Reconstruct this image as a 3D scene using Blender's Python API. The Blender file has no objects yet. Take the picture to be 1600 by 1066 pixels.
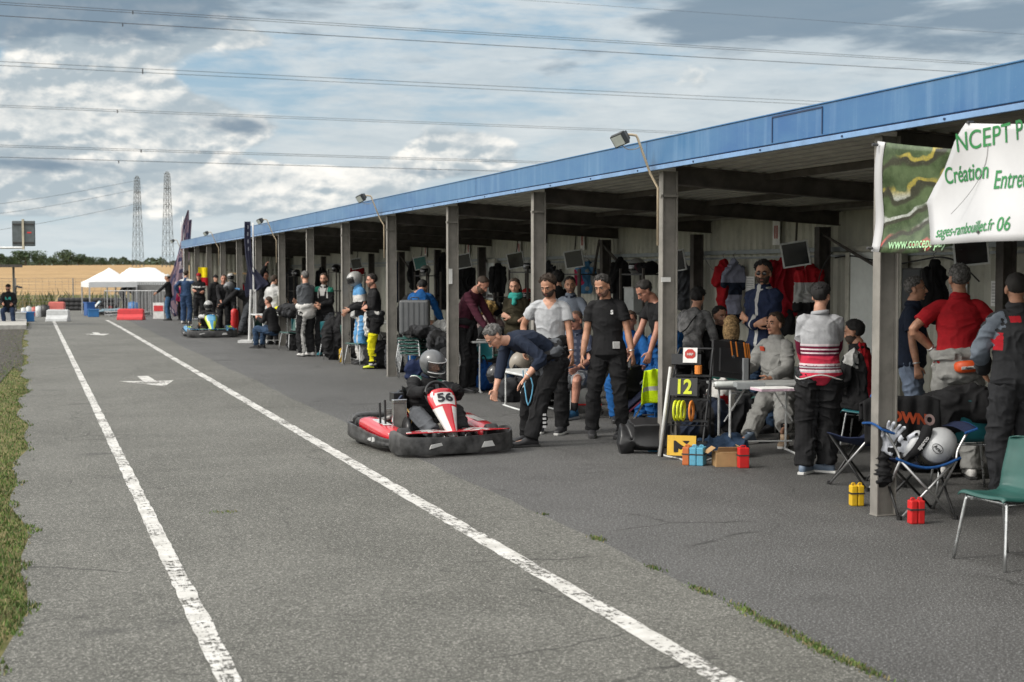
import bpy, bmesh, math, random
import numpy as np
from mathutils import Vector, Matrix, kdtree
random.seed(7); np.random.seed(7)
scene = bpy.context.scene
COL = scene.collection
R = math.radians
PI = math.pi
# ------------------------------------------------------------ camera
FPX, HCAM = 2150.0, 1.75
PIT = math.atan(105 / FPX)
YAW = math.atan(755 / FPX * math.cos(PIT))
cam_d = bpy.data.cameras.new('camera'); cam = bpy.data.objects.new('camera', cam_d); COL.objects.link(cam)
cam_d.sensor_width = 36; cam_d.lens = FPX / 1600 * 36; cam_d.clip_start = 0.05; cam_d.clip_end = 6000
cam.location = (0, 0, HCAM); cam.rotation_euler = (PI / 2 - PIT, 0, -YAW)
cam_d.dof.use_dof = True; cam_d.dof.focus_distance = 13.5; cam_d.dof.aperture_fstop = 3.6
scene.camera = cam
CT, ST = math.cos(YAW), math.sin(YAW)
def c2w(r, f): return (r * CT + f * ST, -r * ST + f * CT)          # camera-plan (right, forward) to world X, Y
def ray(x, y):
    cx = (x - 800) / FPX; cy = (533 - y) / FPX
    return cx, math.cos(PIT) + math.sin(PIT) * cy, -math.sin(PIT) + math.cos(PIT) * cy
def gp(x, y, z=0.0):                                                # where a photo pixel meets height z
    r, f, u = ray(x, y); t = (z - HCAM) / u
    X, Y = c2w(r * t, f * t); return Vector((X, Y, z))
def dp(x, y, F):                                                    # photo pixel at forward distance F
    r, f, u = ray(x, y); t = F / f
    X, Y = c2w(r * t, F); return Vector((X, Y, HCAM + u * t))
def pX(x, y, X):                                                    # photo pixel on the plane world X = const
    r, f, u = ray(x, y); dx, dy = c2w(r, f); t = X / dx
    return Vector((X, dy * t, HCAM + u * t))
def face_rot(phi):                                                  # 0 = facing camera, 90 = to picture right; returns z-rotation of a thing whose front is +Y
    a = R(phi); dx, dy = c2w(math.sin(a), -math.cos(a)); return math.atan2(-dx, dy)
# ------------------------------------------------------------ light and sky
SUN_EL, SUN_AZ = R(42), R(268)       # azimuth clockwise from +Y
scene.view_settings.view_transform = 'Standard'; scene.view_settings.look = 'None'
scene.view_settings.exposure = 0.3; scene.view_settings.gamma = 1
sd = bpy.data.lights.new('sun', 'SUN'); sun = bpy.data.objects.new('sun', sd); COL.objects.link(sun)
sd.energy = 2.0; sd.angle = R(11); sd.color = (1, .955, .88)
sdir = Vector((math.sin(SUN_AZ) * math.cos(SUN_EL), math.cos(SUN_AZ) * math.cos(SUN_EL), math.sin(SUN_EL)))
sun.rotation_euler = sdir.to_track_quat('Z', 'Y').to_euler()

class NT:
    def __init__(s, tree): s.t = tree; s.n = tree.nodes; s.l = tree.links
    def new(s, ty, **kw):
        n = s.n.new(ty)
        for k, v in kw.items(): setattr(n, k, v)
        return n
    def set(s, sock, v):
        if isinstance(v, bpy.types.NodeSocket): s.l.new(v, sock)
        elif v is not None: sock.default_value = v
    def math(s, op, a, b=None, c=None, clamp=False):
        n = s.new('ShaderNodeMath', operation=op, use_clamp=clamp); s.set(n.inputs[0], a); s.set(n.inputs[1], b)
        if c is not None: s.set(n.inputs[2], c)
        return n.outputs[0]
    def vmath(s, op, a, b=None):
        n = s.new('ShaderNodeVectorMath', operation=op); s.set(n.inputs[0], a)
        if b is not None: s.set(n.inputs[1], b)
        return n.outputs[0]
    def noise(s, vec, scale, detail=4, rough=.55, dist=0):
        n = s.new('ShaderNodeTexNoise'); s.set(n.inputs['Vector'], vec); n.inputs['Scale'].default_value = scale
        n.inputs['Detail'].default_value = detail; n.inputs['Roughness'].default_value = rough; n.inputs['Distortion'].default_value = dist
        return n.outputs[0]
    def ramp(s, f, a, b, smooth=True):
        n = s.new('ShaderNodeMapRange'); n.interpolation_type = 'SMOOTHSTEP' if smooth else 'LINEAR'; n.clamp = True
        s.set(n.inputs['Value'], f); s.set(n.inputs['From Min'], a); s.set(n.inputs['From Max'], b); return n.outputs[0]
    def mix(s, f, a, b):
        n = s.new('ShaderNodeMix', data_type='RGBA'); s.set(n.inputs[0], f)
        s.set(n.inputs[6], c4(a)); s.set(n.inputs[7], c4(b)); return n.outputs[2]
    def comb(s, x, y, z):
        n = s.new('ShaderNodeCombineXYZ'); s.set(n.inputs[0], x); s.set(n.inputs[1], y); s.set(n.inputs[2], z); return n.outputs[0]
    def sep(s, v):
        n = s.new('ShaderNodeSeparateXYZ'); s.set(n.inputs[0], v); return n.outputs
def c4(c):
    if isinstance(c, bpy.types.NodeSocket): return c
    return (c[0], c[1], c[2], 1)
def srgb(r, g, b):
    f = lambda v: (v / 255 / 12.92) if v <= 10 else ((v / 255 + .055) / 1.055) ** 2.4
    return (f(r), f(g), f(b))

world = bpy.data.worlds.new('World'); scene.world = world; world.use_nodes = True
def make_sky():
    w = NT(world.node_tree); w.n.clear()
    out = w.new('ShaderNodeOutputWorld'); bg = w.new('ShaderNodeBackground'); w.l.new(bg.outputs[0], out.inputs[0])
    sky = w.new('ShaderNodeTexSky', sky_type='NISHITA'); sky.sun_disc = False
    sky.sun_elevation = SUN_EL; sky.sun_rotation = SUN_AZ; sky.air_density = 1.2; sky.dust_density = 2.5
    bg.inputs[1].default_value = .1
    tc = w.new('ShaderNodeTexCoord'); d = w.sep(tc.outputs['Generated'])
    az = w.math('ARCTAN2', d[0], d[1]); el = w.math('ARCSINE', d[2])        # sky azimuth and elevation, radians
    degaz = w.math('MULTIPLY', az, 57.2958); dege = w.math('MULTIPLY', el, 57.2958)
    def lobe(a, e, ra, re, soft=1.0):
        x = w.math('DIVIDE', w.math('SUBTRACT', degaz, a), ra); y = w.math('DIVIDE', w.math('SUBTRACT', dege, e), re)
        q = w.math('ADD', w.math('MULTIPLY', x, x), w.math('MULTIPLY', y, y))
        return w.math('EXPONENT', w.math('MULTIPLY', q, -soft))
    def sumn(l):
        r = l[0]
        for q in l[1:]: r = w.math('ADD', r, q)
        return r
    vec = w.comb(w.math('MULTIPLY', degaz, .052), w.math('MULTIPLY', dege, .095), 1.7)
    vst = w.comb(w.math('MULTIPLY', degaz, .07), w.math('MULTIPLY', dege, .33), 3.3)
    def A(px): return math.degrees(YAW + math.atan((px - 800) / FPX))
    def E(py): return math.degrees(math.atan((428 - py) / FPX))
    base = w.mix(w.ramp(dege, 0, 13), srgb(182, 198, 205), srgb(134, 171, 197))
    nish = w.vmath('SCALE', sky.outputs[0]); 
    nish.node.inputs[3].default_value = .05
    base = w.mix(.12, base, nish)
    # high veil
    veil = w.noise(vst, 2.3, 7, .6, .25)
    veilm = w.ramp(w.math('ADD', veil, w.math('MULTIPLY', lobe(A(1250), E(210), 13, 7), .16)), .33, .6)
    vcol = w.mix(w.noise(vst, 4.4, 6, .62), srgb(158, 172, 181), srgb(224, 225, 222))
    c = w.mix(w.math('MULTIPLY', veilm, .78), base, vcol)
    # cumulus
    n1 = w.noise(vec, 3.1, 8, .53, .1)
    up = w.vmath('ADD', vec, (-.010, .024, 0)); n2 = w.noise(up, 3.1, 8, .53, .1)
    lob = sumn([lobe(A(140), E(150), 4.2, 2.2), lobe(A(60), E(230), 3.5, 1.4), lobe(A(330), E(205), 3.4, 1.2), lobe(A(690), E(245), 2.2, .95),
                lobe(A(270), E(300), 6, 1.1), lobe(A(480), E(290), 3.4, .8), lobe(A(20), E(320), 3, .8), lobe(A(250), E(60), 4, 1.2)])
    lob = w.math('MINIMUM', lob, 1.0)
    dens = w.math('ADD', n1, w.math('MULTIPLY', w.math('SUBTRACT', lob, .45), .46))
    densu = w.math('ADD', n2, w.math('MULTIPLY', w.math('SUBTRACT', lob, .45), .46))
    m = w.ramp(dens, .45, .53)
    lit = w.ramp(w.math('SUBTRACT', dens, densu), -.042, .048)
    shade = w.noise(vec, 7.5, 6, .6)
    lit = w.math('MULTIPLY', lit, w.ramp(shade, .22, .68))
    ccol = w.mix(lit, srgb(162, 174, 181), srgb(246, 242, 234))
    c = w.mix(w.math('MULTIPLY', m, .93), c, ccol)
    # dark slabs
    dk = sumn([lobe(A(60), E(40), 7.5, 1.5), lobe(A(1430), E(45), 8.0, 1.6), lobe(A(40), E(-5), 12, 1.5), lobe(A(1150), E(30), 4, .9), lobe(A(370), E(205), 2.4, .4), lobe(A(70), E(265), 4, .45)])
    dkm = w.ramp(w.math('ADD', w.noise(vst, 3.0, 7, .55, .2), w.math('MULTIPLY', dk, .38)), .58, .86)
    c = w.mix(w.math('MULTIPLY', dkm, .85), c, srgb(110, 130, 147))
    # low haze band and bright overcast overhead (outside the frame)
    c = w.mix(w.math('MULTIPLY', w.ramp(dege, 3.2, .0), .55), c, srgb(196, 207, 211))
    c = w.mix(w.ramp(dege, 14, 34), c, (.95, .96, .98))
    side = w.math('MULTIPLY', w.ramp(degaz, -12, -45), w.ramp(dege, 0, 6)); c = w.mix(side, c, (1.75, 1.72, 1.66))  # out-of-frame sky to the left brightened, added as fill light for the garage
    c = w.mix(w.ramp(dege, 0, -3), c, (.16, .16, .14))
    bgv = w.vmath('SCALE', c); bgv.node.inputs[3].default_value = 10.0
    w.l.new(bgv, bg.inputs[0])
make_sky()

# ------------------------------------------------------------ materials
_M = {}
def mat(name, col, rough=.6, metal=0., var=.12, vs=6., bump=.0, bs=60., spec=.5, col2=None, alpha=None, trans=0., grime=0., coat=0.):
    if name in _M: return _M[name]
    m = bpy.data.materials.new(name); m.use_nodes = True; _M[name] = m
    w = NT(m.node_tree); b = w.n['Principled BSDF']
    tc = w.new('ShaderNodeTexCoord').outputs['Object']
    n = w.noise(tc, vs, 5, .6)
    lo = tuple(max(0, v * (1 - var * 1.6)) for v in col); hi = tuple(v * (1 + var) for v in (col2 or col))
    c = w.mix(w.ramp(n, .3, .7), lo, hi)
    if grime:
        g = w.noise(tc, vs * 2.7, 8, .7); c = w.mix(w.math('MULTIPLY', w.ramp(g, .52, .75), grime), c, (.07, .06, .05))
    w.l.new(c, b.inputs['Base Color'])
    w.set(b.inputs['Roughness'], w.math('ADD', w.math('MULTIPLY', n, .25), rough - .12, clamp=True))
    b.inputs['Metallic'].default_value = metal; b.inputs['Specular IOR Level'].default_value = spec
    if coat: b.inputs['Coat Weight'].default_value = coat
    if trans: b.inputs['Transmission Weight'].default_value = trans
    if alpha is not None: b.inputs['Alpha'].default_value = alpha
    if bump:
        bn = w.new('ShaderNodeBump'); bn.inputs['Strength'].default_value = bump; bn.inputs['Distance'].default_value = .01
        w.l.new(w.noise(tc, bs, 4, .6), bn.inputs['Height']); w.l.new(bn.outputs[0], b.inputs['Normal'])
    return m
def cloth(name, col, var=.09, rough=.88): return mat('cloth_' + name, col, rough, var=var, vs=16, bump=.5, bs=30, spec=.2)
def skin(name, col): return mat('skin_' + name, col, .5, var=.16, vs=14, bump=.15, bs=90, spec=.4)
def plast(name, col, rough=.4, **k): return mat('plastic_' + name, col, rough, var=.08, bump=.06, bs=25, **k)
def metal(name, col, rough=.35, m=.85, **k): return mat('metal_' + name, col, rough, m, var=.12, vs=12, bump=.08, bs=70, **k)

# ------------------------------------------------------------ mesh builder
def catmull(pts, sub):
    if sub <= 1 or len(pts) < 3: return [np.array(p, float) for p in pts]
    P = [np.array(p, float) for p in pts]; out = []
    for i in range(len(P) - 1):
        p0 = P[max(i - 1, 0)]; p1 = P[i]; p2 = P[i + 1]; p3 = P[min(i + 2, len(P) - 1)]
        for k in range(sub):
            t = k / sub
            out.append(.5 * ((2 * p1) + (-p0 + p2) * t + (2 * p0 - 5 * p1 + 4 * p2 - p3) * t * t + (-p0 + 3 * p1 - 3 * p2 + p3) * t ** 3))
    out.append(P[-1]); return out
class MB:
    def __init__(s): s.v = []; s.f = []; s.m = []; s.cur = 0; s.info = []; s.pid = 0
    def mi(s, i): s.cur = i; return s
    def add(s, vs, fs, info=None):
        o = len(s.v); s.v.extend([tuple(map(float, v)) for v in vs]); s.f.extend([tuple(i + o for i in f) for f in fs]); s.m.extend([s.cur] * len(fs))
        s.info.extend(info if info else [(s.pid, 0, 0)] * len(vs)); return s
    def box(s, c, d, rot=None, mtx=None):
        vs = [Vector((x * d[0] / 2, y * d[1] / 2, z * d[2] / 2)) for z in (-1, 1) for y in (-1, 1) for x in (-1, 1)]
        if rot is not None:
            M = Matrix.Rotation(rot[2], 3, 'Z') @ Matrix.Rotation(rot[1], 3, 'Y') @ Matrix.Rotation(rot[0], 3, 'X'); vs = [M @ v for v in vs]
        vs = [v + Vector(c) for v in vs]
        return s.add(vs, [(0, 2, 3, 1), (4, 5, 7, 6), (0, 1, 5, 4), (2, 6, 7, 3), (0, 4, 6, 2), (1, 3, 7, 5)])
    def rings(s, rs, caps=True, closed=False, ts=None):
        n = len(rs[0]); vs = [p for r in rs for p in r]; fs = []
        k = len(rs); T = ts or [i / max(1, k - 1) for i in range(k)]
        info = [(s.pid, T[i], j / n) for i in range(k) for j in range(n)]
        for i in range(k if closed else k - 1):
            a = i * n; b = ((i + 1) % k) * n
            for j in range(n): fs.append((a + j, a + (j + 1) % n, b + (j + 1) % n, b + j))
        if caps and not closed:
            fs.append(tuple(range(n - 1, -1, -1))); fs.append(tuple((k - 1) * n + j for j in range(n)))
        return s.add(vs, fs, info)
    def tube(s, pts, r, n=10, sub=1, closed=False, up=None, round_=False, flat=1.0):
        if closed:
            P = [np.array(p, float) for p in pts]
        else: P = catmull(pts, sub)
        k = len(P); rad = r if hasattr(r, '__len__') else [r] * len(pts)
        if len(rad) != k: rad = list(np.interp(np.linspace(0, 1, k), np.linspace(0, 1, len(rad)), rad))
        rs = []; prev = None; ts = list(np.linspace(0, 1, k))
        tang = []
        for i in range(k):
            a = P[(i - 1) % k] if closed else P[max(i - 1, 0)]; b = P[(i + 1) % k] if closed else P[min(i + 1, k - 1)]
            d = b - a; L = np.linalg.norm(d); tang.append(d / L if L > 1e-9 else np.array([0, 0, 1.]))
        u0 = np.array(up, float) if up is not None else (np.array([0, 0, 1.]) if abs(tang[0][2]) < .9 else np.array([0, 1., 0]))
        u = u0
        R_ = []
        for i in range(k):
            t = tang[i]; u = u - t * np.dot(u, t); L = np.linalg.norm(u)
            u = u / L if L > 1e-6 else np.array([1., 0, 0]); w = np.cross(t, u); R_.append((P[i], u, w, rad[i], t))
        if round_ and not closed:
            p, u, w, r0, t = R_[0]; q = R_[-1]
            head = [(p - t * r0 * math.sin(a), u, w, r0 * math.cos(a), t) for a in (1.45, 1.1, .6)]
            tail = [(q[0] + q[4] * q[3] * math.sin(a), q[1], q[2], q[3] * math.cos(a), q[4]) for a in (.6, 1.1, 1.45)]
            R_ = head + R_ + tail; ts = [0, 0, 0] + ts + [1, 1, 1]
        ang = [2 * PI * j / n for j in range(n)]
        for p, u, w, rr, t in R_: rs.append([p + (u * math.cos(a) * flat + w * math.sin(a)) * rr for a in ang])
        return s.rings(rs, closed=closed, ts=ts)
    def ell(s, c, r, M=None, n=14, k=9):
        rs = []
        for i in range(1, k):
            a = PI * i / k; z = math.cos(a) * -1; q = math.sin(a)
            ring = []
            for j in range(n):
                b = 2 * PI * j / n; v = Vector((r[0] * q * math.cos(b), r[1] * q * math.sin(b), r[2] * z))
                if M is not None: v = M @ v
                ring.append(v + Vector(c))
            rs.append(ring)
        b0 = Vector((0, 0, -r[2])); b1 = Vector((0, 0, r[2]))
        if M is not None: b0 = M @ b0; b1 = M @ b1
        o = len(s.v); s.rings(rs, caps=False)
        s.add([b0 + Vector(c), b1 + Vector(c)], [])
        L = len(s.v); i0, i1 = L - 2, L - 1; m = (k - 2) * n
        for j in range(n):
            s.f.append((o + (j + 1) % n, o + j, i0)); s.f.append((o + m + j, o + m + (j + 1) % n, i1)); s.m += [s.cur] * 2
        return s
    def loft(s, secs, n=18, sub=1, power=2.0, pid=None, cap=True):      # secs: (center, u, w, ru, rw)
        if pid is not None: s.pid = pid
        if sub > 1:
            k = len(secs); C = catmull([q[0] for q in secs], sub); m = len(C)
            x = np.linspace(0, 1, k); X = np.linspace(0, 1, m)
            def ip(i): 
                A = catmull([np.array(q[i], float) if hasattr(q[i], '__len__') else np.array([q[i]]) for q in secs], sub); return A
            U, W, RU, RW = ip(1), ip(2), ip(3), ip(4)
            secs = [(C[i], U[i] / np.linalg.norm(U[i]), W[i] / np.linalg.norm(W[i]), RU[i][0], RW[i][0]) for i in range(m)]
        rs = []
        for c, u, w, ru, rw in secs:
            c = np.array(c, float); u = np.array(u, float); w = np.array(w, float); ring = []
            for j in range(n):
                a = 2 * PI * j / n; ca, sa = math.cos(a), math.sin(a); e = 2 / power
                ring.append(c + u * ru * math.copysign(abs(ca) ** e, ca) + w * rw * math.copysign(abs(sa) ** e, sa))
            rs.append(ring)
        if cap:
            def shr(r, c, d, h): return [c + d * h + (p - c) * .55 for p in r]
            a = np.array(secs[0][0], float); b = np.array(secs[1][0], float); d = (a - b) / (np.linalg.norm(a - b) + 1e-9)
            rs.insert(0, shr(rs[0], a, d, min(secs[0][3], secs[0][4]) * .45))
            a = np.array(secs[-1][0], float); b = np.array(secs[-2][0], float); d = (a - b) / (np.linalg.norm(a - b) + 1e-9)
            rs.append(shr(rs[-1], a, d, min(secs[-1][3], secs[-1][4]) * .45))
        return s.rings(rs)
    def prism(s, pts, z0, z1, axis='Z', off=0):                      # outline pts in the plane, extruded
        n = len(pts)
        def P(p, z): return {'Z': (p[0], p[1], z), 'Y': (p[0], z, p[1]), 'X': (z, p[0], p[1])}[axis]
        vs = [P(p, z0) for p in pts] + [P(p, z1) for p in pts]
        fs = [tuple(range(n - 1, -1, -1)), tuple(range(n, 2 * n))] + [(i, (i + 1) % n, n + (i + 1) % n, n + i) for i in range(n)]
        return s.add(vs, fs)
    def grid(s, fn, nu, nv, thick=0.0):                              # fn(u,v) -> point; thick > 0 gives a sheet with two sides
        P = [[np.array(fn(i / nu, j / nv), float) for i in range(nu + 1)] for j in range(nv + 1)]
        vs = [p for r in P for p in r]; W = nu + 1
        fs = [(j * W + i, j * W + i + 1, (j + 1) * W + i + 1, (j + 1) * W + i) for j in range(nv) for i in range(nu)]
        if thick:
            N = []
            for j in range(nv + 1):
                for i in range(nu + 1):
                    du = P[j][min(i + 1, nu)] - P[j][max(i - 1, 0)]; dv = P[min(j + 1, nv)][i] - P[max(j - 1, 0)][i]
                    q = np.cross(du, dv); N.append(q / (np.linalg.norm(q) + 1e-9))
            o = len(vs); vs = vs + [vs[i] - N[i] * thick for i in range(o)]
            fs = fs + [tuple(i + o for i in reversed(f)) for f in fs]
            b = [i for i in range(W)] + [j * W + nu for j in range(1, nv + 1)] + [nv * W + i for i in range(nu - 1, -1, -1)] + [j * W for j in range(nv - 1, 0, -1)]
            fs += [(b[(q + 1) % len(b)], b[q], b[q] + o, b[(q + 1) % len(b)] + o) for q in range(len(b))]
        return s.add(vs, fs)
    def xf(s, M, start=0):
        for i in range(start, len(s.v)): s.v[i] = tuple(M @ Vector(s.v[i]))
        return s
    def build(s, name, mats, parent=None, smooth=False, bevel=0, loc=None, rot=None, auto=None):
        me = bpy.data.meshes.new(name); me.from_pydata(s.v, [], s.f)
        if not isinstance(mats, (list, tuple)): mats = [mats]
        for m in mats: me.materials.append(m)
        me.polygons.foreach_set('material_index', s.m); 
        bm = bmesh.new(); bm.from_mesh(me); bmesh.ops.recalc_face_normals(bm, faces=bm.faces); bm.to_mesh(me); bm.free()
        if smooth:
            if auto: me.shade_smooth(); 
            me.polygons.foreach_set('use_smooth', [True] * len(me.polygons))
            if auto: me.set_sharp_from_angle(angle=R(auto))
        me.update(); o = bpy.data.objects.new(name, me); COL.objects.link(o)
        if parent is not None: o.parent = parent
        if loc is not None: o.location = loc
        if rot is not None: o.rotation_euler = rot
        if bevel:
            b = o.modifiers.new('bevel', 'BEVEL'); b.width = bevel; b.segments = 2; b.limit_method = 'ANGLE'; b.angle_limit = R(40)
        return o
def tag(o, label=None, cat=None, group=None, kind=None):
    if label: o['label'] = label
    if cat: o['category'] = cat
    if group: o['group'] = group
    if kind: o['kind'] = kind
    return o
def thing(name, label, cat, loc=(0, 0, 0), rz=0, group=None, kind=None):
    o = bpy.data.objects.new(name, None); COL.objects.link(o); o.empty_display_size = .1
    o.location = loc; o.rotation_euler = (0, 0, rz); return tag(o, label, cat, group, kind)
CH = {}
def copy_tree(o, parent=None):
    c = o.copy(); COL.objects.link(c); c.parent = parent
    for ch in [q for q in list(o.children)]: copy_tree(ch, c)
    return c
def text_mesh(s, size, align='CENTER', extrude=.001, bold=0.0, sx=1.0):
    cu = bpy.data.curves.new('lettering', 'FONT'); cu.body = s; cu.size = size; cu.align_x = align; cu.align_y = 'CENTER'; cu.extrude = extrude; cu.offset = bold
    o = bpy.data.objects.new('lettering', cu); COL.objects.link(o); dg = bpy.context.evaluated_depsgraph_get(); dg.update()
    me = bpy.data.meshes.new_from_object(o.evaluated_get(dg)); bpy.data.objects.remove(o); bpy.data.curves.remove(cu)
    if sx != 1: me.transform(Matrix.Diagonal((sx, 1, 1, 1)))
    return me
def text(s, size, m, parent, loc, rot=(PI / 2, 0, 0), name='lettering', bold=0.0, extrude=.001, sx=1.0, align='CENTER'):
    me = text_mesh(s, size, align, extrude, bold, sx); me.materials.clear(); me.materials.append(m)
    o = bpy.data.objects.new(name, me); COL.objects.link(o); o.parent = parent; o.location = loc; o.rotation_euler = rot; return o
def finetri(me, cuts=3):
    bm = bmesh.new(); bm.from_mesh(me); bmesh.ops.triangulate(bm, faces=bm.faces); bmesh.ops.subdivide_edges(bm, edges=bm.edges, cuts=cuts, use_grid_fill=True); bm.to_mesh(me); bm.free(); return me
# vector value-noise for folds
def vnoise(p):
    i = np.floor(p).astype(np.int64); f = p - i; f = f * f * (3 - 2 * f); r = 0
    def h(a): 
        n = (a[:, 0] * 374761393 + a[:, 1] * 668265263 + a[:, 2] * 2147483647) & 0xffffffff
        n = ((n ^ (n >> 13)) * 1274126177) & 0xffffffff; return ((n ^ (n >> 16)) & 0xffff) / 65535.
    for dx in (0, 1):
        for dy in (0, 1):
            for dz in (0, 1):
                wgt = (f[:, 0] if dx else 1 - f[:, 0]) * (f[:, 1] if dy else 1 - f[:, 1]) * (f[:, 2] if dz else 1 - f[:, 2])
                r = r + wgt * h(i + np.array([dx, dy, dz]))
    return r
# ------------------------------------------------------------ ground
def ground_mat(name, kind):
    m = bpy.data.materials.new(name); m.use_nodes = True; w = NT(m.node_tree); b = w.n['Principled BSDF']
    P = w.new('ShaderNodeNewGeometry').outputs['Position']
    big = w.noise(P, .35, 4, .55); mid = w.noise(P, 1.7, 6, .62, .3); fine = w.noise(P, 85, 3, .75); grit = w.noise(P, 34, 5, .8)
    if kind == 'lane': lo, hi, sp = (.098, .097, .085), (.160, .158, .141), (.42, .41, .37)
    elif kind == 'paddock': lo, hi, sp = (.072, .071, .068), (.114, .113, .109), (.42, .42, .42)
    c = w.mix(w.ramp(w.math('ADD', w.math('MULTIPLY', big, .55), w.math('MULTIPLY', mid, .45)), .34, .66), lo, hi)
    st = w.vmath('MULTIPLY', P, (1.3, .16, 1)); streak = w.noise(st, 2.2, 6, .65)
    c = w.mix(w.math('MULTIPLY', w.ramp(streak, .55, .78), .38), c, tuple(v * .48 for v in lo))
    c = w.mix(w.ramp(grit, .36, .64), w.mix(.62, c, tuple(v * .3 for v in lo)), c)
    c = w.mix(w.math('MULTIPLY', w.ramp(fine, .54, .66), .75), c, sp)
    c = w.mix(w.math('MULTIPLY', w.ramp(fine, .43, .32), .8), c, (.02, .02, .02))
    # cracks
    Pw = w.vmath('ADD', P, w.vmath('SCALE', w.new('ShaderNodeTexNoise').outputs[1])); 
    vo = w.new('ShaderNodeTexVoronoi', feature='DISTANCE_TO_EDGE'); w.l.new(w.vmath('ADD', P, w.comb(w.math('MULTIPLY', mid, .8), w.math('MULTIPLY', big, 1.3), 0)), vo.inputs['Vector']); vo.inputs['Scale'].default_value = .42 if kind == 'lane' else .3
    crack = w.math('MULTIPLY', w.ramp(vo.outputs[0], .006, .0), w.ramp(w.noise(P, .9, 3), .49, .60))
    pt_ = w.new('ShaderNodeTexVoronoi', feature='F1'); w.l.new(w.vmath('MULTIPLY', P, (.8, .22, 1)), pt_.inputs['Vector']); pt_.inputs['Scale'].default_value = .55
    c = w.mix(w.math('MULTIPLY', w.ramp(pt_.outputs['Color'], .5, .6), .14), c, tuple(v * .55 for v in lo))
    c = w.mix(w.math('MULTIPLY', crack, .75), c, (.02, .02, .018))
    oil = w.math('MULTIPLY', w.ramp(w.noise(w.vmath('MULTIPLY', P, (.55, .9, 1)), 1.25, 3, .5), .63, .74), .5)
    c = w.mix(oil, c, (.035, .035, .034))
    w.l.new(c, b.inputs['Base Color']); w.set(b.inputs['Roughness'], w.math('ADD', w.math('MULTIPLY', mid, .2), .74)); b.inputs['Specular IOR Level'].default_value = .28
    bn = w.new('ShaderNodeBump'); bn.inputs['Strength'].default_value = .55; bn.inputs['Distance'].default_value = .006
    w.l.new(w.math('ADD', w.math('MULTIPLY', grit, .8), fine), bn.inputs['Height']); w.l.new(bn.outputs[0], b.inputs['Normal'])
    return m
def simple_ground(name, a, bcol, sc, third=None, bump=.4):
    m = bpy.data.materials.new(name); m.use_nodes = True; w = NT(m.node_tree); b = w.n['Principled BSDF']
    P = w.new('ShaderNodeNewGeometry').outputs['Position']
    c = w.mix(w.ramp(w.noise(P, sc, 7, .65), .35, .65), a, bcol)
    if third:
        st = w.vmath('MULTIPLY', P, (.05, 1.0, 1.0)); c = w.mix(w.math('MULTIPLY', w.ramp(w.noise(st, .22, 5, .6), .45, .65), .7), c, third)
    w.l.new(c, b.inputs['Base Color']); b.inputs['Roughness'].default_value = .95; b.inputs['Specular IOR Level'].default_value = .1
    bn = w.new('ShaderNodeBump'); bn.inputs['Strength'].default_value = bump; w.l.new(w.noise(P, sc * 9, 5, .7), bn.inputs['Height']); w.l.new(bn.outputs[0], b.inputs['Normal'])
    return m
def sheet(name, outline, z, m, kind='structure'):
    mb = MB(); mb.add([(x, y, z) for x, y in outline], [tuple(range(len(outline)))]); return tag(mb.build(name, m), kind=kind)
XS = 3.47                      # seam between lane and paddock asphalt
def seam(y): return XS + .02 * math.sin(y * .9) + .012 * math.sin(y * 3.1 + 1) + .008 * math.sin(y * 9)
# terrain: one sheet, flat to Y=72, then rising farmland
g = MB()
ys = [-60, 0, 30, 60, 72, 74, 77, 80, 90, 130, 200, 320, 500, 800, 1300, 2500]
def terz(x, y):
    if y < 72: return -.012
    z = .55 * min(1, (y - 72) / 6) if y < 78 else .55 + .75 * min(1, (y - 78) / 60.) 
    if y > 130: z += (y - 130) * .0078
    if y > 900: z -= (y - 900) * .006
    return z + (.25 * math.sin(x * .05 + y * .03) * min(1, max(0, (y - 80) / 100)))
xs = [-1600, -900, -500, -250, -120, -60, -30, -12, 0, 12, 30, 60, 120, 250, 500, 900, 1600]
for j in range(len(ys)):
    for i in range(len(xs)): g.v.append((xs[i], ys[j], terz(xs[i], ys[j]))); g.info.append((0, 0, 0))
for j in range(len(ys) - 1):
    for i in range(len(xs) - 1):
        W = len(xs); g.f.append((j * W + i, j * W + i + 1, (j + 1) * W + i + 1, (j + 1) * W + i)); g.m.append(0 if ys[j] >= 80 else 1)
fieldm = simple_ground('stubble_field', (.28, .18, .085), (.43, .29, .145), .35, (.24, .165, .085), .3)
vergem = simple_ground('verge_grass', (.075, .085, .03), (.17, .15, .07), 2.2)
tag(g.build('ground', [fieldm, vergem], smooth=True), kind='structure')
pad = [(seam(y), y) for y in np.arange(-6, 72, .4)]
sheet('road_paddock', pad + [(26, 72), (26, -6)], .0, ground_mat('paddock_asphalt', 'paddock'))
lane_m = ground_mat('lane_asphalt', 'lane')
def ledge(y): return -.10 + .06 * math.sin(y * .9) + .04 * math.sin(y * 2.7)
sheet('road_lane', [(ledge(y), y) for y in np.arange(71.5, -6.1, -.5)] + [(seam(y), y) for y in np.arange(-6, 71.8, .4)], .004, lane_m)
sheet('road_far', [(-60, 56), (ledge(56) - .1, 56), (ledge(60) - .1, 71.7), (-60, 71.7)], .002, ground_mat('far_asphalt', 'lane'))
sheet('gravel_verge', [(-2.6, 19), (-1.4, 20.5), (-.9, 23.5), (-.5, 22.8), (-.3, 27.5), (-.16, 26), (-.13, 30), (-.2, 38), (-.15, 46), (-2.6, 46)], .003, simple_ground('dark_gravel', (.035, .03, .025), (.10, .095, .085), 9))
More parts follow.
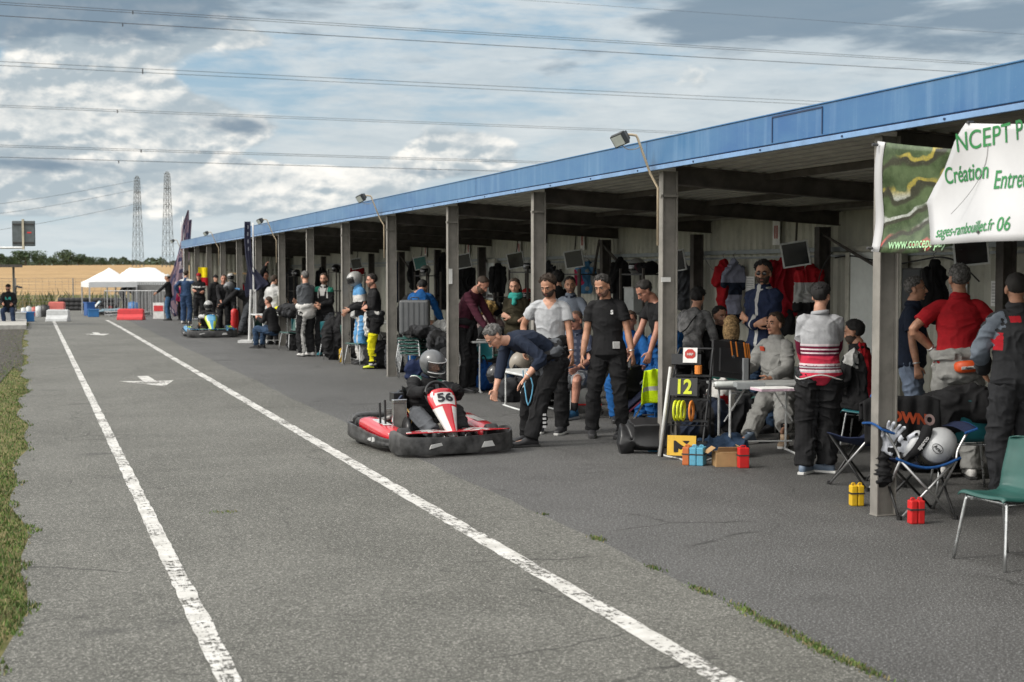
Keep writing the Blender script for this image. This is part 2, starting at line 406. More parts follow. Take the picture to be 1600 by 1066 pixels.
# painted lines
def paint_mat():
    m = bpy.data.materials.new('road_paint'); m.use_nodes = True; w = NT(m.node_tree); b = w.n['Principled BSDF']
    P = w.new('ShaderNodeNewGeometry').outputs['Position']; n = w.noise(P, 22, 8, .78); n2 = w.noise(P, 1.4, 3, .5)
    st = w.noise(w.vmath('MULTIPLY', P, (60, 4, 1)), 1, 4, .6)
    c = w.mix(w.ramp(w.noise(P, 5, 5, .65), .3, .7), (.40, .39, .36), (.60, .59, .56)); w.l.new(c, b.inputs['Base Color']); b.inputs['Roughness'].default_value = .75
    wear = w.math('ADD', w.math('ADD', w.math('MULTIPLY', n, .72), w.math('MULTIPLY', n2, .34)), w.math('MULTIPLY', st, .22))
    w.l.new(w.ramp(wear, .71, .65), b.inputs['Alpha']); return m
pm = paint_mat()
def line(name, x0f, wid, y0, y1, step=.12, jit=.006, label=None, z=.008):
    mb = MB(); L = []; Rr = []
    for y in np.arange(y0, y1 + step, step):
        x = x0f(y); L.append((x - wid / 2 + random.uniform(-jit, jit), y)); Rr.append((x + wid / 2 + random.uniform(-jit, jit), y))
    n = len(L); mb.add([(x, y, z) for x, y in L] + [(x, y, z) for x, y in Rr], [(i, n + i, n + i + 1, i + 1) for i in range(n - 1)])
    return tag(mb.build(name, pm), kind='structure')
line('road_line_right', lambda y: 2.79 - .05 * max(0, (y - 42) / 12) ** 2, .125, -4, 53.8)
line('road_line_left', lambda y: .775 + .0012 * y, .10, 8.0, 54.2)
line('road_line_left_repaint', lambda y: .785, .105, 1.0, 10.3, z=.0095)
def arrow(cx, cy, s=1):
    mb = MB(); z = .009       # pointing towards the camera, slightly skewed like hand-rolled paint
    P = [(-.11, .42), (.0, .46), (.09, -.32), (.52, -.36), (.12, -1.35), (-.46, -.38), (-.08, -.34)]
    P = [(-.06, 1.1), (.13, 1.08), (.17, .0), (.46, .02), (.20, -1.05), (-.44, .12), (-.05, .05)]
    mb.add([(cx + x * s, cy + y * s * 1.15, z) for x, y in P], [tuple(range(len(P)))]); return tag(mb.build('road_arrow', pm), kind='structure')
arrow(1.77, 23.0, .95); arrow(1.80, 41.6, .85)
tag(MB().box((-1.2, 49, .06), (2.2, 6, .15)).build('pavement_slab', mat('concrete', (.36, .35, .32), .85, bump=.3, grime=.5)), kind='structure')
# ------------------------------------------------------------ grass
def blade_patch(name, pts, hgt, cols, label=None):
    mb = MB(); cm = []
    for x, y, s in pts:
        a = random.uniform(0, 2 * PI); h = hgt * s * random.uniform(.5, 1.3); w_ = .004 + h * .07
        lx, ly = random.uniform(-.6, .6) * h, random.uniform(-.6, .6) * h; dx, dy = math.cos(a) * w_, math.sin(a) * w_
        mb.cur = random.choice((0, 0, 1, 2)); mb.add([(x - dx, y - dy, 0), (x + dx, y + dy, 0), (x + lx * .5 + dx * .6, y + ly * .5 + dy * .6, h * .6), (x + lx, y + ly, h)], [(0, 1, 2), (0, 2, 3)])
    return tag(mb.build(name, cols), kind='stuff')
gm = [mat('grass_a', (.070, .125, .022), .8, var=.3), mat('grass_b', (.12, .16, .035), .8, var=.3), mat('grass_dry', (.21, .175, .085), .85, var=.25)]
pts = []
for y in np.arange(3.5, 52, .02):
    k = int(26 * min(1, 9 / y) * 1.0) + 1; edge = ledge(y) + .03 * math.sin(y * 5.3) + .03 * math.sin(y * 11) + .02 * math.sin(y * 29)
    for _ in range(k):
        x = edge - abs(random.gauss(0, .33)) + .015
        if 14 < y < 21 and random.random() < .35: continue
        if 22 < y < 46 and random.random() < .25 + .6 * min(1, (y - 22) / 8): continue
        pts.append((x, y + random.uniform(0, .02), 1))
blade_patch('grass_verge', pts, .026, gm)
pts = []
for y, r_, k in [(5.22, .16, 260), (5.55, .2, 420), (5.95, .16, 300), (6.3, .10, 140), (6.75, .10, 150), (7.35, .07, 80), (8.3, .07, 110), (9.3, .03, 20)]:
    for _ in range(k): yy = random.gauss(y, r_ * .7); pts.append((seam(yy) + random.gauss(.01, .022), yy, .55))
for _ in range(60): pts.append((random.gauss(1.33, .05), random.gauss(10.15, .03), .5))
blade_patch('grass_tufts', pts, .035, gm[:2] + [gm[2]])
blade_patch('grass_far_bank', [(random.uniform(-45, 45), random.uniform(72.5, 77.5), random.uniform(.5, 2.2)) for _ in range(14000)], .35, [mat('bank_a', (.10, .12, .04), .9, var=.3), mat('bank_b', (.20, .17, .09), .9, var=.3), mat('bank_c', (.34, .26, .14), .9)])
bpy.data.objects['grass_far_bank'].location.z = .1

# ------------------------------------------------------------ building
CX, CY0, DY = 5.75, 8.47, 3.585
def cy(n): return CY0 + DY * n
steel = mat('steel_column', (.225, .212, .19), .6, .1, var=.16, vs=3, bump=.1, grime=.35)
steel_l = mat('steel_flange', (.34, .33, .30), .55, .2, var=.12, vs=4, bump=.1, grime=.3)
dark = mat('rafter_steel', (.085, .075, .066), .7, .1, var=.25, vs=5)
deckm = mat('roof_deck', (.36, .352, .32), .6, .1, var=.12, vs=2.5)
def blue_fascia():
    m = bpy.data.materials.new('blue_fascia'); m.use_nodes = True; w = NT(m.node_tree); b = w.n['Principled BSDF']
    P = w.new('ShaderNodeTexCoord').outputs['Object']
    n = w.noise(w.vmath('MULTIPLY', P, (1, .5, 1.2)), 1.1, 5, .6, .4); s = w.noise(w.vmath('MULTIPLY', P, (8, 9, .6)), 1.0, 4, .6)
    c = w.mix(w.ramp(n, .42, .74), (.040, .135, .275), (.020, .095, .25)); c = w.mix(w.math('MULTIPLY', w.ramp(s, .45, .75), .35), c, (.15, .26, .40))
    c = w.mix(w.math('MULTIPLY', w.ramp(w.noise(P, 60, 3, .7), .6, .8), .12), c, (.5, .55, .6))
    w.l.new(c, b.inputs['Base Color']); w.set(b.inputs['Roughness'], w.math('ADD', w.math('MULTIPLY', n, .25), .22)); b.inputs['Specular IOR Level'].default_value = .35; b.inputs['Coat Weight'].default_value = .12; b.inputs['Coat Roughness'].default_value = .2
    return m
fbl = blue_fascia(); groove = mat('fascia_groove', (.012, .03, .08), .6); lip = mat('fascia_lip', (.16, .28, .47), .4, .1, var=.1)
wallm = mat('wall_cladding', (.47, .465, .395), .6, .1, var=.12, vs=1.3, grime=.35, bump=.05)
B = thing('pit_garage', 'long open fronted steel pit garage with a blue fascia and grey columns', 'building', (0, 0, 0))
YN, YF = -2.0, cy(13) + .12
def part(mb, name, m, parent=None, label=None, **k):
    o = mb.build(name, m, parent or B, **k)
    if label: o['label'] = label
    return o
# fascia: top board, groove, lip
f = MB(); f.box((5.655, (YN + YF) / 2, 2.905), (.03, YF - YN, .235)); f.box((5.72, (YN + YF) / 2, 3.027), (.18, YF - YN, .012))
f.box((5.73, YF + .006, 2.88), (.18, .012, .28))
part(f, 'fascia', fbl, label='blue sheet metal fascia along the roof edge', bevel=.004)
f = MB(); f.box((5.66, (YN + YF) / 2, 2.781), (.02, YF - YN, .014)); 
for yy in np.arange(1.4, YF, 3.585 * 1.5): f.box((5.642, yy, 2.905), (.006, .008, .23))
part(f, 'fascia_groove', groove)
f = MB(); f.box((5.648, (YN + YF) / 2, 2.755), (.036, YF - YN, .04)); part(f, 'fascia_lip', lip, bevel=.003)
f = MB()
bo = None
for yy in np.arange(YN, YF, 1.195):
    if bo is None: bo = MB().box((0, 0, 0), (.008, .018, .014)).build('bolt', groove, B)
    else: bo = bo.copy(); COL.objects.link(bo)
    bo.location = (5.627, yy, 2.755)
h1, h2 = pX(1207, 210, 5.64), pX(1285, 195, 5.64)
f = MB(); f.box((5.637, (h1.y + h2.y) / 2, 3.0), (.006, abs(h1.y - h2.y), .012)); f.box((5.637, h1.y, 2.9), (.006, .012, .2)); f.box((5.637, h2.y, 2.9), (.006, .012, .2)); part(f, 'hatch_frame', groove)
# roof deck (ribbed underneath), sloping down to the back
Z0, Z1, XB = 2.80, 2.555, 10.25
def rz_(x): return Z0 + (Z1 - Z0) * (x - 5.7) / (XB - 5.7)
d = MB(); prof = []
x = 5.72
while x < XB + .15:
    prof += [(x, 0), (x + .05, 0), (x + .065, .022), (x + .15, .022), (x + .165, 0)]; x += .165
vs = []
for px_, pz in prof: vs += [(px_, YN, rz_(px_) + pz), (px_, YF, rz_(px_) + pz)]
d.add(vs, [(2 * i, 2 * i + 1, 2 * i + 3, 2 * i + 2) for i in range(len(prof) - 1)])
part(d, 'roof', deckm); d = MB(); d.box((7.99, (YN + YF) / 2, 0), (4.62, YF - YN, .03)); 
for i in range(len(d.v)): v = d.v[i]; d.v[i] = (v[0], v[1], rz_(v[0]) + .06 + v[2])
part(d, 'roof_covering', fbl)
# purlins
for xx in (6.9, 8.1, 9.3):
    part(MB().box((xx, (YN + YF) / 2, rz_(xx) - .035), (.05, YF - YN, .06)), 'purlin', dark)
# columns, rafters, rear columns
def ibeam(mb, x, y, z0, z1, d_=.15, fw=.09, tf=.012, tw=.008):
    mb.box((x - d_ / 2, y, (z0 + z1) / 2), (tf, fw, z1 - z0)); mb.box((x + d_ / 2, y, (z0 + z1) / 2), (tf, fw, z1 - z0)); mb.box((x, y, (z0 + z1) / 2), (d_ - tf - .001, tw, z1 - z0))
cm_ = MB(); ibeam(cm_, 0, 0, .0, 2.735); cm_.box((0, 0, .006), (.17, .10, .008)); cm_.box((.0, -.022, 2.50), (.165, .034, .01))
col0 = None
for n in range(-2, 14):
    if col0 is None: c = cm_.build('column', [steel], B, bevel=.002); col0 = c
    else: c = col0.copy(); COL.objects.link(c)
    c.location = (CX + .075, cy(n), 0)
r_ = MB(); xa, xb = CX + .155, 10.02
for (zo, wd) in ((-.002, .09), (-.175, .09)):
    r_.add([(xa, sy * wd / 2, rz_(xa) + zo + dz - .012) for sy in (-1, 1) for dz in (0, .012)] + [(xb, sy * wd / 2, rz_(xb) + zo + dz - .012) for sy in (-1, 1) for dz in (0, .012)], [(0, 1, 3, 2), (4, 6, 7, 5), (0, 4, 5, 1), (2, 3, 7, 6), (0, 2, 6, 4), (1, 5, 7, 3)])
r_.add([(xa, s_ * .005, rz_(xa) - .175 + dz) for s_ in (-1, 1) for dz in (0, .16)] + [(xb, s_ * .005, rz_(xb) - .175 + dz) for s_ in (-1, 1) for dz in (0, .16)], [(0, 1, 3, 2), (4, 6, 7, 5), (0, 4, 5, 1), (2, 3, 7, 6), (0, 2, 6, 4), (1, 5, 7, 3)])
raf0 = None
rc = MB(); ibeam(rc, 9.78, 0, 0, 2.36, .16, .12); rc.box((9.2, 0, 2.0), (.04, .04, .0001))
for n in range(-2, 14):
    for key, mb, nm in (('raf', r_, 'rafter'), ('rc', rc, 'rear_column')):
        if key not in CH: CH[key] = mb.build(nm, [dark], B)
        else: o = CH[key].copy(); COL.objects.link(o); CH[key + str(n)] = o
        (CH.get(key + str(n)) or CH[key]).location = (0, cy(n), 0)
# cladding wall with vertical ribs
w_ = MB(); pr = []; y = YN
while y < YF:
    pr += [(y, 0), (y + .03, -.028), (y + .085, -.028), (y + .115, 0), (y + .18, 0)]; y += .18
vs = []
for yy, dx in pr: vs += [(10.06 + dx, yy, 0), (10.06 + dx, yy, 2.58)]
w_.add(vs, [(2 * i, 2 * i + 1, 2 * i + 3, 2 * i + 2) for i in range(len(pr) - 1)]); part(w_, 'wall', wallm)
part(MB().box((10.13, (YN + YF) / 2, 1.3), (.04, YF - YN, 2.6)), 'wall_backing', dark)
ew = MB(); pr = []; xx = 5.95
while xx < 10.0: pr += [(xx, 0), (xx + .06, 0), (xx + .09, -.03), (xx + .15, -.03), (xx + .18, 0)]; xx += .18
vs = []
for x_, dy in pr: vs += [(x_, YF - .03 + dy, .0), (x_, YF - .03 + dy, 2.62)]
ew.add(vs, [(2 * i, 2 * i + 1, 2 * i + 3, 2 * i + 2) for i in range(len(pr) - 1)]); part(ew, 'end_cladding', wallm)
part(MB().box((8.0, YN - .02, 1.4), (4.3, .04, 2.75)), 'end_wall', wallm)
part(MB().box((9.97, (YN + YF) / 2, 2.07), (.08, YF - YN, .06)).box((9.99, (YN + YF) / 2, 1.985), (.03, YF - YN, .03)), 'wall_rail', mat('galv_rail', (.27, .30, .31), .5, .3))
w_ = MB(); w_.box((8.6, YF - .02, 1.9), (2.9, .03, .05)).box((8.0, YF - .02, 1.0), (4.0, .03, .05)); part(w_, 'end_rail', steel)
for n in (4, 8):
    part(MB().tube([(9.7, cy(n) + .1, 2.35), (9.92, cy(n) - .75, 1.72)], .025, 8), 'brace', dark); part(MB().tube([(9.7, cy(n) + .1, 2.35), (9.92, cy(n) + .9, 1.72)], .025, 8), 'brace', dark)
part(MB().tube([(9.75, 15.7, 2.3), (9.93, 14.1, 1.65)], .02, 8), 'brace', dark)
for n in range(-1, 14):      # thin ties between column and the next rafter
    part(MB().box((CX + .06, cy(n) - .02, 2.498), (.17, .05, .022)), 'column_bracket', steel)
# white paper notes on columns
paper = mat('paper', (.72, .72, .70), .8)
for n, (x, y, w2, h2_) in {1: (1046, 437, .10, .045), 3: (707, 432, .055, .22)}.items():
    part(MB().box((CX + .03, cy(n) - .048, HCAM + (428 - y) / FPX * (cy(n) * CT + CX * ST)), (w2, .003, h2_)), 'column_note', paper)
# openings in the cladding: pale steel doors
doorm = mat('door_paint', (.63, .66, .63), .45, var=.05, grime=.08)
def door(y0, y1, z1, x=9.93):
    o = part(MB().box((x, (y0 + y1) / 2, z1 / 2), (.05, y1 - y0, z1)), 'door', doorm, bevel=.004)
    MB().box((x - .04, y1 - .08, 1.02), (.03, .05, .12)).build('door_handle', steel, o); MB().box((x - .03, y0 + .3, 1.25), (.01, .35, .06)).build('door_plate', dark, o)
    f_ = MB(); f_.box((x + .005, y0 - .05, z1 / 2 + .02), (.09, .09, z1 + .04)).box((x + .005, y1 + .05, z1 / 2 + .02), (.09, .09, z1 + .04)).box((x + .005, (y0 + y1) / 2, z1 + .045), (.09, y1 - y0 + .2, .08)); f_.build('door_frame', mat('door_frame', (.42, .41, .35), .6, grime=.2), o)
a, b_ = pX(1405, 450, 9.93), pX(1331, 450, 9.93); door(a.y, b_.y, 2.02)
a, b_ = pX(774, 450, 9.93), pX(755, 450, 9.93); door(a.y, b_.y, 2.0)
# ------------------------------------------------------------ floodlights
def floodlight(n, lab):
    t = thing('floodlight', lab, 'floodlight', (CX - .045, cy(n), 0), 0, 'floodlights on the garage columns')
    cond = mat('conduit', (.50, .41, .29), .5, .1, var=.12); blk = plast('lampblack', (.018, .02, .02), .5)
    MB().tube([(-.02, -.06, 2.02), (-.02, -.06, 2.57), (-.10, -.06, 2.7), (-.235, -.06, 3.035), (-.25, -.06, 3.06), (-.30, -.06, 3.065), (-.36, -.06, 3.065)], .0125, 8).build('lamp_arm', cond, t, smooth=True)
    MB().tube([(-.2, -.06, 2.96), (-.27, -.07, 2.93), (-.36, -.08, 2.93), (-.42, -.07, 2.99)], .005, 6, 4).build('cable', mat('grey_cable', (.35, .35, .34), .6), t)
    h = MB(); M = Matrix.Translation((-.40, -.06, 3.03)) @ Matrix.Scale(.68, 4) @ Matrix.Rotation(R(-32), 4, 'Y') @ Matrix.Rotation(R(25), 4, 'Z')
    k = len(h.v); h.rings([[(-.09, -.11, -.085), (-.09, .11, -.085), (-.09, .11, .085), (-.09, -.11, .085)], [(-.03, -.12, -.095), (-.03, .12, -.095), (-.03, .12, .095), (-.03, -.12, .095)], [(.05, -.08, -.06), (.05, .08, -.06), (.05, .08, .06), (.05, -.08, .06)], [(.10, -.05, -.04), (.10, .05, -.04), (.10, .05, .04), (.10, -.05, .04)]])
    for q in range(5): h.box((.06, -.06 + q * .03, .0), (.06, .006, .13))
    h.xf(M, k); h.build('lamp_housing', blk, t, bevel=.004)
    g_ = MB().box((-.093, 0, 0), (.006, .19, .14)); g_.xf(M); g_.build('lamp_glass', mat('lampglass', (.42, .45, .42), .18, .2), t)
for n, l in ((1, 'floodlight on a beige bent pipe, nearest and largest on the column left of the banner'), (4, 'floodlight on a thin arm above the column beside the stack of green chairs'), (7, 'floodlight on a thin arm just right of the dark feather flag'), (10, 'small floodlight above the garage left of the dark feather flag'), (13, 'smallest floodlight at the far end corner of the garage, against the sky')): floodlight(n, l)

# ------------------------------------------------------------ power lines and pylons
wirem = mat('wire', (.035, .04, .045), .6)
def wire(yl, D, dbl, lab, gap=.25, spx=None, sag=1.5, r=.013):
    k = (428 - yl) / FPX; h = HCAM + k * D * CT * 1.0        # height for plan distance D straight ahead of +Y
    mb = MB()
    for q in range(2 if dbl else 1):
        P = [(x, D, h - q * gap + sag * ((x - 60) / 260) ** 2) for x in np.linspace(-200, 330, 40)]
        mb.tube(P, r, 5)
    if spx: 
        for s_ in spx: p = gp(s_, 428.5); x = p.x / p.y * D; mb.box((x, D, h - gap / 2), (.09, .08, gap + .12))
    o = mb.build('power_line', wirem); tag(o, lab, 'power line', 'overhead power lines crossing the sky'); return o
wire(12.5, 120, True, 'topmost overhead power line of the bundle, a close pair', .18, [213], r=.021)
wire(33, 134, False, 'single heavy overhead line second from the top of the sky', .2, [197], r=.032)
wire(103, 120, True, 'overhead power line pair with the widest gap, third from the top', .32, [227], r=.02)
wire(169.5, 134, True, 'faint overhead line pair in the middle of the sky, fourth from the top', .17, [187], r=.018)
wire(231, 120, True, 'lower overhead line pair, fifth from the top, just above the lowest line', .14, [223], r=.018)
wire(249.5, 134, False, 'lowest overhead line running into the garage roof', .14, [188], r=.025)
wire(-48, 150, False, 'faint thin line high in the sky at the upper right corner', .14, r=.016)
def lattice(name, lab, px, ytop, D, arms=True, grp=None):
    X, Y = gp(px, 428.2).x / gp(px, 428.2).y * D, D
    base = terz(X, Y); k = (428 - ytop) / FPX; H = HCAM + k * (X * ST + Y * CT) - base
    t = thing(name, lab, 'pylon', (X, Y, base), .4, 'lattice pylons on the horizon')
    def hw(z): return (.72 * (1 - z / H) ** 1.0 + .55) 
    legs = MB()
    Z = [H * v for v in (0, .13, .25, .36, .46, .55, .63, .70, .76, .82, .87, .91, .95)]
    mb = MB(); rr = .055
    for sx in (-1, 1):
        for sy in (-1, 1): MB.tube(legs, [(sx * hw(z), sy * hw(z), z) for z in Z] + [(sx * .25, sy * .25, H)], rr * 1.25, 5)
    for i in range(len(Z) - 1):
        a, b = hw(Z[i]), hw(Z[i + 1])
        for (u0, v0, u1, v1) in ((-1, -1, 1, -1), (-1, 1, 1, 1), (-1, -1, -1, 1), (1, -1, 1, 1)):
            mb.tube([(u0 * a, v0 * a, Z[i]), (u1 * b, v1 * b, Z[i + 1])], rr * .7, 4); mb.tube([(u1 * a, v1 * a, Z[i]), (u0 * b, v0 * b, Z[i + 1])], rr * .7, 4)
            mb.tube([(u0 * b, v0 * b, Z[i + 1]), (u1 * b, v1 * b, Z[i + 1])], rr * .6, 4)
    pm_ = mat('pylon_steel', (.11, .125, .13), .7, .2)
    for z in (.62, .79, .94):
        ar = MB(); ar.box((0, 0, z * H + .9), (2.2, .1, .1))
        for s_ in (-1, 1): ar.tube([(0, s_ * .1, z * H + .3), (0, s_ * 1.1, z * H + .9)], .09, 4); ar.tube([(0, s_ * .1, z * H + 1.6), (0, s_ * 1.1, z * H + .9)], .09, 4)
        ar.build('cross_arm', pm_, t)
    pm_ = mat('pylon_steel', (.11, .125, .13), .7, .2)
    legs.build('tower_leg_frame', pm_, t); mb.build('lattice', pm_, t)
lattice('pylon', 'slightly shorter lattice pylon, the left one of the two', 216, 276, 420)
lattice('pylon', 'taller lattice pylon nearest the garage, right one of the two', 263, 269, 400)
wire2 = MB()
for yl, yr in ((322, 296), (352, 318), (305, 282)):
    a = dp(-300, yl + 28, 300); b = dp(216, yr, 420); wire2.tube([a, (a * .5 + b * .5) - Vector((0, 0, 2.5)), b], .04, 4, 8)
tag(wire2.build('power_line', wirem), 'faint sloping lines hanging from the far left pylon', 'power line', 'overhead power lines crossing the sky')

# ------------------------------------------------------------ far trees
def tree(px, D, wpx, hpx, lab, grp, seed, name='tree', tone=0):
    rnd = random.Random(seed); p = gp(px, 428.2); X = p.x / p.y * D; F = X * ST + D * CT; s = F / FPX
    W, H = wpx * s, hpx * s; z0 = terz(X, D); t = thing(name, lab, 'tree', (X, D, z0), 0, grp)
    tr = MB(); tr.tube([(0, 0, -.5), (.02 * W, 0, H * .3), (0, 0, H * .6)], [W * .045, W * .03, W * .015], 7)
    for q in range(4): a = q * 1.6; tr.tube([(0, 0, H * .25), (math.cos(a) * W * .25, math.sin(a) * W * .25, H * .6)], W * .012, 5)
    tr.build('trunk', mat('bark', (.09, .075, .055), .9), t)
    cr = MB(); lobes = [(rnd.gauss(0, .22) * W, rnd.gauss(0, .2) * W, H * rnd.uniform(.3, .8), W * rnd.uniform(.16, .3)) for _ in range(11)]
    for lx, ly, lz, lr in lobes:
        for _ in range(150):
            v = Vector((rnd.gauss(0, 1), rnd.gauss(0, 1), rnd.gauss(0, 1))).normalized() * lr * rnd.uniform(.72, 1.08); v.z *= .85
            c = Vector((lx, ly, lz)) + v
            if c.z > H or c.z < H * .04: continue
            e = W * rnd.uniform(.02, .045); a = Vector((rnd.gauss(0, 1), rnd.gauss(0, 1), rnd.gauss(0, 1))).normalized() * e; b = Vector((rnd.gauss(0, 1), rnd.gauss(0, 1), rnd.gauss(0, 1))).normalized() * e
            cr.cur = rnd.choice((0, 0, 1)); cr.add([c - a, c + b, c + a, c - b], [(0, 1, 2, 3)])
    cr.build('crown', [mat('leaf_a%d' % tone, [(.035, .062, .026), (.05, .078, .035)][tone], .8, var=.3, vs=.4), mat('leaf_b%d' % tone, [(.06, .095, .035), (.075, .11, .05)][tone], .8, var=.3, vs=.4)], t)
T_ = [(40, 36, 17, 'broad dark tree, largest of the far clump at the left of the field'), (62, 20, 13, 'low tree joining the right side of the largest far tree'), (83, 16, 11, 'small tree between the two far clumps'), (104, 30, 19, 'tall rounded tree in the middle of the far tree line'), (122, 22, 14, 'medium tree right of the tall rounded far tree'), (140, 18, 10, 'small tree near the thin end of the far tree line'), (158, 15, 10, 'last separate tree of the far line, left of the tents'), (209, 7, 8, 'tiny tree beside the foot of the left pylon'), (15, 26, 10, 'low tree at the left picture edge behind the roof edge'), (-8, 30, 13, 'far tree cut by the left picture edge')]
for i, (px, w2, h2_, lb) in enumerate(T_): tree(px, 700 + 25 * (i % 3), w2 * 1.15, h2_ * 1.15 + 2.5, lb, 'trees on the horizon', i, tone=i % 2)
wd = MB(); rnd = random.Random(5)
for _ in range(9000):
    px = rnd.uniform(-300, 520); D = rnd.uniform(790, 850); p = gp(px, 428.2); X = p.x / p.y * D; hh = 2.8 + 1.2 * math.sin(px * .11) + .8 * math.sin(px * .33)
    c = Vector((X, D, terz(X, D) + rnd.uniform(0, max(1.2, hh)))); e = rnd.uniform(.5, 1.1); a = Vector((rnd.gauss(0, 1), rnd.gauss(0, 1), rnd.gauss(0, 1))).normalized() * e; b = Vector((rnd.gauss(0, 1), rnd.gauss(0, 1), rnd.gauss(0, 1))).normalized() * e
    wd.add([c - a, c + b, c + a, c - b], [(0, 1, 2, 3)])
tag(wd.build('distant_hedgerow', mat('leaf_far', (.045, .065, .035), .85, var=.3, vs=.05)), kind='stuff')
# ------------------------------------------------------------ people
QUEUE = []          # objects waiting for the voxel skin to be applied
def vox(mb, name, mats, parent, size, smooth=3, wrinkle=0., wf=(8, 8, 15), paint=None, sm_f=.5, seed=0):
    o = mb.build(name, mats, parent)
    m = o.modifiers.new('skin', 'REMESH'); m.mode = 'VOXEL'; m.voxel_size = size; m.use_smooth_shade = True
    if smooth: s = o.modifiers.new('soft', 'SMOOTH'); s.iterations = smooth; s.factor = sm_f
    QUEUE.append((o, mb if paint else None, wrinkle, wf, paint, seed)); return o
def flush():
    dg = bpy.context.evaluated_depsgraph_get(); dg.update()
    done = []
    for o, mb, wr, wf, paint, seed in QUEUE:
        me = bpy.data.meshes.new_from_object(o.evaluated_get(dg)); done.append(me)
    for (o, mb, wr, wf, paint, seed), me in zip(QUEUE, done):
        old = o.data; mats = [m for m in old.materials]; nm = old.name; o.modifiers.clear(); o.data = me; bpy.data.meshes.remove(old); me.name = nm
        n = len(me.vertices); co = np.empty(n * 3); me.vertices.foreach_get('co', co); co = co.reshape(-1, 3)
        me.materials.clear(); [me.materials.append(m) for m in mats]
        if paint:
            kd = kdtree.KDTree(len(mb.v)); [kd.insert(v, i) for i, v in enumerate(mb.v)]; kd.balance()
            npol = len(me.polygons); cen = np.empty(npol * 3); me.polygons.foreach_get('center', cen); cen = cen.reshape(-1, 3)
            vi = [kd.find(c)[1] for c in co]; inf = np.array([mb.info[i] for i in vi], float)
            lv = np.empty(npol, np.int32); me.polygons.foreach_get('loop_start', lv); lp = np.empty(len(me.loops), np.int32); me.loops.foreach_get('vertex_index', lp)
            fv = lp[lv]; me.polygons.foreach_set('material_index', np.array(paint(cen, inf[fv]), np.int32))
        else: me.polygons.foreach_set('material_index', np.zeros(len(me.polygons), np.int32))
        if wr:
            no = np.empty(n * 3); me.vertices.foreach_get('normal', no); no = no.reshape(-1, 3)
            q = co + seed * 3.7; w0 = vnoise(q * 4.0) * 1.6
            a = vnoise(q * np.array(wf) * 1.15 + np.stack([w0, -w0, w0], 1) * 2.0); b = vnoise(q * np.array(wf) * 2.1 + 11)
            dsp = ((1 - np.abs(a * 2 - 1)) ** 2.2 * 1.25 + b * .35 - .5) * wr
            co = co + no * dsp[:, None]; me.vertices.foreach_set('co', co.ravel())
        me.polygons.foreach_set('use_smooth', [True] * len(me.polygons)); me.update()
    QUEUE.clear()
V = lambda *a: np.array(a, float)
def nrm(v): return v / (np.linalg.norm(v) + 1e-9)
def rotv(v, ax, a):
    return np.array(Matrix.Rotation(a, 3, Vector(ax)) @ Vector(v))
def ik(A, T, l1, l2, pole):
    d = T - A; L = np.linalg.norm(d); L2 = min(max(L, abs(l1 - l2) + .02), (l1 + l2) * .998); u = d / L; T = A + u * L2
    x = (l1 * l1 - l2 * l2 + L2 * L2) / (2 * L2); h = math.sqrt(max(0, l1 * l1 - x * x)); p = nrm(pole - u * np.dot(pole, u))
    return A + u * x + p * h, T
HAIR = {'dark': (.016, .012, .010), 'brown': (.032, .019, .011), 'grey': (.15, .145, .14), 'dgrey': (.030, .027, .025), 'blonde': (.36, .24, .12), 'black': (.010, .009, .009), 'shaved': (.16, .11, .085)}
SK = skin('light', (.50, .27, .185)); SK2 = skin('tan', (.40, .205, .13)); SKD = skin('ruddy', (.47, .225, .155))
lipm = mat('lip', (.28, .085, .075), .5); eyew = mat('eye_white', (.30, .27, .25), .35); eyed = mat('eye_iris', (.02, .015, .012), .2); lensm = mat('dark_lens', (.012, .012, .014), .12, spec=.8)
PID = dict(torso=1, armL=2, armR=3, legL=4, legR=5, head=6, hand=7)
NP = [0]
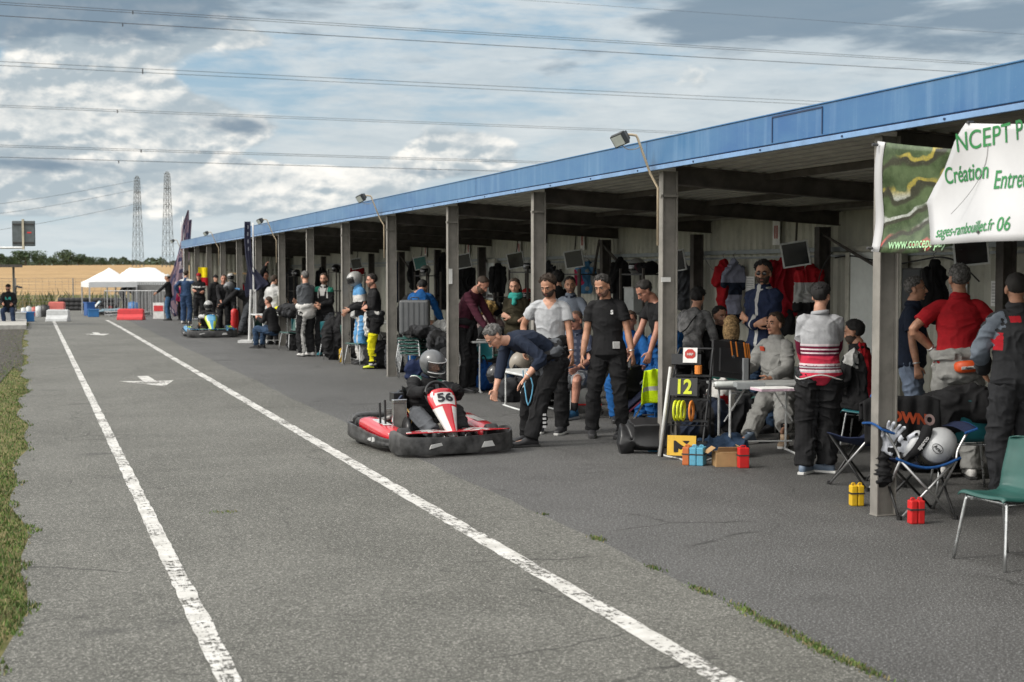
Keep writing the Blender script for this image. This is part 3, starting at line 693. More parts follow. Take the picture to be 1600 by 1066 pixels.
def person(label, pos, phi, H=1.76, pelvis=(0, 0, .955), lean=3, side=0, twist=0, curve=1.0, neck=0, head=(0, 0, 0),
           handL=(-.27, .05, .80), handR=(.27, .05, .80), poleL=(-.35, -1, 0), poleR=(.35, -1, 0),
           footL=(-.11, 0, 0, 8), footR=(.11, 0, 0, -8), kneeL=(-.15, 1, 0), kneeR=(.15, 1, 0),
           hair='short', hairc='dark', beard=None, glasses=None, cap=None, helmet=None, skinm=None,
           top='tee', topm=None, top_paint=None, sleeve=None, bulk=1.0, legs='trousers', legm=None, leg_paint=None, leg_loose=1.0,
           tied=None, collar=None, shoem=None, solem=None, gloves=None, vs=.008, belly=0., curlL=.55, curlR=.55, palmL=None, palmR=None,
           watch=None, hdL=None, hdR=None, group=None, female=False, hem=0., extras=None, sock=None, width=1.0, seatz=None, mouth=True, wr=1.0):
    NP[0] += 1; sd_ = NP[0]; S = H / 1.78; skinm = skinm or SK
    t = thing('person', label, 'person', tuple(pos), face_rot(phi), group)
    T = lambda p: V(*p)
    X, Y, Z = V(1, 0, 0), V(0, 1, 0), V(0, 0, 1)
    P = T(pelvis)
    def sdir(fr): 
        a = R(lean * fr); b = R(side * fr); v = V(math.sin(b), math.sin(a) * math.cos(b), math.cos(a) * math.cos(b)); return v
    c1, c2, c3 = (.55, .85, 1.08) if curve else (1, 1, 1)
    W0 = P + sdir(c1) * .14; C0 = W0 + sdir(c2) * .17; S0 = C0 + sdir(c3) * .178
    tw = lambda f: R(twist * f)
    def fr(d, a):      # frame at a spine point: right and forward vectors
        r0 = rotv(X, (0, 0, 1), -a); f = nrm(np.cross(d, r0)) * 1.0; r = nrm(np.cross(f, d)); return r, f
    dP, dW, dC, dS = sdir(.4), sdir(c1), sdir(c2), sdir(c3)
    rP, fP = fr(dP, 0); rW, fW = fr(dW, tw(.4)); rC, fC = fr(dC, tw(.8)); rS, fS = fr(dS, tw(1))
    fw = width * (.90 if female else 1)
    shl, shr = S0 - rS * .160 * fw - dS * .015, S0 + rS * .160 * fw - dS * .01
    nd = sdir(1.0); na = R(neck); nd = nrm(nd * math.cos(na) + fS * math.sin(na)); Nb = S0 + dS * .042; Hb = Nb + nd * .070
    # head frame
    hy, hp, hr = [R(q) for q in head]
    f0 = rotv(Y, (0, 0, 1), -tw(1) * 1.0); hf = rotv(f0, (0, 0, 1), -hy); hrgt = nrm(np.cross(hf, Z)); hf = rotv(hf, hrgt, -hp); hu = nrm(np.cross(hrgt, hf))
    hrgt, hu = nrm(hrgt * math.cos(hr) - hu * math.sin(hr)), nrm(hu * math.cos(hr) + hrgt * math.sin(hr))
    Hc = Hb + hu * .095 + hf * .022
    Hm = Matrix(((hrgt[0], hf[0], hu[0]), (hrgt[1], hf[1], hu[1]), (hrgt[2], hf[2], hu[2])))
    def hp_(x, y, z): return Hc + hrgt * x + hf * y + hu * z
    hipL, hipR = P - rP * .095 * fw - dP * .05, P + rP * .095 * fw - dP * .05
    UA, FA, TH, SH = .29, .255, .425, .405
    kn, an, el, wrs = {}, {}, {}, {}
    for s_, hip, ft, kp in (('L', hipL, footL, kneeL), ('R', hipR, footR, kneeR)):
        kn[s_], an[s_] = ik(hip, V(ft[0], ft[1], ft[2] / S + .085), TH, SH, T(kp))
    for s_, sh_, h_, pl in (('L', shl, handL, poleL), ('R', shr, handR, poleR)):
        el[s_], wrs[s_] = ik(sh_, T(h_), UA, FA, T(pl))
    fin = Matrix.Scale(S, 4)
    def out(mb): return mb.xf(fin)
    def hand(mb, w, d, pn, curl, side_, rs=1.0):     # d finger direction, pn palm normal
        mb.pid = PID['hand']; d = nrm(d); pn = nrm(pn - d * np.dot(pn, d)); sd = nrm(np.cross(d, pn)) * side_
        mb.loft([(w - d * .015, sd, pn, .025 * rs, .019 * rs), (w + d * .03, sd, pn, .034 * rs, .017 * rs), (w + d * .075, sd, pn, .041 * rs, .0155 * rs), (w + d * .092, sd, pn, .038 * rs, .013 * rs)], n=12)
        for k, (o, L) in enumerate(((.031, .068), (.0105, .077), (-.0105, .072), (-.031, .056))):
            b = w + d * .085 + sd * o; a = 0; pts = [b - d * .012, b]; dd = nrm(d + sd * o * 3.2)
            for q, fr_ in enumerate((.45, .32, .23)):
                a += curl * (.55 if q == 0 else .8); v = nrm(dd * math.cos(a) + pn * math.sin(a)); b = b + v * L * fr_; pts.append(b)
            mb.tube(pts, [.0098 * rs, .0098 * rs, .0092 * rs, .0085 * rs, .0072 * rs], 8, 2, round_=True)
        b = w + d * .022 + sd * .026; v = nrm(sd * .85 + d * .62 + pn * .28); v2 = nrm(sd * .35 + d * .9 + pn * (.25 + .4 * curl))
        mb.tube([b - sd * .01, b + v * .034, b + v * .034 + v2 * .03, b + v * .034 + v2 * .052], [.0135 * rs, .012 * rs, .0105 * rs, .0085 * rs], 8, 2, round_=True)
    # ---- body
    b = MB(); b.pid = PID['torso']
    b.loft([(P - dP * .10, rP, fP, .12 * fw, .09), (P - dP * .02, rP, fP, .158 * fw, .108), (P + dP * .07, rW, fW, .148 * fw, .104 + belly * .6), (W0 + dW * .02, rW, fW, .138 * fw, .100 + belly),
            (C0, rC, fC, .158 * fw, .112 + belly * .4), (S0 - dS * .045, rS, fS, .155 * fw, .098), (S0 + dS * .005, rS, fS, .115 * fw, .076), (Nb + nd * .01, rS, fS, .064, .062), (Hb, hrgt, hf, .056, .062), (Hc - hu * .06, hrgt, hf, .052, .06)], n=20, sub=2)
    for s_, sh_ in (('L', shl), ('R', shr)):
        b.pid = PID['arm' + s_]; e, w = el[s_], wrs[s_]; in_ = nrm(S0 - sh_)
        b.tube([sh_ + in_ * .06 - dS * .03, sh_ - dS * .026 + in_ * .012, sh_ * .6 + e * .4, e, e * .62 + w * .38, w * .9 + e * .1, w], [.030, .040, .043, .037, .040, .029, .025], 12, 3, round_=True)
        sgn = -1 if s_ == 'L' else 1; hd_ = hdL if s_ == 'L' else hdR; dd = nrm(w - e) if hd_ is None else nrm(T(hd_)); pm_ = palmL if s_ == 'L' else palmR
        if pm_ is None: pm_ = -rS * sgn + .3 * (-fS if w[2] < .95 else fS) 
        hand(b, w, dd, T(pm_), curlL if s_ == 'L' else curlR, sgn * (1 if np.dot(np.cross(dd, T(pm_)), Y) * sgn > 0 else -1) if True else 1)
    for s_, hip in (('L', hipL), ('R', hipR)):
        b.pid = PID['leg' + s_]; k, a = kn[s_], an[s_]
        b.tube([hip + dP * .03, hip, hip * .5 + k * .5, k, k * .68 + a * .32 - nrm(T(kneeL if s_ == 'L' else kneeR)) * .012, a * .9 + k * .1, a], [.078, .083, .070, .052, .054, .036, .034], 12, 3, round_=True)
        ft = footL if s_ == 'L' else footR; fa = R(-ft[3]); fd = V(-math.sin(fa), math.cos(fa), 0) if True else Y
        b.tube([a - V(0, 0, .03) - fd * .03, a - V(0, 0, .045) + fd * .08, a - V(0, 0, .055) + fd * .15], [.029, .028, .022], 8, 2, round_=True)
    b.pid = PID['head']
    b.ell(hp_(0, -.012, .035), (.0745, .094, .082), Hm, 20, 13); b.ell(hp_(0, .012, -.025), (.063, .076, .085), Hm, 18, 12)
    b.ell(hp_(0, .030, -.078), (.044, .046, .034), Hm, 14, 9); b.ell(hp_(0, .066, -.098), (.020, .016, .014), Hm, 10, 7)
    b.ell(hp_(0, .070, .028), (.050, .020, .012), Hm, 12, 7); b.ell(hp_(0, .028, -.022), (.067, .052, .022), Hm, 14, 8)
    b.tube([hp_(0, .082, .018), hp_(0, .094, -.006), hp_(0, .105, -.028)], [.0075, .0095, .0125], 8, 2, round_=True); b.ell(hp_(0, .092, -.034), (.0185, .013, .010), Hm, 10, 7)
    b.ell(hp_(0, .078, -.063), (.024, .011, .011), Hm, 10, 7)
    for q in (-1, 1): b.ell(hp_(q * .074, -.012, -.012), (.011, .022, .033), Hm @ Matrix.Rotation(q * -.35, 3, 'Z'), 10, 8)
    body = vox(out(b), 'body', skinm, t, vs * .8, 2)
    # ---- face
    if not helmet:
        for q in (-1, 1):
            m = MB(); m.ell(hp_(q * .031, .0735, .006), (.0145, .0090, .0048), Hm, 10, 7); out(m).build('eye', eyew, t, smooth=True)
            m = MB(); m.ell(hp_(q * .031, .0795, .0055), (.0080, .0065, .0050), Hm, 8, 6); out(m).build('iris', eyed, t, smooth=True)
            m = MB(); m.tube([hp_(q * .012, .088, .024), hp_(q * .03, .087, .030), hp_(q * .05, .074, .024)], [.0042, .0055, .003], 6, 2); out(m).build('eyebrow', mat('hair_' + (hairc if hairc not in ('blonde', 'shaved', 'grey') else 'brown'), HAIR[hairc if hairc not in ('blonde', 'shaved', 'grey') else 'brown'], .8), t, smooth=True)
        if mouth: m = MB(); m.tube([hp_(-.024, .080, -.062), hp_(0, .0895, -.0605), hp_(.024, .080, -.062)], [.0035, .0062, .0035], 8, 2); out(m).build('mouth', lipm, t, smooth=True)
    hm = mat('hair_' + hairc, HAIR[hairc], .9, var=.4, vs=45, bump=1.0, bs=150, spec=.08)
    def shell(name, mask, th, m_, base=((0, -.012, .035), (.0745, .094, .082)), rough=.004, res=(44, 30), low=None):
        mb = MB(); n, k = res; vs_ = []; 
        rr = random.Random(sd_)
        for i in range(k + 1):
            a = PI * i / k
            for j in range(n):
                c_ = 2 * PI * j / n; ux, uy, uz = math.sin(a) * math.cos(c_), math.sin(a) * math.sin(c_), math.cos(a)
                x, y, z = base[0][0] + base[1][0] * ux, base[0][1] + base[1][1] * uy, base[0][2] + base[1][2] * uz
                g_ = mask(x, y, z); tt = th * min(1, max(0, g_)) ** .7 * (1 + .35 * math.sin(x * 90 + sd_) * math.sin(y * 80 + z * 60)) + (rr.uniform(-1, 1) * rough if g_ > 0 else 0) + .001 - (.012 if g_ <= 0 else 0)
                if low: x, y, z = low(x, y, z)
                vs_.append(hp_(x + ux * tt, y + uy * tt, z + uz * tt))
        fs = []
        for i in range(k):
            for j in range(n): 
                q = (i * n + j, i * n + (j + 1) % n, (i + 1) * n + (j + 1) % n, (i + 1) * n + j)
                fs.append(q)
        mb.add(vs_, fs); bm_o = out(mb).build(name, m_, t, smooth=True); return bm_o
    if not helmet and hair != 'none' and not (cap and hair == 'cap'):
        def hm_(x, y, z):      # inside the hairline
            f = 1.0
            line = .083 - max(0, -(y - .03)) * 1.0
            jj = .006 * math.sin(x * 130 + sd_) + .004 * math.sin(x * 310)
            if y > .035: return (z - (.092 + (y - .035) * .05 - abs(x) * .28) + jj) * 34
            lo = -.005 + (y + .03) * .9 if y > -.03 else -.045 + max(0, -y - .03) * -.35
            if abs(x) > .06 and -.04 < y < .012: lo = max(lo, .018)
            return (z - lo + jj * .5) * 26
        th = {'short': .013, 'crop': .006, 'shaved': .003, 'thick': .022, 'long': .016}[hair]
        shell('hair', hm_, th, hm, rough={'thick': .006, 'short': .0035, 'crop': .0015, 'shaved': .0006, 'long': .003}[hair])
        if hair in ('short', 'thick') and vs < .0095:
            m = MB(); rr = random.Random(sd_ * 3); tl = .020 if hair == 'short' else .034
            for _ in range(230):
                a = rr.uniform(0, 2 * PI); e_ = rr.uniform(.12, 1.0); uz = e_; q_ = math.sqrt(max(0, 1 - uz * uz)); ux, uy = q_ * math.cos(a), q_ * math.sin(a)
                x, y, z = .0745 * ux, -.012 + .094 * uy, .035 + .082 * uz
                if hm_(x, y, z) < .25: continue
                n_ = V(ux, uy, uz); d_ = nrm(n_ * .55 + V(rr.gauss(0, .35), rr.gauss(.1, .35), .45)); p0 = V(x, y, z) + n_ * th * .45; p1 = p0 + d_ * tl * rr.uniform(.5, 1.0) * .9
                m.tube([hp_(*p0), hp_(*(p0 * .5 + p1 * .5 + n_ * .003)), hp_(*p1)], [.0055, .0045, .0012], 5)
            out(m).build('hair_tufts', hm, t)
        if hair == 'long':
            m = MB()
            for k_ in range(26):
                a = PI * (1.08 + .84 * k_ / 25); x, y = math.cos(a) * .076, math.sin(a) * .09 - .012
                if k_ in (0, 25): y += .02
                ln = .17 + .03 * math.sin(k_ * 2.3)
                m.tube([hp_(x * .9, y * .8, .07), hp_(x * 1.12, y * 1.12, .0), hp_(x * 1.18, y * 1.15, -.08), hp_(x * 1.0, y * 1.0, -.06 - ln * .6)], [.014, .016, .015, .006], 6, 3, round_=True)
            out(m).build('long_hair', hm, t, smooth=True)
    if beard:
        bm_ = mat('hair_beard_' + beard, {'stubble': (.22, .125, .09), 'dark': (.055, .036, .027), 'brown': (.10, .06, .038), 'grey': (.25, .23, .21)}[beard], .85, var=.3, vs=40, bump=.8, bs=140)
        shell('beard', lambda x, y, z: min(1, (-.040 - z + max(0, abs(x) - .03) * .55 + (.0 if y > .0 else y * .5) + .003 * math.sin(x * 200)) * 60) if not (abs(x) < .018 and z > -.068 and y > .05 and z < -.056) else -1, .0030 if beard != 'stubble' else .0010, bm_, base=((0, .020, -.035), (.0655, .074, .080)), rough=.0012, res=(40, 32))
    if glasses:
        g_ = MB()
        for q in (-1, 1):
            g_.tube([hp_(q * .031 + math.cos(a) * .022, .094 - abs(math.cos(a)) * .003 * q * (1 if math.cos(a) > 0 else -1), .004 + math.sin(a) * .016) for a in np.linspace(0, 2 * PI, 13)[:-1]], .0022, 5, closed=True)
            g_.tube([hp_(q * .053, .090, .010), hp_(q * .074, .06, .010), hp_(q * .079, -.01, .002)], .0022, 5)
        g_.tube([hp_(-.01, .096, .009), hp_(.01, .096, .009)], .002, 5)
        go = out(g_).build('glasses', mat('glasses_frame', (.03, .015, .012), .4), t)
        if glasses == 'sun':
            for q in (-1, 1): m = MB(); m.ell(hp_(q * .031, .092, .004), (.0225, .004, .0165), Hm, 12, 7); out(m).build('lens', lensm, go, smooth=True)
    if cap:
        cm__ = cloth('cap_' + cap[0], cap[1]); shell('cap', lambda x, y, z: (z - .040 + (.012 if y < 0 else 0)) * 60, .016, cm__, rough=.0006, res=(32, 22))
        m = MB(); m.grid(lambda u, v: hp_((u - .5) * .13 * (1 - .25 * v * v), .075 + v * .075 * (1 - (2 * u - 1) ** 2 * .45), .052 - .012 * v - .014 * (2 * u - 1) ** 2), 8, 5, .004); out(m).build('cap_peak', cm__, t, smooth=True)
    # ---- top garment
    off = {'tee': .012, 'polo': .014, 'long': .013, 'jacket': .024, 'suit': .020}[top] * bulk
    sl = sleeve if sleeve is not None else {'tee': .62, 'polo': .68, 'long': 1.97, 'jacket': 1.97, 'suit': 1.95}[top]
    topm = topm if isinstance(topm, (list, tuple)) else [topm]
    m = MB(); m.pid = PID['torso']; hz = (-.055 - hem if top not in ('suit',) else -.02) if tied is None else .01
    colr = .012 if top in ('tee', 'long') else .020
    m.loft([(P + dP * hz, rP, fP, .186 * fw + off, .138 + off), (P + dP * .03, rW, fW, .170 * fw + off, .122 + belly * .5 + off), (W0 + dW * .01, rW, fW, .144 * fw + off * 1.1, .103 + belly + off), (C0, rC, fC, .162 * fw + off, .113 + belly * .4 + off),
            (S0 - dS * .055, rS, fS, .158 * fw + off * .7, .100 + off * .8), (S0 - dS * .012, rS, fS, .138 * fw + off * .5, .086 + off * .5), (S0 + dS * .016, rS, fS, .098 * fw + off * .4, .074 + off * .4), (S0 + dS * .044, rS, fS, .066 + colr * .6, .064 + colr * .6)] + ([] if top in ('tee', 'long') else [(Nb + nd * .035, rS, fS, .064 + colr * .5, .066 + colr * .5)]), n=22, sub=2)
    for s_, sh_ in (('L', shl), ('R', shr)):
        m.pid = PID['arm' + s_]; e, w = el[s_], wrs[s_]; in_ = nrm(S0 - sh_); pts = [sh_ + in_ * .07 - dS * .012, sh_ - dS * .018 + in_ * .012]; rad = [.044 + off * .6, .050 + off * .8]
        if sl <= 1: pts += [sh_ * (1 - sl * .5) + e * sl * .5, sh_ * (1 - sl) + e * sl]; rad += [.052 + off, .050 + off * 1.5]
        else:
            pts += [sh_ * .55 + e * .45, e]; rad += [.046 + off, .041 + off]; q = sl - 1
            pts += [e * (1 - q * .5) + w * q * .5, e * (1 - q) + w * q]; rad += [.041 + off * .9, .031 + off * .6]
        m.tube(pts, rad, 14, 3)
    vs1 = vs * 1.0
    amp = {'tee': .009, 'polo': .009, 'long': .009, 'jacket': .016, 'suit': .016}[top] * wr
    tn = {'tee': 't_shirt', 'polo': 'polo_shirt', 'long': 'sweater', 'jacket': 'jacket', 'suit': 'race_suit_top'}[top]
    inv = 1 / S
    def wrapp(fn):
        if not fn: return None
        def g_(cen, inf):
            c = cen * inv; rel = c - C0; loc = np.stack([rel @ rC, rel @ fC, rel @ dC], 1); return fn(c, loc, inf)
        return g_
    tg = vox(out(m), tn, topm, t, vs1, 3, amp, (7, 7, 12), wrapp(top_paint), seed=sd_)
    if collar is not None:
        m = MB(); m.tube([Nb + nd * (.012 + .008 * math.cos(a)) + rS * math.cos(a) * .074 + fS * math.sin(a) * .078 - nd * (.018 if math.sin(a) > .5 else 0) for a in np.linspace(PI / 2 + .25, PI / 2 + 2 * PI - .25, 22)], .0125 if top != 'tee' else .006, 8, flat=1.6); out(m).build('collar', collar, tg, smooth=True)
    # ---- legs
    legm = legm if isinstance(legm, (list, tuple)) else [legm]
    if legs:
        m = MB(); m.pid = PID['torso']; lo = {'trousers': .018, 'jeans': .012, 'shorts': .022, 'suit': .026}[legs] * leg_loose
        lw = min(lo, .016)
        m.loft([(P - dP * .13, rP, fP, .10 * fw, .08), (P - dP * .05, rP, fP, .158 * fw + lw, .108 + lw), (P + dP * .045, rW, fW, .150 * fw + lw * .6, .106 + belly * .5 + lw * .6), (P + dP * .085, rW, fW, .147 * fw + lo * .4, .104 + belly * .6 + lo * .4)], n=20, sub=2)
        for s_, hip in (('L', hipL), ('R', hipR)):
            m.pid = PID['leg' + s_]; k, a = kn[s_], an[s_]; e_ = .86 if legs != 'shorts' else 0
            if legs == 'shorts': m.tube([hip + dP * .02, hip, hip * .5 + k * .5, k * .92 + hip * .08], [.082 + lo, .086 + lo, .078 + lo, .068 + lo], 14, 3)
            else: 
                an2 = a + (k - a) * .02 - V(0, 0, .012)
                m.tube([hip + dP * .02, hip, hip * .5 + k * .5, k, k * .55 + an2 * .45, an2 * .88 + k * .12, an2], [.082 + lo, .086 + lo, .073 + lo, .058 + lo, .053 + lo * 1.25, .047 + lo * 1.25, .046 + lo * 1.25], 14, 3)
        lg = vox(out(m), {'trousers': 'trousers', 'jeans': 'jeans', 'shorts': 'shorts', 'suit': 'race_suit_trousers'}[legs], legm, t, vs1, 3, .016 * wr * leg_loose ** .5, (8, 8, 14), wrapp(leg_paint), seed=sd_ + 5)
    # ---- race suit top tied round the waist
    if tied is not None:
        tied = tied if isinstance(tied, (list, tuple)) else [tied]
        m = MB(); m.pid = 1
        rg = [P + dP * (.075 + .012 * math.sin(3 * a)) + rP * math.cos(a) * (.190 * fw) + fP * math.sin(a) * (.150 + belly * .7) for a in np.linspace(0, 2 * PI, 25)[:-1]]
        m.tube(rg, .030, 8, closed=True, flat=1.5)
        m.loft([(P + dP * .09 - fP * .015, rP, fP, .182 * fw, .142 + belly * .6), (P - dP * .02 - fP * .02, rP, fP, .190 * fw, .145 + belly * .5), (P - dP * .11 - fP * .03, rP, fP, .178 * fw, .132)], n=18)
        m.pid = 2
        fx = fP * (.165 + belly * .5)
        m.tube([P + dP * .07 + fx, P - dP * .04 + fx + rP * .05, P - dP * .20 + fx * .95 + rP * .085, P - dP * .32 + fx * .9 + rP * .08], [.03, .038, .036, .03], 10, 3, round_=True)
        m.tube([P + dP * .07 + fx, P - dP * .05 + fx - rP * .06, P - dP * .18 + fx * .95 - rP * .10, P - dP * .27 + fx * .9 - rP * .09], [.03, .038, .036, .03], 10, 3, round_=True)
        vox(out(m), 'tied_race_suit', tied, t, vs1, 3, .018, (9, 9, 13), wrapp((lambda c, l, i: (vnoise(c * 7) > .62).astype(int)) if len(tied) > 1 else None), seed=sd_ + 9)
    # ---- shoes
    for s_, ft in (('L', footL), ('R', footR)):
        if shoem is None: break
        a = an[s_]; fa = R(-ft[3]); fd = V(-math.sin(fa), math.cos(fa), 0); sdv = V(math.cos(fa), math.sin(fa), 0); g0 = V(a[0], a[1], ft[2] / S); sm_ = shoem[0 if s_ == 'L' else 1] if isinstance(shoem, (list, tuple)) else shoem
        m = MB(); m.loft([(g0 - fd * .075 + Z * .052, sdv, Z, .030, .038), (g0 - fd * .04 + Z * .062, sdv, Z, .039, .056), (g0 + fd * .03 + Z * .058, sdv, Z, .042, .052), (g0 + fd * .09 + Z * .042, sdv, Z, .047, .034), (g0 + fd * .15 + Z * .034, sdv, Z, .045, .026), (g0 + fd * .185 + Z * .030, sdv, Z, .032, .020)], n=16, sub=2, power=2.3)
        m.tube([g0 - fd * .012 + Z * .07, g0 - fd * .012 + Z * .125], [.048, .046], 12)
        so = out(m).build('shoe', sm_, t, smooth=True)
        m = MB(); m.prism([(x, y) for x, y in [( .030, -.105), (.040, -.06), (.040, .02), (.049, .09), (.044, .16), (.022, .205), (-.022, .205), (-.044, .16), (-.049, .09), (-.040, .02), (-.040, -.06), (-.030, -.105)]], 0.002, .026)
        m.xf(Matrix.Translation(Vector(g0)) @ Matrix.Rotation(fa, 4, 'Z')); out(m).build('sole', solem or mat('rubber_sole', (.03, .03, .03), .8), so, bevel=.004)
    if gloves is not None:
        for s_ in 'LR':
            m = MB(); e, w = el[s_], wrs[s_]; hd_ = hdL if s_ == 'L' else hdR; dd = nrm(w - e) if hd_ is None else nrm(T(hd_)); sgn = -1 if s_ == 'L' else 1; pm_ = palmL if s_ == 'L' else palmR
            if pm_ is None: pm_ = -rS * sgn
            hand(m, w, dd, T(pm_), curlL if s_ == 'L' else curlR, sgn, 1.28); m.tube([w - dd * .06, w + dd * .02], [.042, .036], 12); vox(out(m), 'glove', gloves, t, vs, 1)
    if watch:
        e, w = el[watch], wrs[watch]; d = nrm(w - e); u = nrm(np.cross(d, Z + .01)); u2 = np.cross(d, u)
        m = MB(); m.tube([w - d * .03 + u * math.cos(a) * .031 + u2 * math.sin(a) * .031 for a in np.linspace(0, 2 * PI, 13)[:-1]], .007, 6, closed=True); out(m).build('wrist_watch', metal('watch', (.6, .6, .6), .3), t, smooth=True)
    if sock is None and legs != 'shorts': sock = _M.get('cloth_sockdark') or cloth('sockdark', (.03, .03, .032))
    if sock is not None:
        for s_ in 'LR':
            a, k = an[s_], kn[s_]; m = MB(); m.tube([a - V(0, 0, .02), a, a + (k - a) * .28], [.040, .042, .047], 12); out(m).build('sock', sock, t, smooth=True)
    J = dict(P=P * S, C0=C0 * S, S0=S0 * S, Hc=Hc * S, kn={k: v * S for k, v in kn.items()}, an={k: v * S for k, v in an.items()}, el={k: v * S for k, v in el.items()}, wr={k: v * S for k, v in wrs.items()}, Hm=Hm, S=S, rC=rC, fC=fC, dC=dC, hp=lambda x, y, z: hp_(x, y, z) * S)
    if helmet: helmet_on(t, J, helmet)
    if extras: extras(t, J)
    return t, J
def helmet_mb(parent, M, cols, name='helmet', scale=1.0, visor='clear', root=None, strip=None):
    """full-face helmet in its own frame: +Y front; parts parented to parent"""
    shellm, trim, vism = cols
    n, k = 36, 26; A_ = .128 * scale, .158 * scale, .138 * scale
    sh = MB(); vz = MB()
    def pt(a, c, t_=0):
        ux, uy, uz = math.sin(a) * math.cos(c), math.sin(a) * math.sin(c), math.cos(a)
        z = A_[2] * uz; 
        if uz < 0: z = A_[2] * uz * 1.08
        fwd = 1 + .13 * max(0, uy) * (1 if uz < -.1 else 0) * min(1, (-uz - .1) * 2.5 if uz < -.1 else 0)
        return ((A_[0] + t_) * ux * (1 - .10 * max(0, -uz)), (A_[1] + t_) * uy * fwd, z + t_ * uz)
    def port(a, c):     # eye opening
        uz = math.cos(a); uy = math.sin(a) * math.sin(c); return -.42 < uz < .32 and uy > .32
    for i in range(k):
        for j in range(n):
            a0, a1 = PI * i / k * .86, PI * (i + 1) / k * .86; b0, b1 = 2 * PI * j / n, 2 * PI * (j + 1) / n
            q = [pt(a0, b0), pt(a1, b0), pt(a1, b1), pt(a0, b1)]
            if port((a0 + a1) / 2, (b0 + b1) / 2): vz.add([pt(x, y, .004) for x, y in ((a0, b0), (a1, b0), (a1, b1), (a0, b1))], [(0, 1, 2, 3)])
            else: sh.cur = 0; sh.add(q, [(0, 1, 2, 3)])
    def fin(mb, nm, m_, par):
        mb.xf(M); me_o = mb.build(nm, m_, par, smooth=True)
        bm = bmesh.new(); bm.from_mesh(me_o.data); bmesh.ops.remove_doubles(bm, verts=bm.verts, dist=.0004); bmesh.ops.recalc_face_normals(bm, faces=bm.faces); bm.to_mesh(me_o.data); bm.free(); me_o.data.polygons.foreach_set('use_smooth', [True] * len(me_o.data.polygons)); return me_o
    o = fin(sh, name, shellm, parent); so = o.modifiers.new('shell', 'SOLIDIFY'); so.thickness = .012; so.offset = -1
    v_ = fin(vz, 'visor', vism, o); so = v_.modifiers.new('shell', 'SOLIDIFY'); so.thickness = .003
    tr = MB(); a_ = math.acos(.34)
    tr.tube([pt(a_, c, .006) for c in np.linspace(.34, PI - .34, 16)], .005, 6, 2)
    tr.tube([pt(math.acos(-.44), c, .006) for c in np.linspace(.34, PI - .34, 16)], .005, 6, 2)
    tr.tube([pt(PI * .86, c, .002) for c in np.linspace(0, 2 * PI, 33)[:-1]], .008, 6, closed=True)
    tr.xf(M).build('visor_seal', trim, o, smooth=True)
    if strip:
        s2 = MB()
        for q in range(-3, 4):
            s2.grid(lambda u, v, q=q: pt(.25 + u * 1.0 if True else 0, PI / 2 + q * .30 + (v - .5) * .12, .0035), 6, 1, .002)
        s2.xf(M).build('helmet_stripe', strip, o)
    return o
def helmet_on(t, J, spec):
    M = Matrix.Scale(J['S'], 4) ; Hm = J['Hm'].to_4x4(); c = Vector(J['hp'](0, .005, .012)); helmet_mb(t, Matrix.Translation(c) @ Hm @ M, spec[:3], strip=spec[3] if len(spec) > 3 else None)
# ------------------------------------------------------------ kart
tyrem = mat('tyre_rubber', (.022, .022, .023), .75, var=.2, vs=20, bump=.2, bs=60); rimm = metal('rim', (.45, .45, .45), .4)
def wheel(parent, x, y, r, w, steer=0):
    m = MB(); prof = [(r * .52, -w * .5), (r * .9, -w * .52), (r * .99, -w * .42), (r, -w * .2), (r, w * .2), (r * .99, w * .42), (r * .9, w * .52), (r * .52, w * .5)]
    rs = []; n = 28
    for k in range(n): a = 2 * PI * k / n; rs.append([(px_ * 0 + q[1], q[0] * math.cos(a), q[0] * math.sin(a)) for q in prof])
    m.rings(rs, closed=True); m.xf(Matrix.Translation((x, y, r)) @ Matrix.Rotation(R(steer), 4, 'Z')); o = m.build('wheel', tyrem, parent, smooth=True)
    m = MB(); prof = [(r * .5, -w * .46), (r * .46, -w * .2), (r * .2, -w * .1), (.012, -w * .1), (.012, w * .1), (r * .2, w * .1), (r * .46, w * .2), (r * .5, w * .46)]
    rs = [[(q[1], q[0] * math.cos(2 * PI * k / 20), q[0] * math.sin(2 * PI * k / 20)) for q in prof] for k in range(20)]
    m.rings(rs, closed=True); m.xf(Matrix.Translation((x, y, r)) @ Matrix.Rotation(R(steer), 4, 'Z')); m.build('rim', rimm, o, smooth=True); return o
px_ = 0
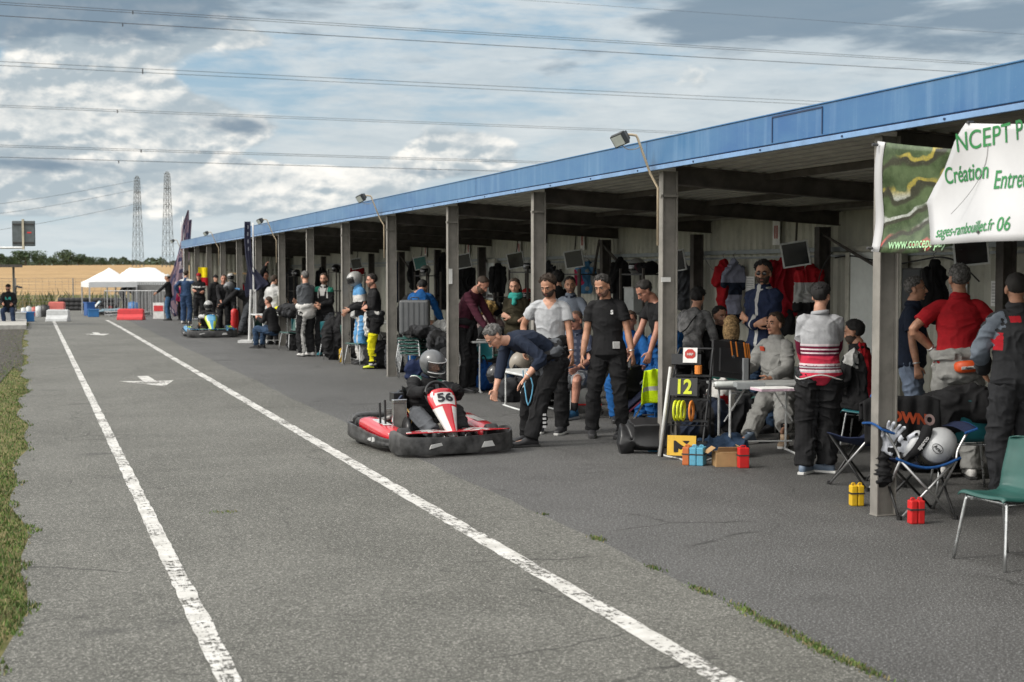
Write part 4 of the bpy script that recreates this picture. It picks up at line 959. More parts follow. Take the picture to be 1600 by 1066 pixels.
def kart(name, label, pos, rz, c1, c2, c3, bump_m, num=None, detail=True, group=None, platem=None):
    t = thing(name, label, 'go-kart', pos, rz, group); bl = plast('kart_black', (.016, .016, .017), .38); fr = metal('kart_frame', (.05, .05, .055), .4, .5); ch = metal('chrome', (.62, .62, .62), .18, 1.0)
    # wrap-around bumpers: a plan path with a wavy top edge
    def bumper(nm, path, top, bot, th=.055, m_=bump_m, sub=5):
        P = catmull([(x, y, 0) for x, y in path], sub); k = len(P); rs = []
        T = np.interp(np.linspace(0, 1, k), np.linspace(0, 1, len(top)), top); Bt = np.interp(np.linspace(0, 1, k), np.linspace(0, 1, len(bot)), bot)
        for i in range(k):
            d = nrm(P[min(i + 1, k - 1)] - P[max(i - 1, 0)]); nn = np.array([d[1], -d[0], 0]); p = P[i]; z0, z1 = Bt[i], T[i]; ring = []
            for (o, z) in ((.45, z0), (.85, z0 + .02), (1.0, z0 + (z1 - z0) * .30), (.93, z0 + (z1 - z0) * .55), (.86, z1 - .035), (.98, z1 - .018), (.9, z1), (.55, z1), (.35, z1 - .03), (.25, z0 + .03)): q = p + nn * (th * (o - .5)); ring.append((q[0], q[1], z))
            rs.append(ring)
        m = MB(); m.rings(rs); return m.build(nm, m_, t, smooth=True, auto=50)
    S = 1
    fb = bumper('front_bumper', [(-.655, .50), (-.675, .66), (-.66, .80), (-.58, .90), (-.35, .965), (0, .985), (.35, .965), (.58, .90), (.66, .80), (.675, .66), (.655, .50)], [.225, .25, .235, .20, .195, .19, .195, .20, .235, .25, .225], [.05, .03, .028, .028, .028, .028, .028, .028, .028, .03, .05])
    for s in (-1, 1):
        pth = [(s * .60, .46), (s * .665, .38), (s * .69, .20), (s * .695, -.15), (s * .70, -.45), (s * .705, -.72), (s * .68, -.90), (s * .58, -.98), (s * .45, -.985)]
        if s > 0: pth = pth[::-1]; 
        tp = [.14, .15, .16, .17, .195, .21, .21, .20, .19]; bt = [.06, .05, .04, .04, .04, .05, .06, .07, .08]
        if s > 0: tp, bt = tp[::-1], bt[::-1]
        bumper('side_bumper', pth, tp, bt)
        # pod body
        m = MB(); m.loft([((s * .52, .42, .15), (1, 0, 0), (0, 0, 1), .10, .055), ((s * .56, .25, .18), (1, 0, 0), (0, 0, 1), .12, .065), ((s * .57, -.1, .20), (1, 0, 0), (0, 0, 1), .115, .07), ((s * .58, -.4, .22), (1, 0, 0), (0, 0, 1), .105, .075), ((s * .60, -.52, .22), (1, 0, 0), (0, 0, 1), .085, .06)], n=16, sub=3, power=3)
        sp = m.build('side_pod', c1, t, smooth=True)
        m = MB(); m.prism([(-.30, .272), (.10, .262), (.16, .256), (-.24, .284)], s * .56 - .05, s * .56 + .05, 'X'); m.build('pod_sticker', c2, sp)
    m = MB()      # rear bar
    m.tube([(-.56, -1.0, .22), (-.45, -1.05, .24), (.45, -1.05, .24), (.56, -1.0, .22)], .05, 12, 4); m.build('rear_bumper', bump_m, t, smooth=True)
    m = MB()
    for s in (-1, 1):
        m.tube([(s * .33, -.85, .08), (s * .33, -.3, .055), (s * .30, .2, .055), (s * .22, .55, .055), (s * .20, .92, .06)], .016, 8, 3); m.tube([(s * .33, .25, .06), (s * .52, .25, .1)], .012, 8); m.tube([(s * .33, -.35, .06), (s * .52, -.35, .1)], .012, 8)
        m.tube([(s * .22, .55, .06), (s * .40, .56, .12)], .014, 8)
    m.tube([(-.6, -.62, .14), (.6, -.62, .14)], .02, 10); m.tube([(-.33, -.3, .055), (.33, -.3, .055)], .014, 8); m.tube([(-.26, .45, .055), (.26, .45, .055)], .014, 8); m.tube([(-.33, -.85, .08), (-.33, -.9, .2), (.33, -.9, .2), (.33, -.85, .08)], .014, 8)
    m.build('frame', fr, t, smooth=True)
    MB().box((0, .42, .048), (.42, .95, .006)).build('floor_tray', metal('alu_tray', (.35, .35, .35), .45, .7), t)
    for s in (-1, 1): wheel(t, s * .515, .56, .13, .13, -9); wheel(t, s * .575, -.62, .14, .19)
    # seat
    def seatf(u, v):
        a = (u - .5) * 2; w = .19 + .03 * v; x = a * w; lift = (abs(a) ** 2.6) * (.15 - .03 * v)
        pr = [(.02, .13), (-.13, .075), (-.27, .095), (-.37, .24), (-.44, .42), (-.47, .56)]
        q = v * 5; i = min(4, int(q)); f_ = q - i; y = pr[i][0] * (1 - f_) + pr[i + 1][0] * f_; z = pr[i][1] * (1 - f_) + pr[i + 1][1] * f_
        return (x, y + lift * (.75 if v > .4 else .15), z + lift * (.35 if v > .5 else 1.0))
    MB().grid(seatf, 14, 20, .008).build('seat', bl, t, smooth=True)
    # nose panel (nassau) with number plate
    def nas(u, v):
        a = (u - .5) * 2; zz = .60 - .44 * v; yy = .40 + .40 * v ** 1.15; w = .165 if v < .28 else .165 - (v - .28) * .185
        w = .15 + .02 * math.sin(min(v, .3) * 10) if v < .25 else max(.045, .165 - (v - .25) * .165)
        return (a * w, yy - abs(a) ** 4 * .085 * (1 - .4 * v), zz + .02 * (1 - a * a) - (abs(a) ** 3) * .02)
    n_ = MB(); n_.grid(nas, 16, 24, .008); 
    for i in range(len(n_.f)):
        if i < 16 * 24:
            u, v = (i % 16 + .5) / 16, (i // 16 + .5) / 24; a = abs(u - .5) * 2
            n_.m[i] = 2 if (v > .07 and v < .35 and a < .74 - .12 * (v < .12)) else 1 if (v >= .38 and .40 < a < .97) or v > .90 or (a >= .8 and platem) else 0
    nz = n_.build('nose_panel', [c1, c2, platem or c2], t, smooth=True)
    if num:
        me = finetri(text_mesh(num, .165, 'CENTER', .0, .006, 1.12))
        for v in me.vertices:
            a = v.co.x / .165; vv = .21 - v.co.y / .44 * .62; p = nas(.5 - a / 2, vv); v.co = Vector((p[0], p[1] + .007, p[2] + .006))
        me.materials.clear(); me.materials.append(plast('digit', (.01, .01, .015), .5)); o = bpy.data.objects.new('race_number', me); COL.objects.link(o); o.parent = nz
    # low front fairing between nose and bumper
    def ff(u, v):
        a = (u - .5) * 2; return (a * (.50 + .10 * v), .62 + .31 * v - abs(a) ** 2 * .04, .215 + .025 * v + .02 * math.sin(abs(a) * 3) * (1 - v))
    q = MB(); q.grid(ff, 20, 6, .01)
    for i in range(120):
        a = abs((i % 20 + .5) / 20 - .5) * 2; v = (i // 20 + .5) / 6; q.m[i] = 1 if .30 < a + .25 * v < .80 and (i % 3 or a > .5) or a > .93 else 0
    q.build('front_fairing', [c1, c2], t, smooth=True)
    sk = plast('sticker_grey', (.45, .45, .44), .5)
    for s in (-1, 1): q = MB(); q.prism([(s * .30 - .075, .165 - .05), (s * .30 + .075, .105 - .02), (s * .30 + .055, .145 - .02), (s * .30 - .06, .175 - .035)] if s > 0 else [(s * .30 + .075, .105 - .03), (s * .30 - .08, .115 - .03), (s * .30 - .05, .155 - .02), (s * .30 + .04, .150 - .02)], .985, .999, 'Y'); q.build('bumper_sticker', sk, fb)
    for s in (-1, 1):
        for (ya, yb) in ((.06, .16), (-.12, .03)): q = MB(); q.prism([(ya, .085), (yb, .10), (yb - .02, .14), (ya + .01, .135)] if ya > 0 else [(ya, .08), (yb, .095), (yb, .13), (ya + .05, .115)], s * .712 - .008, s * .712 + .008, 'X'); q.build('bumper_sticker', sk, fb)
    # steering
    sw = MB(); M = Matrix.Translation((0, .26, .545)) @ Matrix.Rotation(R(-58), 4, 'X')
    sw.tube([(.15 * math.cos(a), .145 * math.sin(a), 0) for a in np.linspace(0, 2 * PI, 29)[:-1]], .0165, 10, closed=True); sw.box((0, -.0, 0), (.28, .04, .012)); sw.box((0, -.06, 0), (.04, .12, .012)); sw.xf(M)
    sw.build('steering_wheel', bl, t, smooth=True, auto=40)
    m = MB(); m.tube([(0, .26, .54), (0, .62, .09)], .011, 8); m.tube([(-.05, .40, .055), (-.05, .42, .5)], .008, 8); m.tube([(.12, .75, .06), (.12, .78, .22)], .009, 8); m.tube([(-.12, .75, .06), (-.12, .78, .22)], .009, 8)
    m.tube([(-.46, .54, .13), (0, .55, .10), (.46, .54, .13)], .009, 8); m.build('steering_column', ch, t, smooth=True)
    for s in (-1, 1):
        m = MB(); m.tube([(s * .10, .80, .07), (s * .12, .80, .2), (s * .22, .79, .21)], .010, 8, 2); m.build('pedal', ch, t, smooth=True)
    m = MB(); m.loft([((0, .34, .07), (1, 0, 0), (0, 1, 0), .10, .09), ((0, .34, .20), (1, 0, 0), (0, 1, 0), .095, .085), ((0, .36, .25), (1, 0, 0), (0, 1, 0), .06, .05)], n=16, power=4); m.build('fuel_tank', plast('tank', (.25, .24, .20), .3), t, smooth=True)
    # engine on the right of the driver
    m = MB(); m.box((.36, -.30, .17), (.17, .22, .16)); m.tube([(.36, -.30, .25), (.36, -.30, .38)], .07, 14)
    for k in range(6): m.tube([(.36, -.30, .26 + k * .02), (.36, -.30, .267 + k * .02)], .083, 16)
    m.tube([(.36, -.2, .3), (.44, -.12, .30), (.50, -.3, .26), (.48, -.75, .24)], .032, 10, 5); eng = m.build('engine', metal('engine', (.14, .135, .13), .45, .7), t, smooth=True, auto=40)
    m = MB(); m.tube([(.30, -.14, .34), (.38, -.06, .34), (.44, -.05, .26)], .02, 8, 4); m.box((.30, -.12, .30), (.06, .08, .05)); m.build('carburettor', plast('red_part', (.45, .03, .025), .35), eng)
    if detail:
        # radiator standing beside the seat
        rd = MB(); 
        for k in range(15): rd.box((.40 + (k - 7) * .0092, .075, .325), (.004, .035, .27))
        rd.box((.40, .078, .325), (.13, .02, .26)); ro = rd.build('radiator', metal('rad_fin', (.34, .34, .32), .45, .7), t)
        f_ = MB(); f_.box((.40, .075, .48), (.165, .06, .04)).box((.40, .075, .185), (.165, .055, .03)).box((.325, .075, .33), (.012, .05, .28)).box((.475, .075, .33), (.012, .05, .28)); f_.build('radiator_frame', ch, ro, bevel=.006)
        f_ = MB(); f_.tube([(.56, .08, .20), (.57, .08, .50)], .013, 8).tube([(.60, .02, .18), (.61, .02, .47)], .013, 8); f_.build('support_bar', bl, t)
        f_ = MB(); f_.tube([(.30, -.25, .52), (.20, -.45, .53), (.0, -.55, .50)], .028, 10, 4); f_.box((.33, -.22, .50), (.12, .16, .09)); f_.build('air_box', bl, t, smooth=True, auto=40)
        f_ = MB(); f_.tube([(.40, .05, .49), (.33, -.04, .52), (.32, -.2, .42)], .014, 8, 4); f_.build('hose', mat('blue_hose', (.02, .03, .06), .4), t, smooth=True)
        f_ = MB(); f_.loft([((.36, .30, .20), (1, 0, 0), (0, 0, 1), .03, .06), ((.33, .12, .24), (1, 0, 0), (0, 0, 1), .05, .09), ((.33, -.02, .2), (1, 0, 0), (0, 0, 1), .03, .05)], n=12, sub=2); f_.build('chain_guard', bl, t, smooth=True)
        rp = plast('red_part', (.45, .03, .025), .35)
        f_ = MB(); f_.tube([(.29, .04, .20), (.29, .03, .33), (.25, -.06, .36)], .022, 8, 3).box((.30, .02, .36), (.05, .06, .05)).build('red_fitting', rp, t, smooth=True, auto=40)
        f_ = MB(); f_.tube([(.31, .10, .22), (.27, .14, .30), (.31, .08, .40)], .012, 8, 4).build('pipe', metal('brass_pipe', (.40, .26, .10), .35, .8), t, smooth=True)
    return t
# ------------------------------------------------------------ furniture
teal = plast('teal', (.016, .075, .064), .42); teal2 = plast('teal_blue', (.012, .115, .135), .42); chr_ = metal('chair_leg', (.52, .53, .53), .28, .9); whl = metal('white_leg', (.62, .63, .62), .4, .2)
chrd = metal('chair_leg_dark', (.16, .16, .16), .4, .8)
def shell_chair(label, pos, rz, m_=None, group=None, legm=None, proto=None, tip=0, s=1.0):
    m_ = m_ or teal; lm = legm or chr_; key = ('chair', m_.name, lm.name)
    if key in CH:
        c = copy_tree(CH[key]); c.location = pos; c.rotation_euler = (tip, 0, rz); tag(c, label, 'chair', group); 
        if not group and 'group' in c: del c['group']
        return c
    t = thing('plastic_chair', label, 'chair', pos, rz, group); t.scale = (.92, .92, .92); CH[key] = t; t.rotation_euler = (tip, 0, rz)
    pr = [(.215, .445), (.20, .462), (.12, .452), (-.02, .44), (-.12, .445), (-.175, .475), (-.205, .54), (-.225, .63), (-.25, .73), (-.262, .80), (-.268, .815)]
    def sf(u, v):
        a = (u - .5) * 2; q = v * (len(pr) - 1); i = min(len(pr) - 2, int(q)); f = q - i; y = pr[i][0] * (1 - f) + pr[i + 1][0] * f; z = pr[i][1] * (1 - f) + pr[i + 1][1] * f
        back = min(1, max(0, (v - .42) / .2)); w = (.205 + .018 * math.sin(v * 3)) * (1 - .30 * max(0, (v - .88) / .12) ** 2); e = abs(a) ** 3
        return (a * w, y + back * e * .05 + (.014 * abs(a) ** 6) * (1 - back), z + (1 - back) * (e * .018 - .03 * abs(a) ** 10) - (1 - abs(a)) * .006 * (1 - back) )
    MB().grid(sf, 18, 40, .007).build('seat_shell', m_, t, smooth=True)
    for sx in (-1, 1):
        for fy, by in ((.17, .235), (-.13, -.235)):
            MB().tube([(0 + sx * .10, fy, .425), (sx * .165, fy, .422), (sx * .185, fy + (.01 if fy > 0 else -.01), .405), (sx * .235, by, .0)], .0115, 8, 3).build('leg', lm, t, smooth=True)
    MB().tube([(-.12, .17, .425), (.12, .17, .425)], .0115, 8).tube([(-.12, -.13, .425), (.12, -.13, .425)], .0115, 8).tube([(-.15, .17, .41), (-.15, -.13, .41)], .006, 6).tube([(.15, .17, .41), (.15, -.13, .41)], .006, 6).build('under_frame', lm, t, smooth=True)
    return t
def table(label, pos, rz, w=1.3, d=.6, h=.74, topm=None, lm=None, group=None):
    t = thing('folding_table', label, 'table', pos, rz, group); lm = lm or whl
    MB().box((0, 0, h - .015), (w, d, .03)).build('table_top', topm or plast('table_white', (.55, .56, .55), .45), t, bevel=.01)
    for sx in (-1, 1):
        m = MB(); x = sx * (w / 2 - .12); m.tube([(x, -d / 2 + .04, h - .03), (x, -d / 2 + .04, .06), (x, -d / 2 + .01, .015), (x, d / 2 - .01, .015), (x, d / 2 - .04, .06), (x, d / 2 - .04, h - .03)], .0125, 8, 3); m.build('leg', lm, t, smooth=True)
        MB().tube([(x, 0, h * .45), (sx * .12, 0, h - .04)], .008, 6).build('brace', lm, t)
    MB().tube([(-w / 2 + .12, 0, .12), (w / 2 - .12, 0, .12)], .008, 6).build('cross_bar', lm, t)
    return t
def ballast(label, pos, rz, m_, n=2, w=.075, d=.09, h=.235, group='coloured ballast blocks on the ground', m2=None):
    t = thing('ballast_block', label, 'weight', pos, rz, group)
    for k in range(n):
        x = (k - (n - 1) / 2) * (w + .004); mb = MB(); mb.box((x, 0, h / 2), (w, d, h)); o = mb.build('block', (m2 if (m2 and k == n - 1) else m_), t, bevel=.008)
        MB().tube([(x - w * .25, 0, h - .005), (x - w * .22, 0, h + .014), (x + w * .22, 0, h + .014), (x + w * .25, 0, h - .005)], .006, 6, 3).build('handle', (m2 if (m2 and k == n - 1) else m_), o)
    MB().box((0, 0, h * .62), ((w + .004) * n + .006, d + .006, .012)).build('strap', mat('strap', (.03, .03, .03), .7), t); return t
def heap(name, label, cat, pos, size, m_, seed=1, rz=0, vs_=.012, group=None, wr=.03, n=7, mats2=None):
    rnd = random.Random(seed); mb = MB()
    for k in range(n): mb.pid = k; mb.ell((rnd.uniform(-.5, .5) * size[0] * .6, rnd.uniform(-.5, .5) * size[1] * .6, size[2] * rnd.uniform(.3, .62)), (size[0] * rnd.uniform(.22, .42), size[1] * rnd.uniform(.25, .45), size[2] * rnd.uniform(.25, .42)), Matrix.Rotation(rnd.uniform(0, 3), 3, 'Z'))
    mb.ell((0, 0, size[2] * .3), (size[0] * .48, size[1] * .46, size[2] * .3))
    for i, v in enumerate(mb.v): mb.v[i] = (v[0], v[1], max(.004, v[2]))
    o = vox(mb, name, [m_] + (mats2 or []), None, vs_, 2, wr, (10, 10, 10), (lambda c, i: np.minimum(len(mats2), (vnoise(c * 6 + seed) * (len(mats2) + 1.2)).astype(int))) if mats2 else None, seed=seed)
    o.location = pos; o.rotation_euler.z = rz; return tag(o, label, cat, group)
def bag(label, pos, size, m_, rz=0, group=None, strapm=None, cat='bag'):
    t = thing('kit_bag', label, cat, pos, rz, group); w, d, h = size
    mb = MB(); mb.loft([((-w / 2, 0, h * .48), (0, 1, 0), (0, 0, 1), d * .42, h * .44), ((-w * .3, 0, h * .5), (0, 1, 0), (0, 0, 1), d * .5, h * .5), ((w * .3, 0, h * .5), (0, 1, 0), (0, 0, 1), d * .5, h * .5), ((w / 2, 0, h * .48), (0, 1, 0), (0, 0, 1), d * .42, h * .44)], n=18, power=3.4)
    vox(mb, 'bag_body', m_, t, .012, 3, .03, (7, 7, 9), seed=int(w * 100) + int(pos[1] * 7))
    m = MB(); m.tube([(-w * .2, -d * .45, h * .7), (-w * .12, -d * .2, h * 1.12), (w * .12, -d * .2, h * 1.12), (w * .2, -d * .45, h * .7)], .012, 6, 4); m.build('strap', strapm or cloth('webbing', (.02, .02, .022)), t); return t
def screen(label, pos, rz, tilt, w=.40, h=.30, on=None, roll=0, group='small screens hung in the garage bays'):
    t = thing('monitor', label, 'screen', pos, rz, group); t.rotation_euler = (0, 0, rz); M = Matrix.Rotation(R(tilt), 4, 'X') @ Matrix.Rotation(R(roll), 4, 'Y')
    m = MB(); m.box((0, 0, 0), (w, .035, h)).xf(M); m.build('casing', plast('white_case', (.55, .56, .55), .4), t, bevel=.006)
    m = MB(); m.box((0, .0188, 0), (w - .045, .003, h - .045)).xf(M); m.build('display', on or mat('lcd', (.012, .014, .016), .15, spec=.7), t)
    MB().tube([(0, -.01, h * .3), (0, -.08, h * .5 + .08), (0, -.12, h * .5 + .25)], .014, 8).build('bracket', dark, t); return t
def at(x, F, z=0): p = dp(x, 428, F); p.z = z; return p
def L(pos, phi, H, pt):      # world point in a person's own 1.78 m frame
    q = Matrix.Rotation(-face_rot(phi), 3, 'Z') @ (Vector(pt) - Vector(pos)) * (1.78 / H); return (q.x, q.y, q.z)
def FT(pos, phi, H, px, py, yaw=0): q = L(pos, phi, H, gp(px, py)); return (q[0], q[1], 0, yaw)
BK = cloth('black', (.013, .013, .014)); BK2 = cloth('charcoal', (.032, .033, .036)); NV = cloth('navy', (.014, .02, .036)); GR = cloth('grey_marl', (.36, .37, .385)); WH = cloth('off_white', (.52, .51, .49))
DGY = cloth('dark_grey', (.075, .08, .088)); SIL = cloth('silver_suit', (.235, .235, .225)); BLU = cloth('royal_blue', (.012, .085, .26)); RED = cloth('red', (.34, .012, .018)); BURG = cloth('burgundy', (.052, .012, .022)); OLV = cloth('olive', (.042, .036, .022))
JEAN = cloth('jeans_light', (.15, .19, .26)); JEAND = cloth('jeans_dark', (.03, .055, .10)); YEL = cloth('yellow', (.60, .55, .01)); TEA = cloth('teal_scarf', (.04, .30, .26)); LGR = cloth('light_grey', (.42, .42, .41)); PNK = cloth('pink', (.40, .03, .09)); MAR = cloth('maroon_stripe', (.12, .008, .03)); CGR = cloth('green_patch', (.02, .16, .11))
shB = plast('shoe_black', (.018, .018, .02), .5); shW = plast('shoe_white', (.55, .54, .52), .5); shBe = plast('shoe_beige', (.33, .24, .16), .6); shT = plast('shoe_teal', (.02, .25, .30), .5); shY = plast('shoe_yellow', (.55, .60, .03), .5); shN = plast('shoe_blue', (.03, .13, .26), .5); solW = mat('sole_white', (.6, .6, .58), .6)
crossL, crossR = (.08, .20, 1.17), (-.07, .245, 1.12)
cpl = dict(hdL=(.75, -.25, .30), hdR=(-.75, -.25, .30), poleL=(-.6, -.5, -.6), poleR=(.6, -.5, -.6), palmL=(0, -1, 0), palmR=(0, -1, 0), curlL=.3, curlR=.3)
# --- three men by the red kart
p = gp(950, 683)
t, J = person('man in a black t-shirt with a small white chest emblem, looking down', p, -16, 1.77, lean=4, side=3, head=(14, 24, 3), neck=14, footL=(-.17, .02, 0, 14), footR=(.17, .02, 0, -14), handR=(.27, .10, .82), handL=(-.30, .10, .83),
    topm=BK, legm=BK, legs='suit', leg_loose=.75, shoem=shB, hairc='dgrey', beard='stubble', watch='L', vs=.0065, curlL=.9, skinm=SK2, belly=.004)
MB().box(tuple(Vector(J['wr']['L']) + Vector((.02, .03, -.10))), (.03, .075, .13), (R(20), 0, R(10))).build('phone', plast('phone', (.01, .01, .012), .2), t, bevel=.006)
c = J['C0'] + J['dC'] * .09 + J['fC'] * .133 - J['rC'] * .085
text('S', .06, mat('logo_white', (.6, .6, .6), .7), t, tuple(c), (PI / 2, 0, PI), 'chest_emblem', bold=.003)
m = MB(); m.box(tuple(J['P'] + np.array([-.11, .115, .045])), (.075, .03, .075), (0, 0, R(25))); m.build('waist_panel', LGR, t, bevel=.004)
p = gp(860, 677)
t, J = person('bearded man in a grey v-neck t-shirt standing behind the bending man', p, -10, 1.76, lean=3, head=(16, 24, 0), neck=8, footL=(-.14, .04, 0, 12), footR=(.12, -.06, 0, -5), handR=(.30, -.04, .95), handL=(-.27, .14, .80), poleR=(.8, -.6, 0),
    topm=[GR, SK], legm=BK, legs='suit', leg_loose=.8, shoem=shB, solem=solW, hair='thick', hairc='brown', beard='dark', watch='L', vs=.0065, belly=.002, skinm=SK2,
    top_paint=lambda c, l, i: ((l[:, 1] > .03) & (l[:, 2] > .115 + np.abs(l[:, 0]) * 1.25) & (np.abs(l[:, 0]) < .07)).astype(int), tied=BK)
p = gp(832, 695)
t, J = person('man in a dark navy top bending right over to point at the red kart', p, -66, 1.76, pelvis=(0, -.20, .90), lean=78, neck=14, head=(4, 52, 0), footL=(-.15, .10, 0, 5), footR=(.16, -.02, 0, -14),
    handR=L(p, -66, 1.76, dp(771, 624, 13.9)), handL=L(p, -66, 1.76, dp(822, 590, 13.7)), poleL=(-.5, -1, .4), poleR=(.5, -.4, .3), curlR=.7, curlL=.25, palmL=(-.2, .2, -1),
    top='long', sleeve=1.55, topm=NV, legm=BK, legs='suit', leg_loose=.9, tied=[DGY, BK], shoem=shB, hairc='grey', glasses='clear', watch='L', vs=.0065, kneeL=(-.2, 1, 0))
for pts in ([(-.02, .17, .78), (-.10, .14, .62), (-.05, .17, .42), (.04, .17, .62), (.12, .15, .76)],): MB().tube([(q[0] - .06, q[1] - .07, q[2]) for q in pts], .007, 6, 3).build('suit_piping', mat('piping_blue', (.10, .32, .48), .6), t)
for k_ in range(4): MB().box((-.245, -.02, .21 + .04 * k_), (.004, .035, .022)).build('calf_mark', mat('logo_white', (.6, .6, .6), .7), t)
# seated man with sunglasses
p = at(904, 17.0); H = 1.76
t, J = person('bald seated man in sunglasses, checked shirt and grey shorts, grinning', p, -26, H, pelvis=(0, 0, .50), lean=6, head=(8, 4, 0), footR=FT(p, -26, H, 884, 657, -5), footL=(-.12, .42, 0, 8), handR=(.10, .36, .66), handL=(-.16, .38, .62), hair='shaved', hairc='shaved', glasses='sun', skinm=SKD,
    top='polo', topm=[cloth('check_navy', (.05, .06, .095)), cloth('check_light', (.16, .17, .22))], top_paint=lambda c, l, i: (((np.floor(l[:, 2] * 26) % 2) + (np.floor(l[:, 0] * 26) % 2)) > 1).astype(int), collar=NV, legs='shorts', legm=cloth('shorts_grey', (.24, .25, .26)), shoem=shN, solem=solW, sock=BK, vs=.0075, belly=.03)
# --- inside the bays, middle
p = at(893, 19.3)
person('man in a grey blue shirt seen between the grey and the black t-shirts', p, -25, 1.72, head=(-20, 5, 5), handL=(-.38, .25, 1.0), handR=(.25, .1, .85), top='polo', sleeve=1.7, topm=cloth('shirt_bluegrey', (.13, .15, .185)), collar=NV, legm=BK, shoem=shB, hairc='dark', beard='stubble', vs=.009, skinm=SK2)
p = at(874, 21.5)
person('curly dark haired person in black half hidden behind the grey t-shirt man', p, -150, 1.80, head=(0, 5, 0), top='jacket', topm=BK, legm=BK, shoem=shB, hair='thick', hairc='black', vs=.011)
p = at(806, 20.3)
def scarf(t, J):
    a = J['hp']; m = MB(); 
    for q in range(2): m.tube([tuple(J['S0'] + J['dC'] * (.045 + q * .03) + J['rC'] * math.cos(b) * (.082 - q * .01) + J['fC'] * (math.sin(b) * (.088) + .012)) for b in np.linspace(0, 2 * PI, 15)[:-1]], .027, 8, closed=True)
    m.tube([tuple(J['S0'] + J['dC'] * .04 + J['fC'] * .09), tuple(J['S0'] - J['dC'] * .05 + J['fC'] * .125 + J['rC'] * .02)], .03, 8, round_=True)
    vox(m, 'scarf', TEA, t, .009, 2, .014)
person('woman with a turquoise scarf and olive parka, arms folded', p, -4, 1.69, female=True, handL=crossL, handR=crossR, head=(8, 8, 6), hair='long', hairc='brown', top='jacket', hem=.20, topm=OLV, legm=JEAND, legs='jeans', shoem=shB, vs=.009, extras=scarf, bulk=1.1, **cpl)
p = at(728, 20.3)
t, J = person('close cropped man in a burgundy sweater leaning over a table', p, 62, 1.83, pelvis=(0, -.05, .95), lean=24, neck=25, head=(0, 40, 0), handL=(-.20, .42, .86), handR=(.16, .46, .88), hair='crop', hairc='brown', beard='brown', top='long', topm=BURG, legm=[BK, WH], legs='suit', leg_loose=1.0, tied=BK, shoem=shB, vs=.008, skinm=SKD,
    leg_paint=lambda c, l, i: ((i[:, 0] == 5) & (np.abs(i[:, 2] - .27) < .03) & (i[:, 1] > .1)).astype(int))
p = at(655, 24.2)
def belt(t, J): m = MB(); m.tube([tuple(J['P'] + J['dC'] * .10 + J['rC'] * math.cos(b) * .185 + J['fC'] * math.sin(b) * .14) for b in np.linspace(0, 2 * PI, 19)[:-1]], .022, 6, closed=True, flat=1.5); m.build('belt', BK, t, smooth=True)
person('man in a royal blue race suit seen from behind, bending over a table', p, 172, 1.80, pelvis=(0, -.1, .93), lean=34, neck=15, head=(0, 35, 0), handL=(-.28, .40, .85), handR=(.34, .42, .84), top='suit', topm=BLU, legs='suit', legm=BLU, hairc='black', shoem=shB, vs=.011, extras=belt)
p = at(633, 25.6)
person('dark haired man in black bending beside the royal blue race suit', p, 95, 1.78, pelvis=(0, -.1, .93), lean=38, neck=20, head=(-10, 30, 0), handL=(-.1, .5, .8), handR=(.1, .5, .8), top='long', topm=BK, legm=BK, hairc='brown', shoem=shB, vs=.011)
# --- left group
p = gp(586, 576)
person('man in a black top with folded arms and yellow panels on his race trousers', p, -72, 1.76, handL=crossL, handR=crossR, head=(0, 6, 0), hairc='dark', beard='stubble', top='long', topm=BK, tied=[WH, BK2], legs='suit', legm=[BK, YEL, WH], leg_loose=1.0, shoem=shY, solem=BK, vs=.010, skinm=SKD,
    leg_paint=lambda c, l, i: np.where((i[:, 0] == 4) & (i[:, 1] > .36) & (i[:, 1] < .80), 1, np.where((i[:, 0] == 4) & (i[:, 1] > .85), 2, 0)), footL=(-.1, .05, 0, 5), footR=(.1, -.05, 0, -5), **cpl)
hgrey = plast('helmet_grey', (.30, .30, .29), .3, coat=.4); hblk = plast('helmet_black', (.02, .02, .022), .3, coat=.3); hwht = plast('helmet_white', (.56, .56, .54), .25, coat=.5); vis = mat('visor_dark', (.01, .01, .012), .1, spec=.8); vis2 = mat('visor_smoke', (.06, .06, .065), .08, spec=.8, alpha=.22)
hdark = plast('helmet_charcoal', (.085, .088, .092), .38, coat=.3)
p = gp(567, 569)
person('driver in a white and pale blue race suit wearing a silver helmet', p, -70, 1.80, handL=(-.1, .28, 1.05), handR=(.05, .30, 1.0), helmet=(hgrey, hblk, vis), top='suit', topm=[WH, cloth('pale_blue', (.10, .27, .50)), BK], legs='suit', legm=[WH, cloth('pale_blue', (.10, .27, .50))], shoem=shB, vs=.011, head=(0, 18, 0), lean=10,
    top_paint=lambda c, l, i: np.where((l[:, 2] > .08), 1, np.where(l[:, 2] < -.05, 2, 0)), leg_paint=lambda c, l, i: ((i[:, 2] > .6) & (i[:, 1] < .6)).astype(int))
p = gp(508, 556)
sh_green = lambda c, l, i: np.where((l[:, 2] > .115) & (np.abs(l[:, 0]) > .10) & (l[:, 1] > -.02), 1, np.where((np.abs(np.abs(l[:, 0]) - .10) < .012) & (l[:, 2] > -.02) & (l[:, 1] > 0), 2, np.where((l[:, 1] > .05) & (np.abs(l[:, 0]) < .035 + (l[:, 2]) * .2) & (l[:, 2] > .03), 2, 0)))
person('bearded man in a black race suit with green and white shoulders, facing the camera', p, -14, 1.77, handL=(.0, .27, 1.10), handR=(.06, .30, 1.07), curlL=1.0, curlR=1.0, head=(-5, 3, 0), hairc='brown', beard='brown', top='suit', topm=[BK, CGR, WH], top_paint=sh_green, legs='suit', legm=[BK, DGY], leg_paint=lambda c, l, i: (i[:, 0] == 4).astype(int), shoem=shT, vs=.010, collar=BK, poleL=(-.7, -.6, -.4), poleR=(.7, -.6, -.4))
p = gp(479, 557)
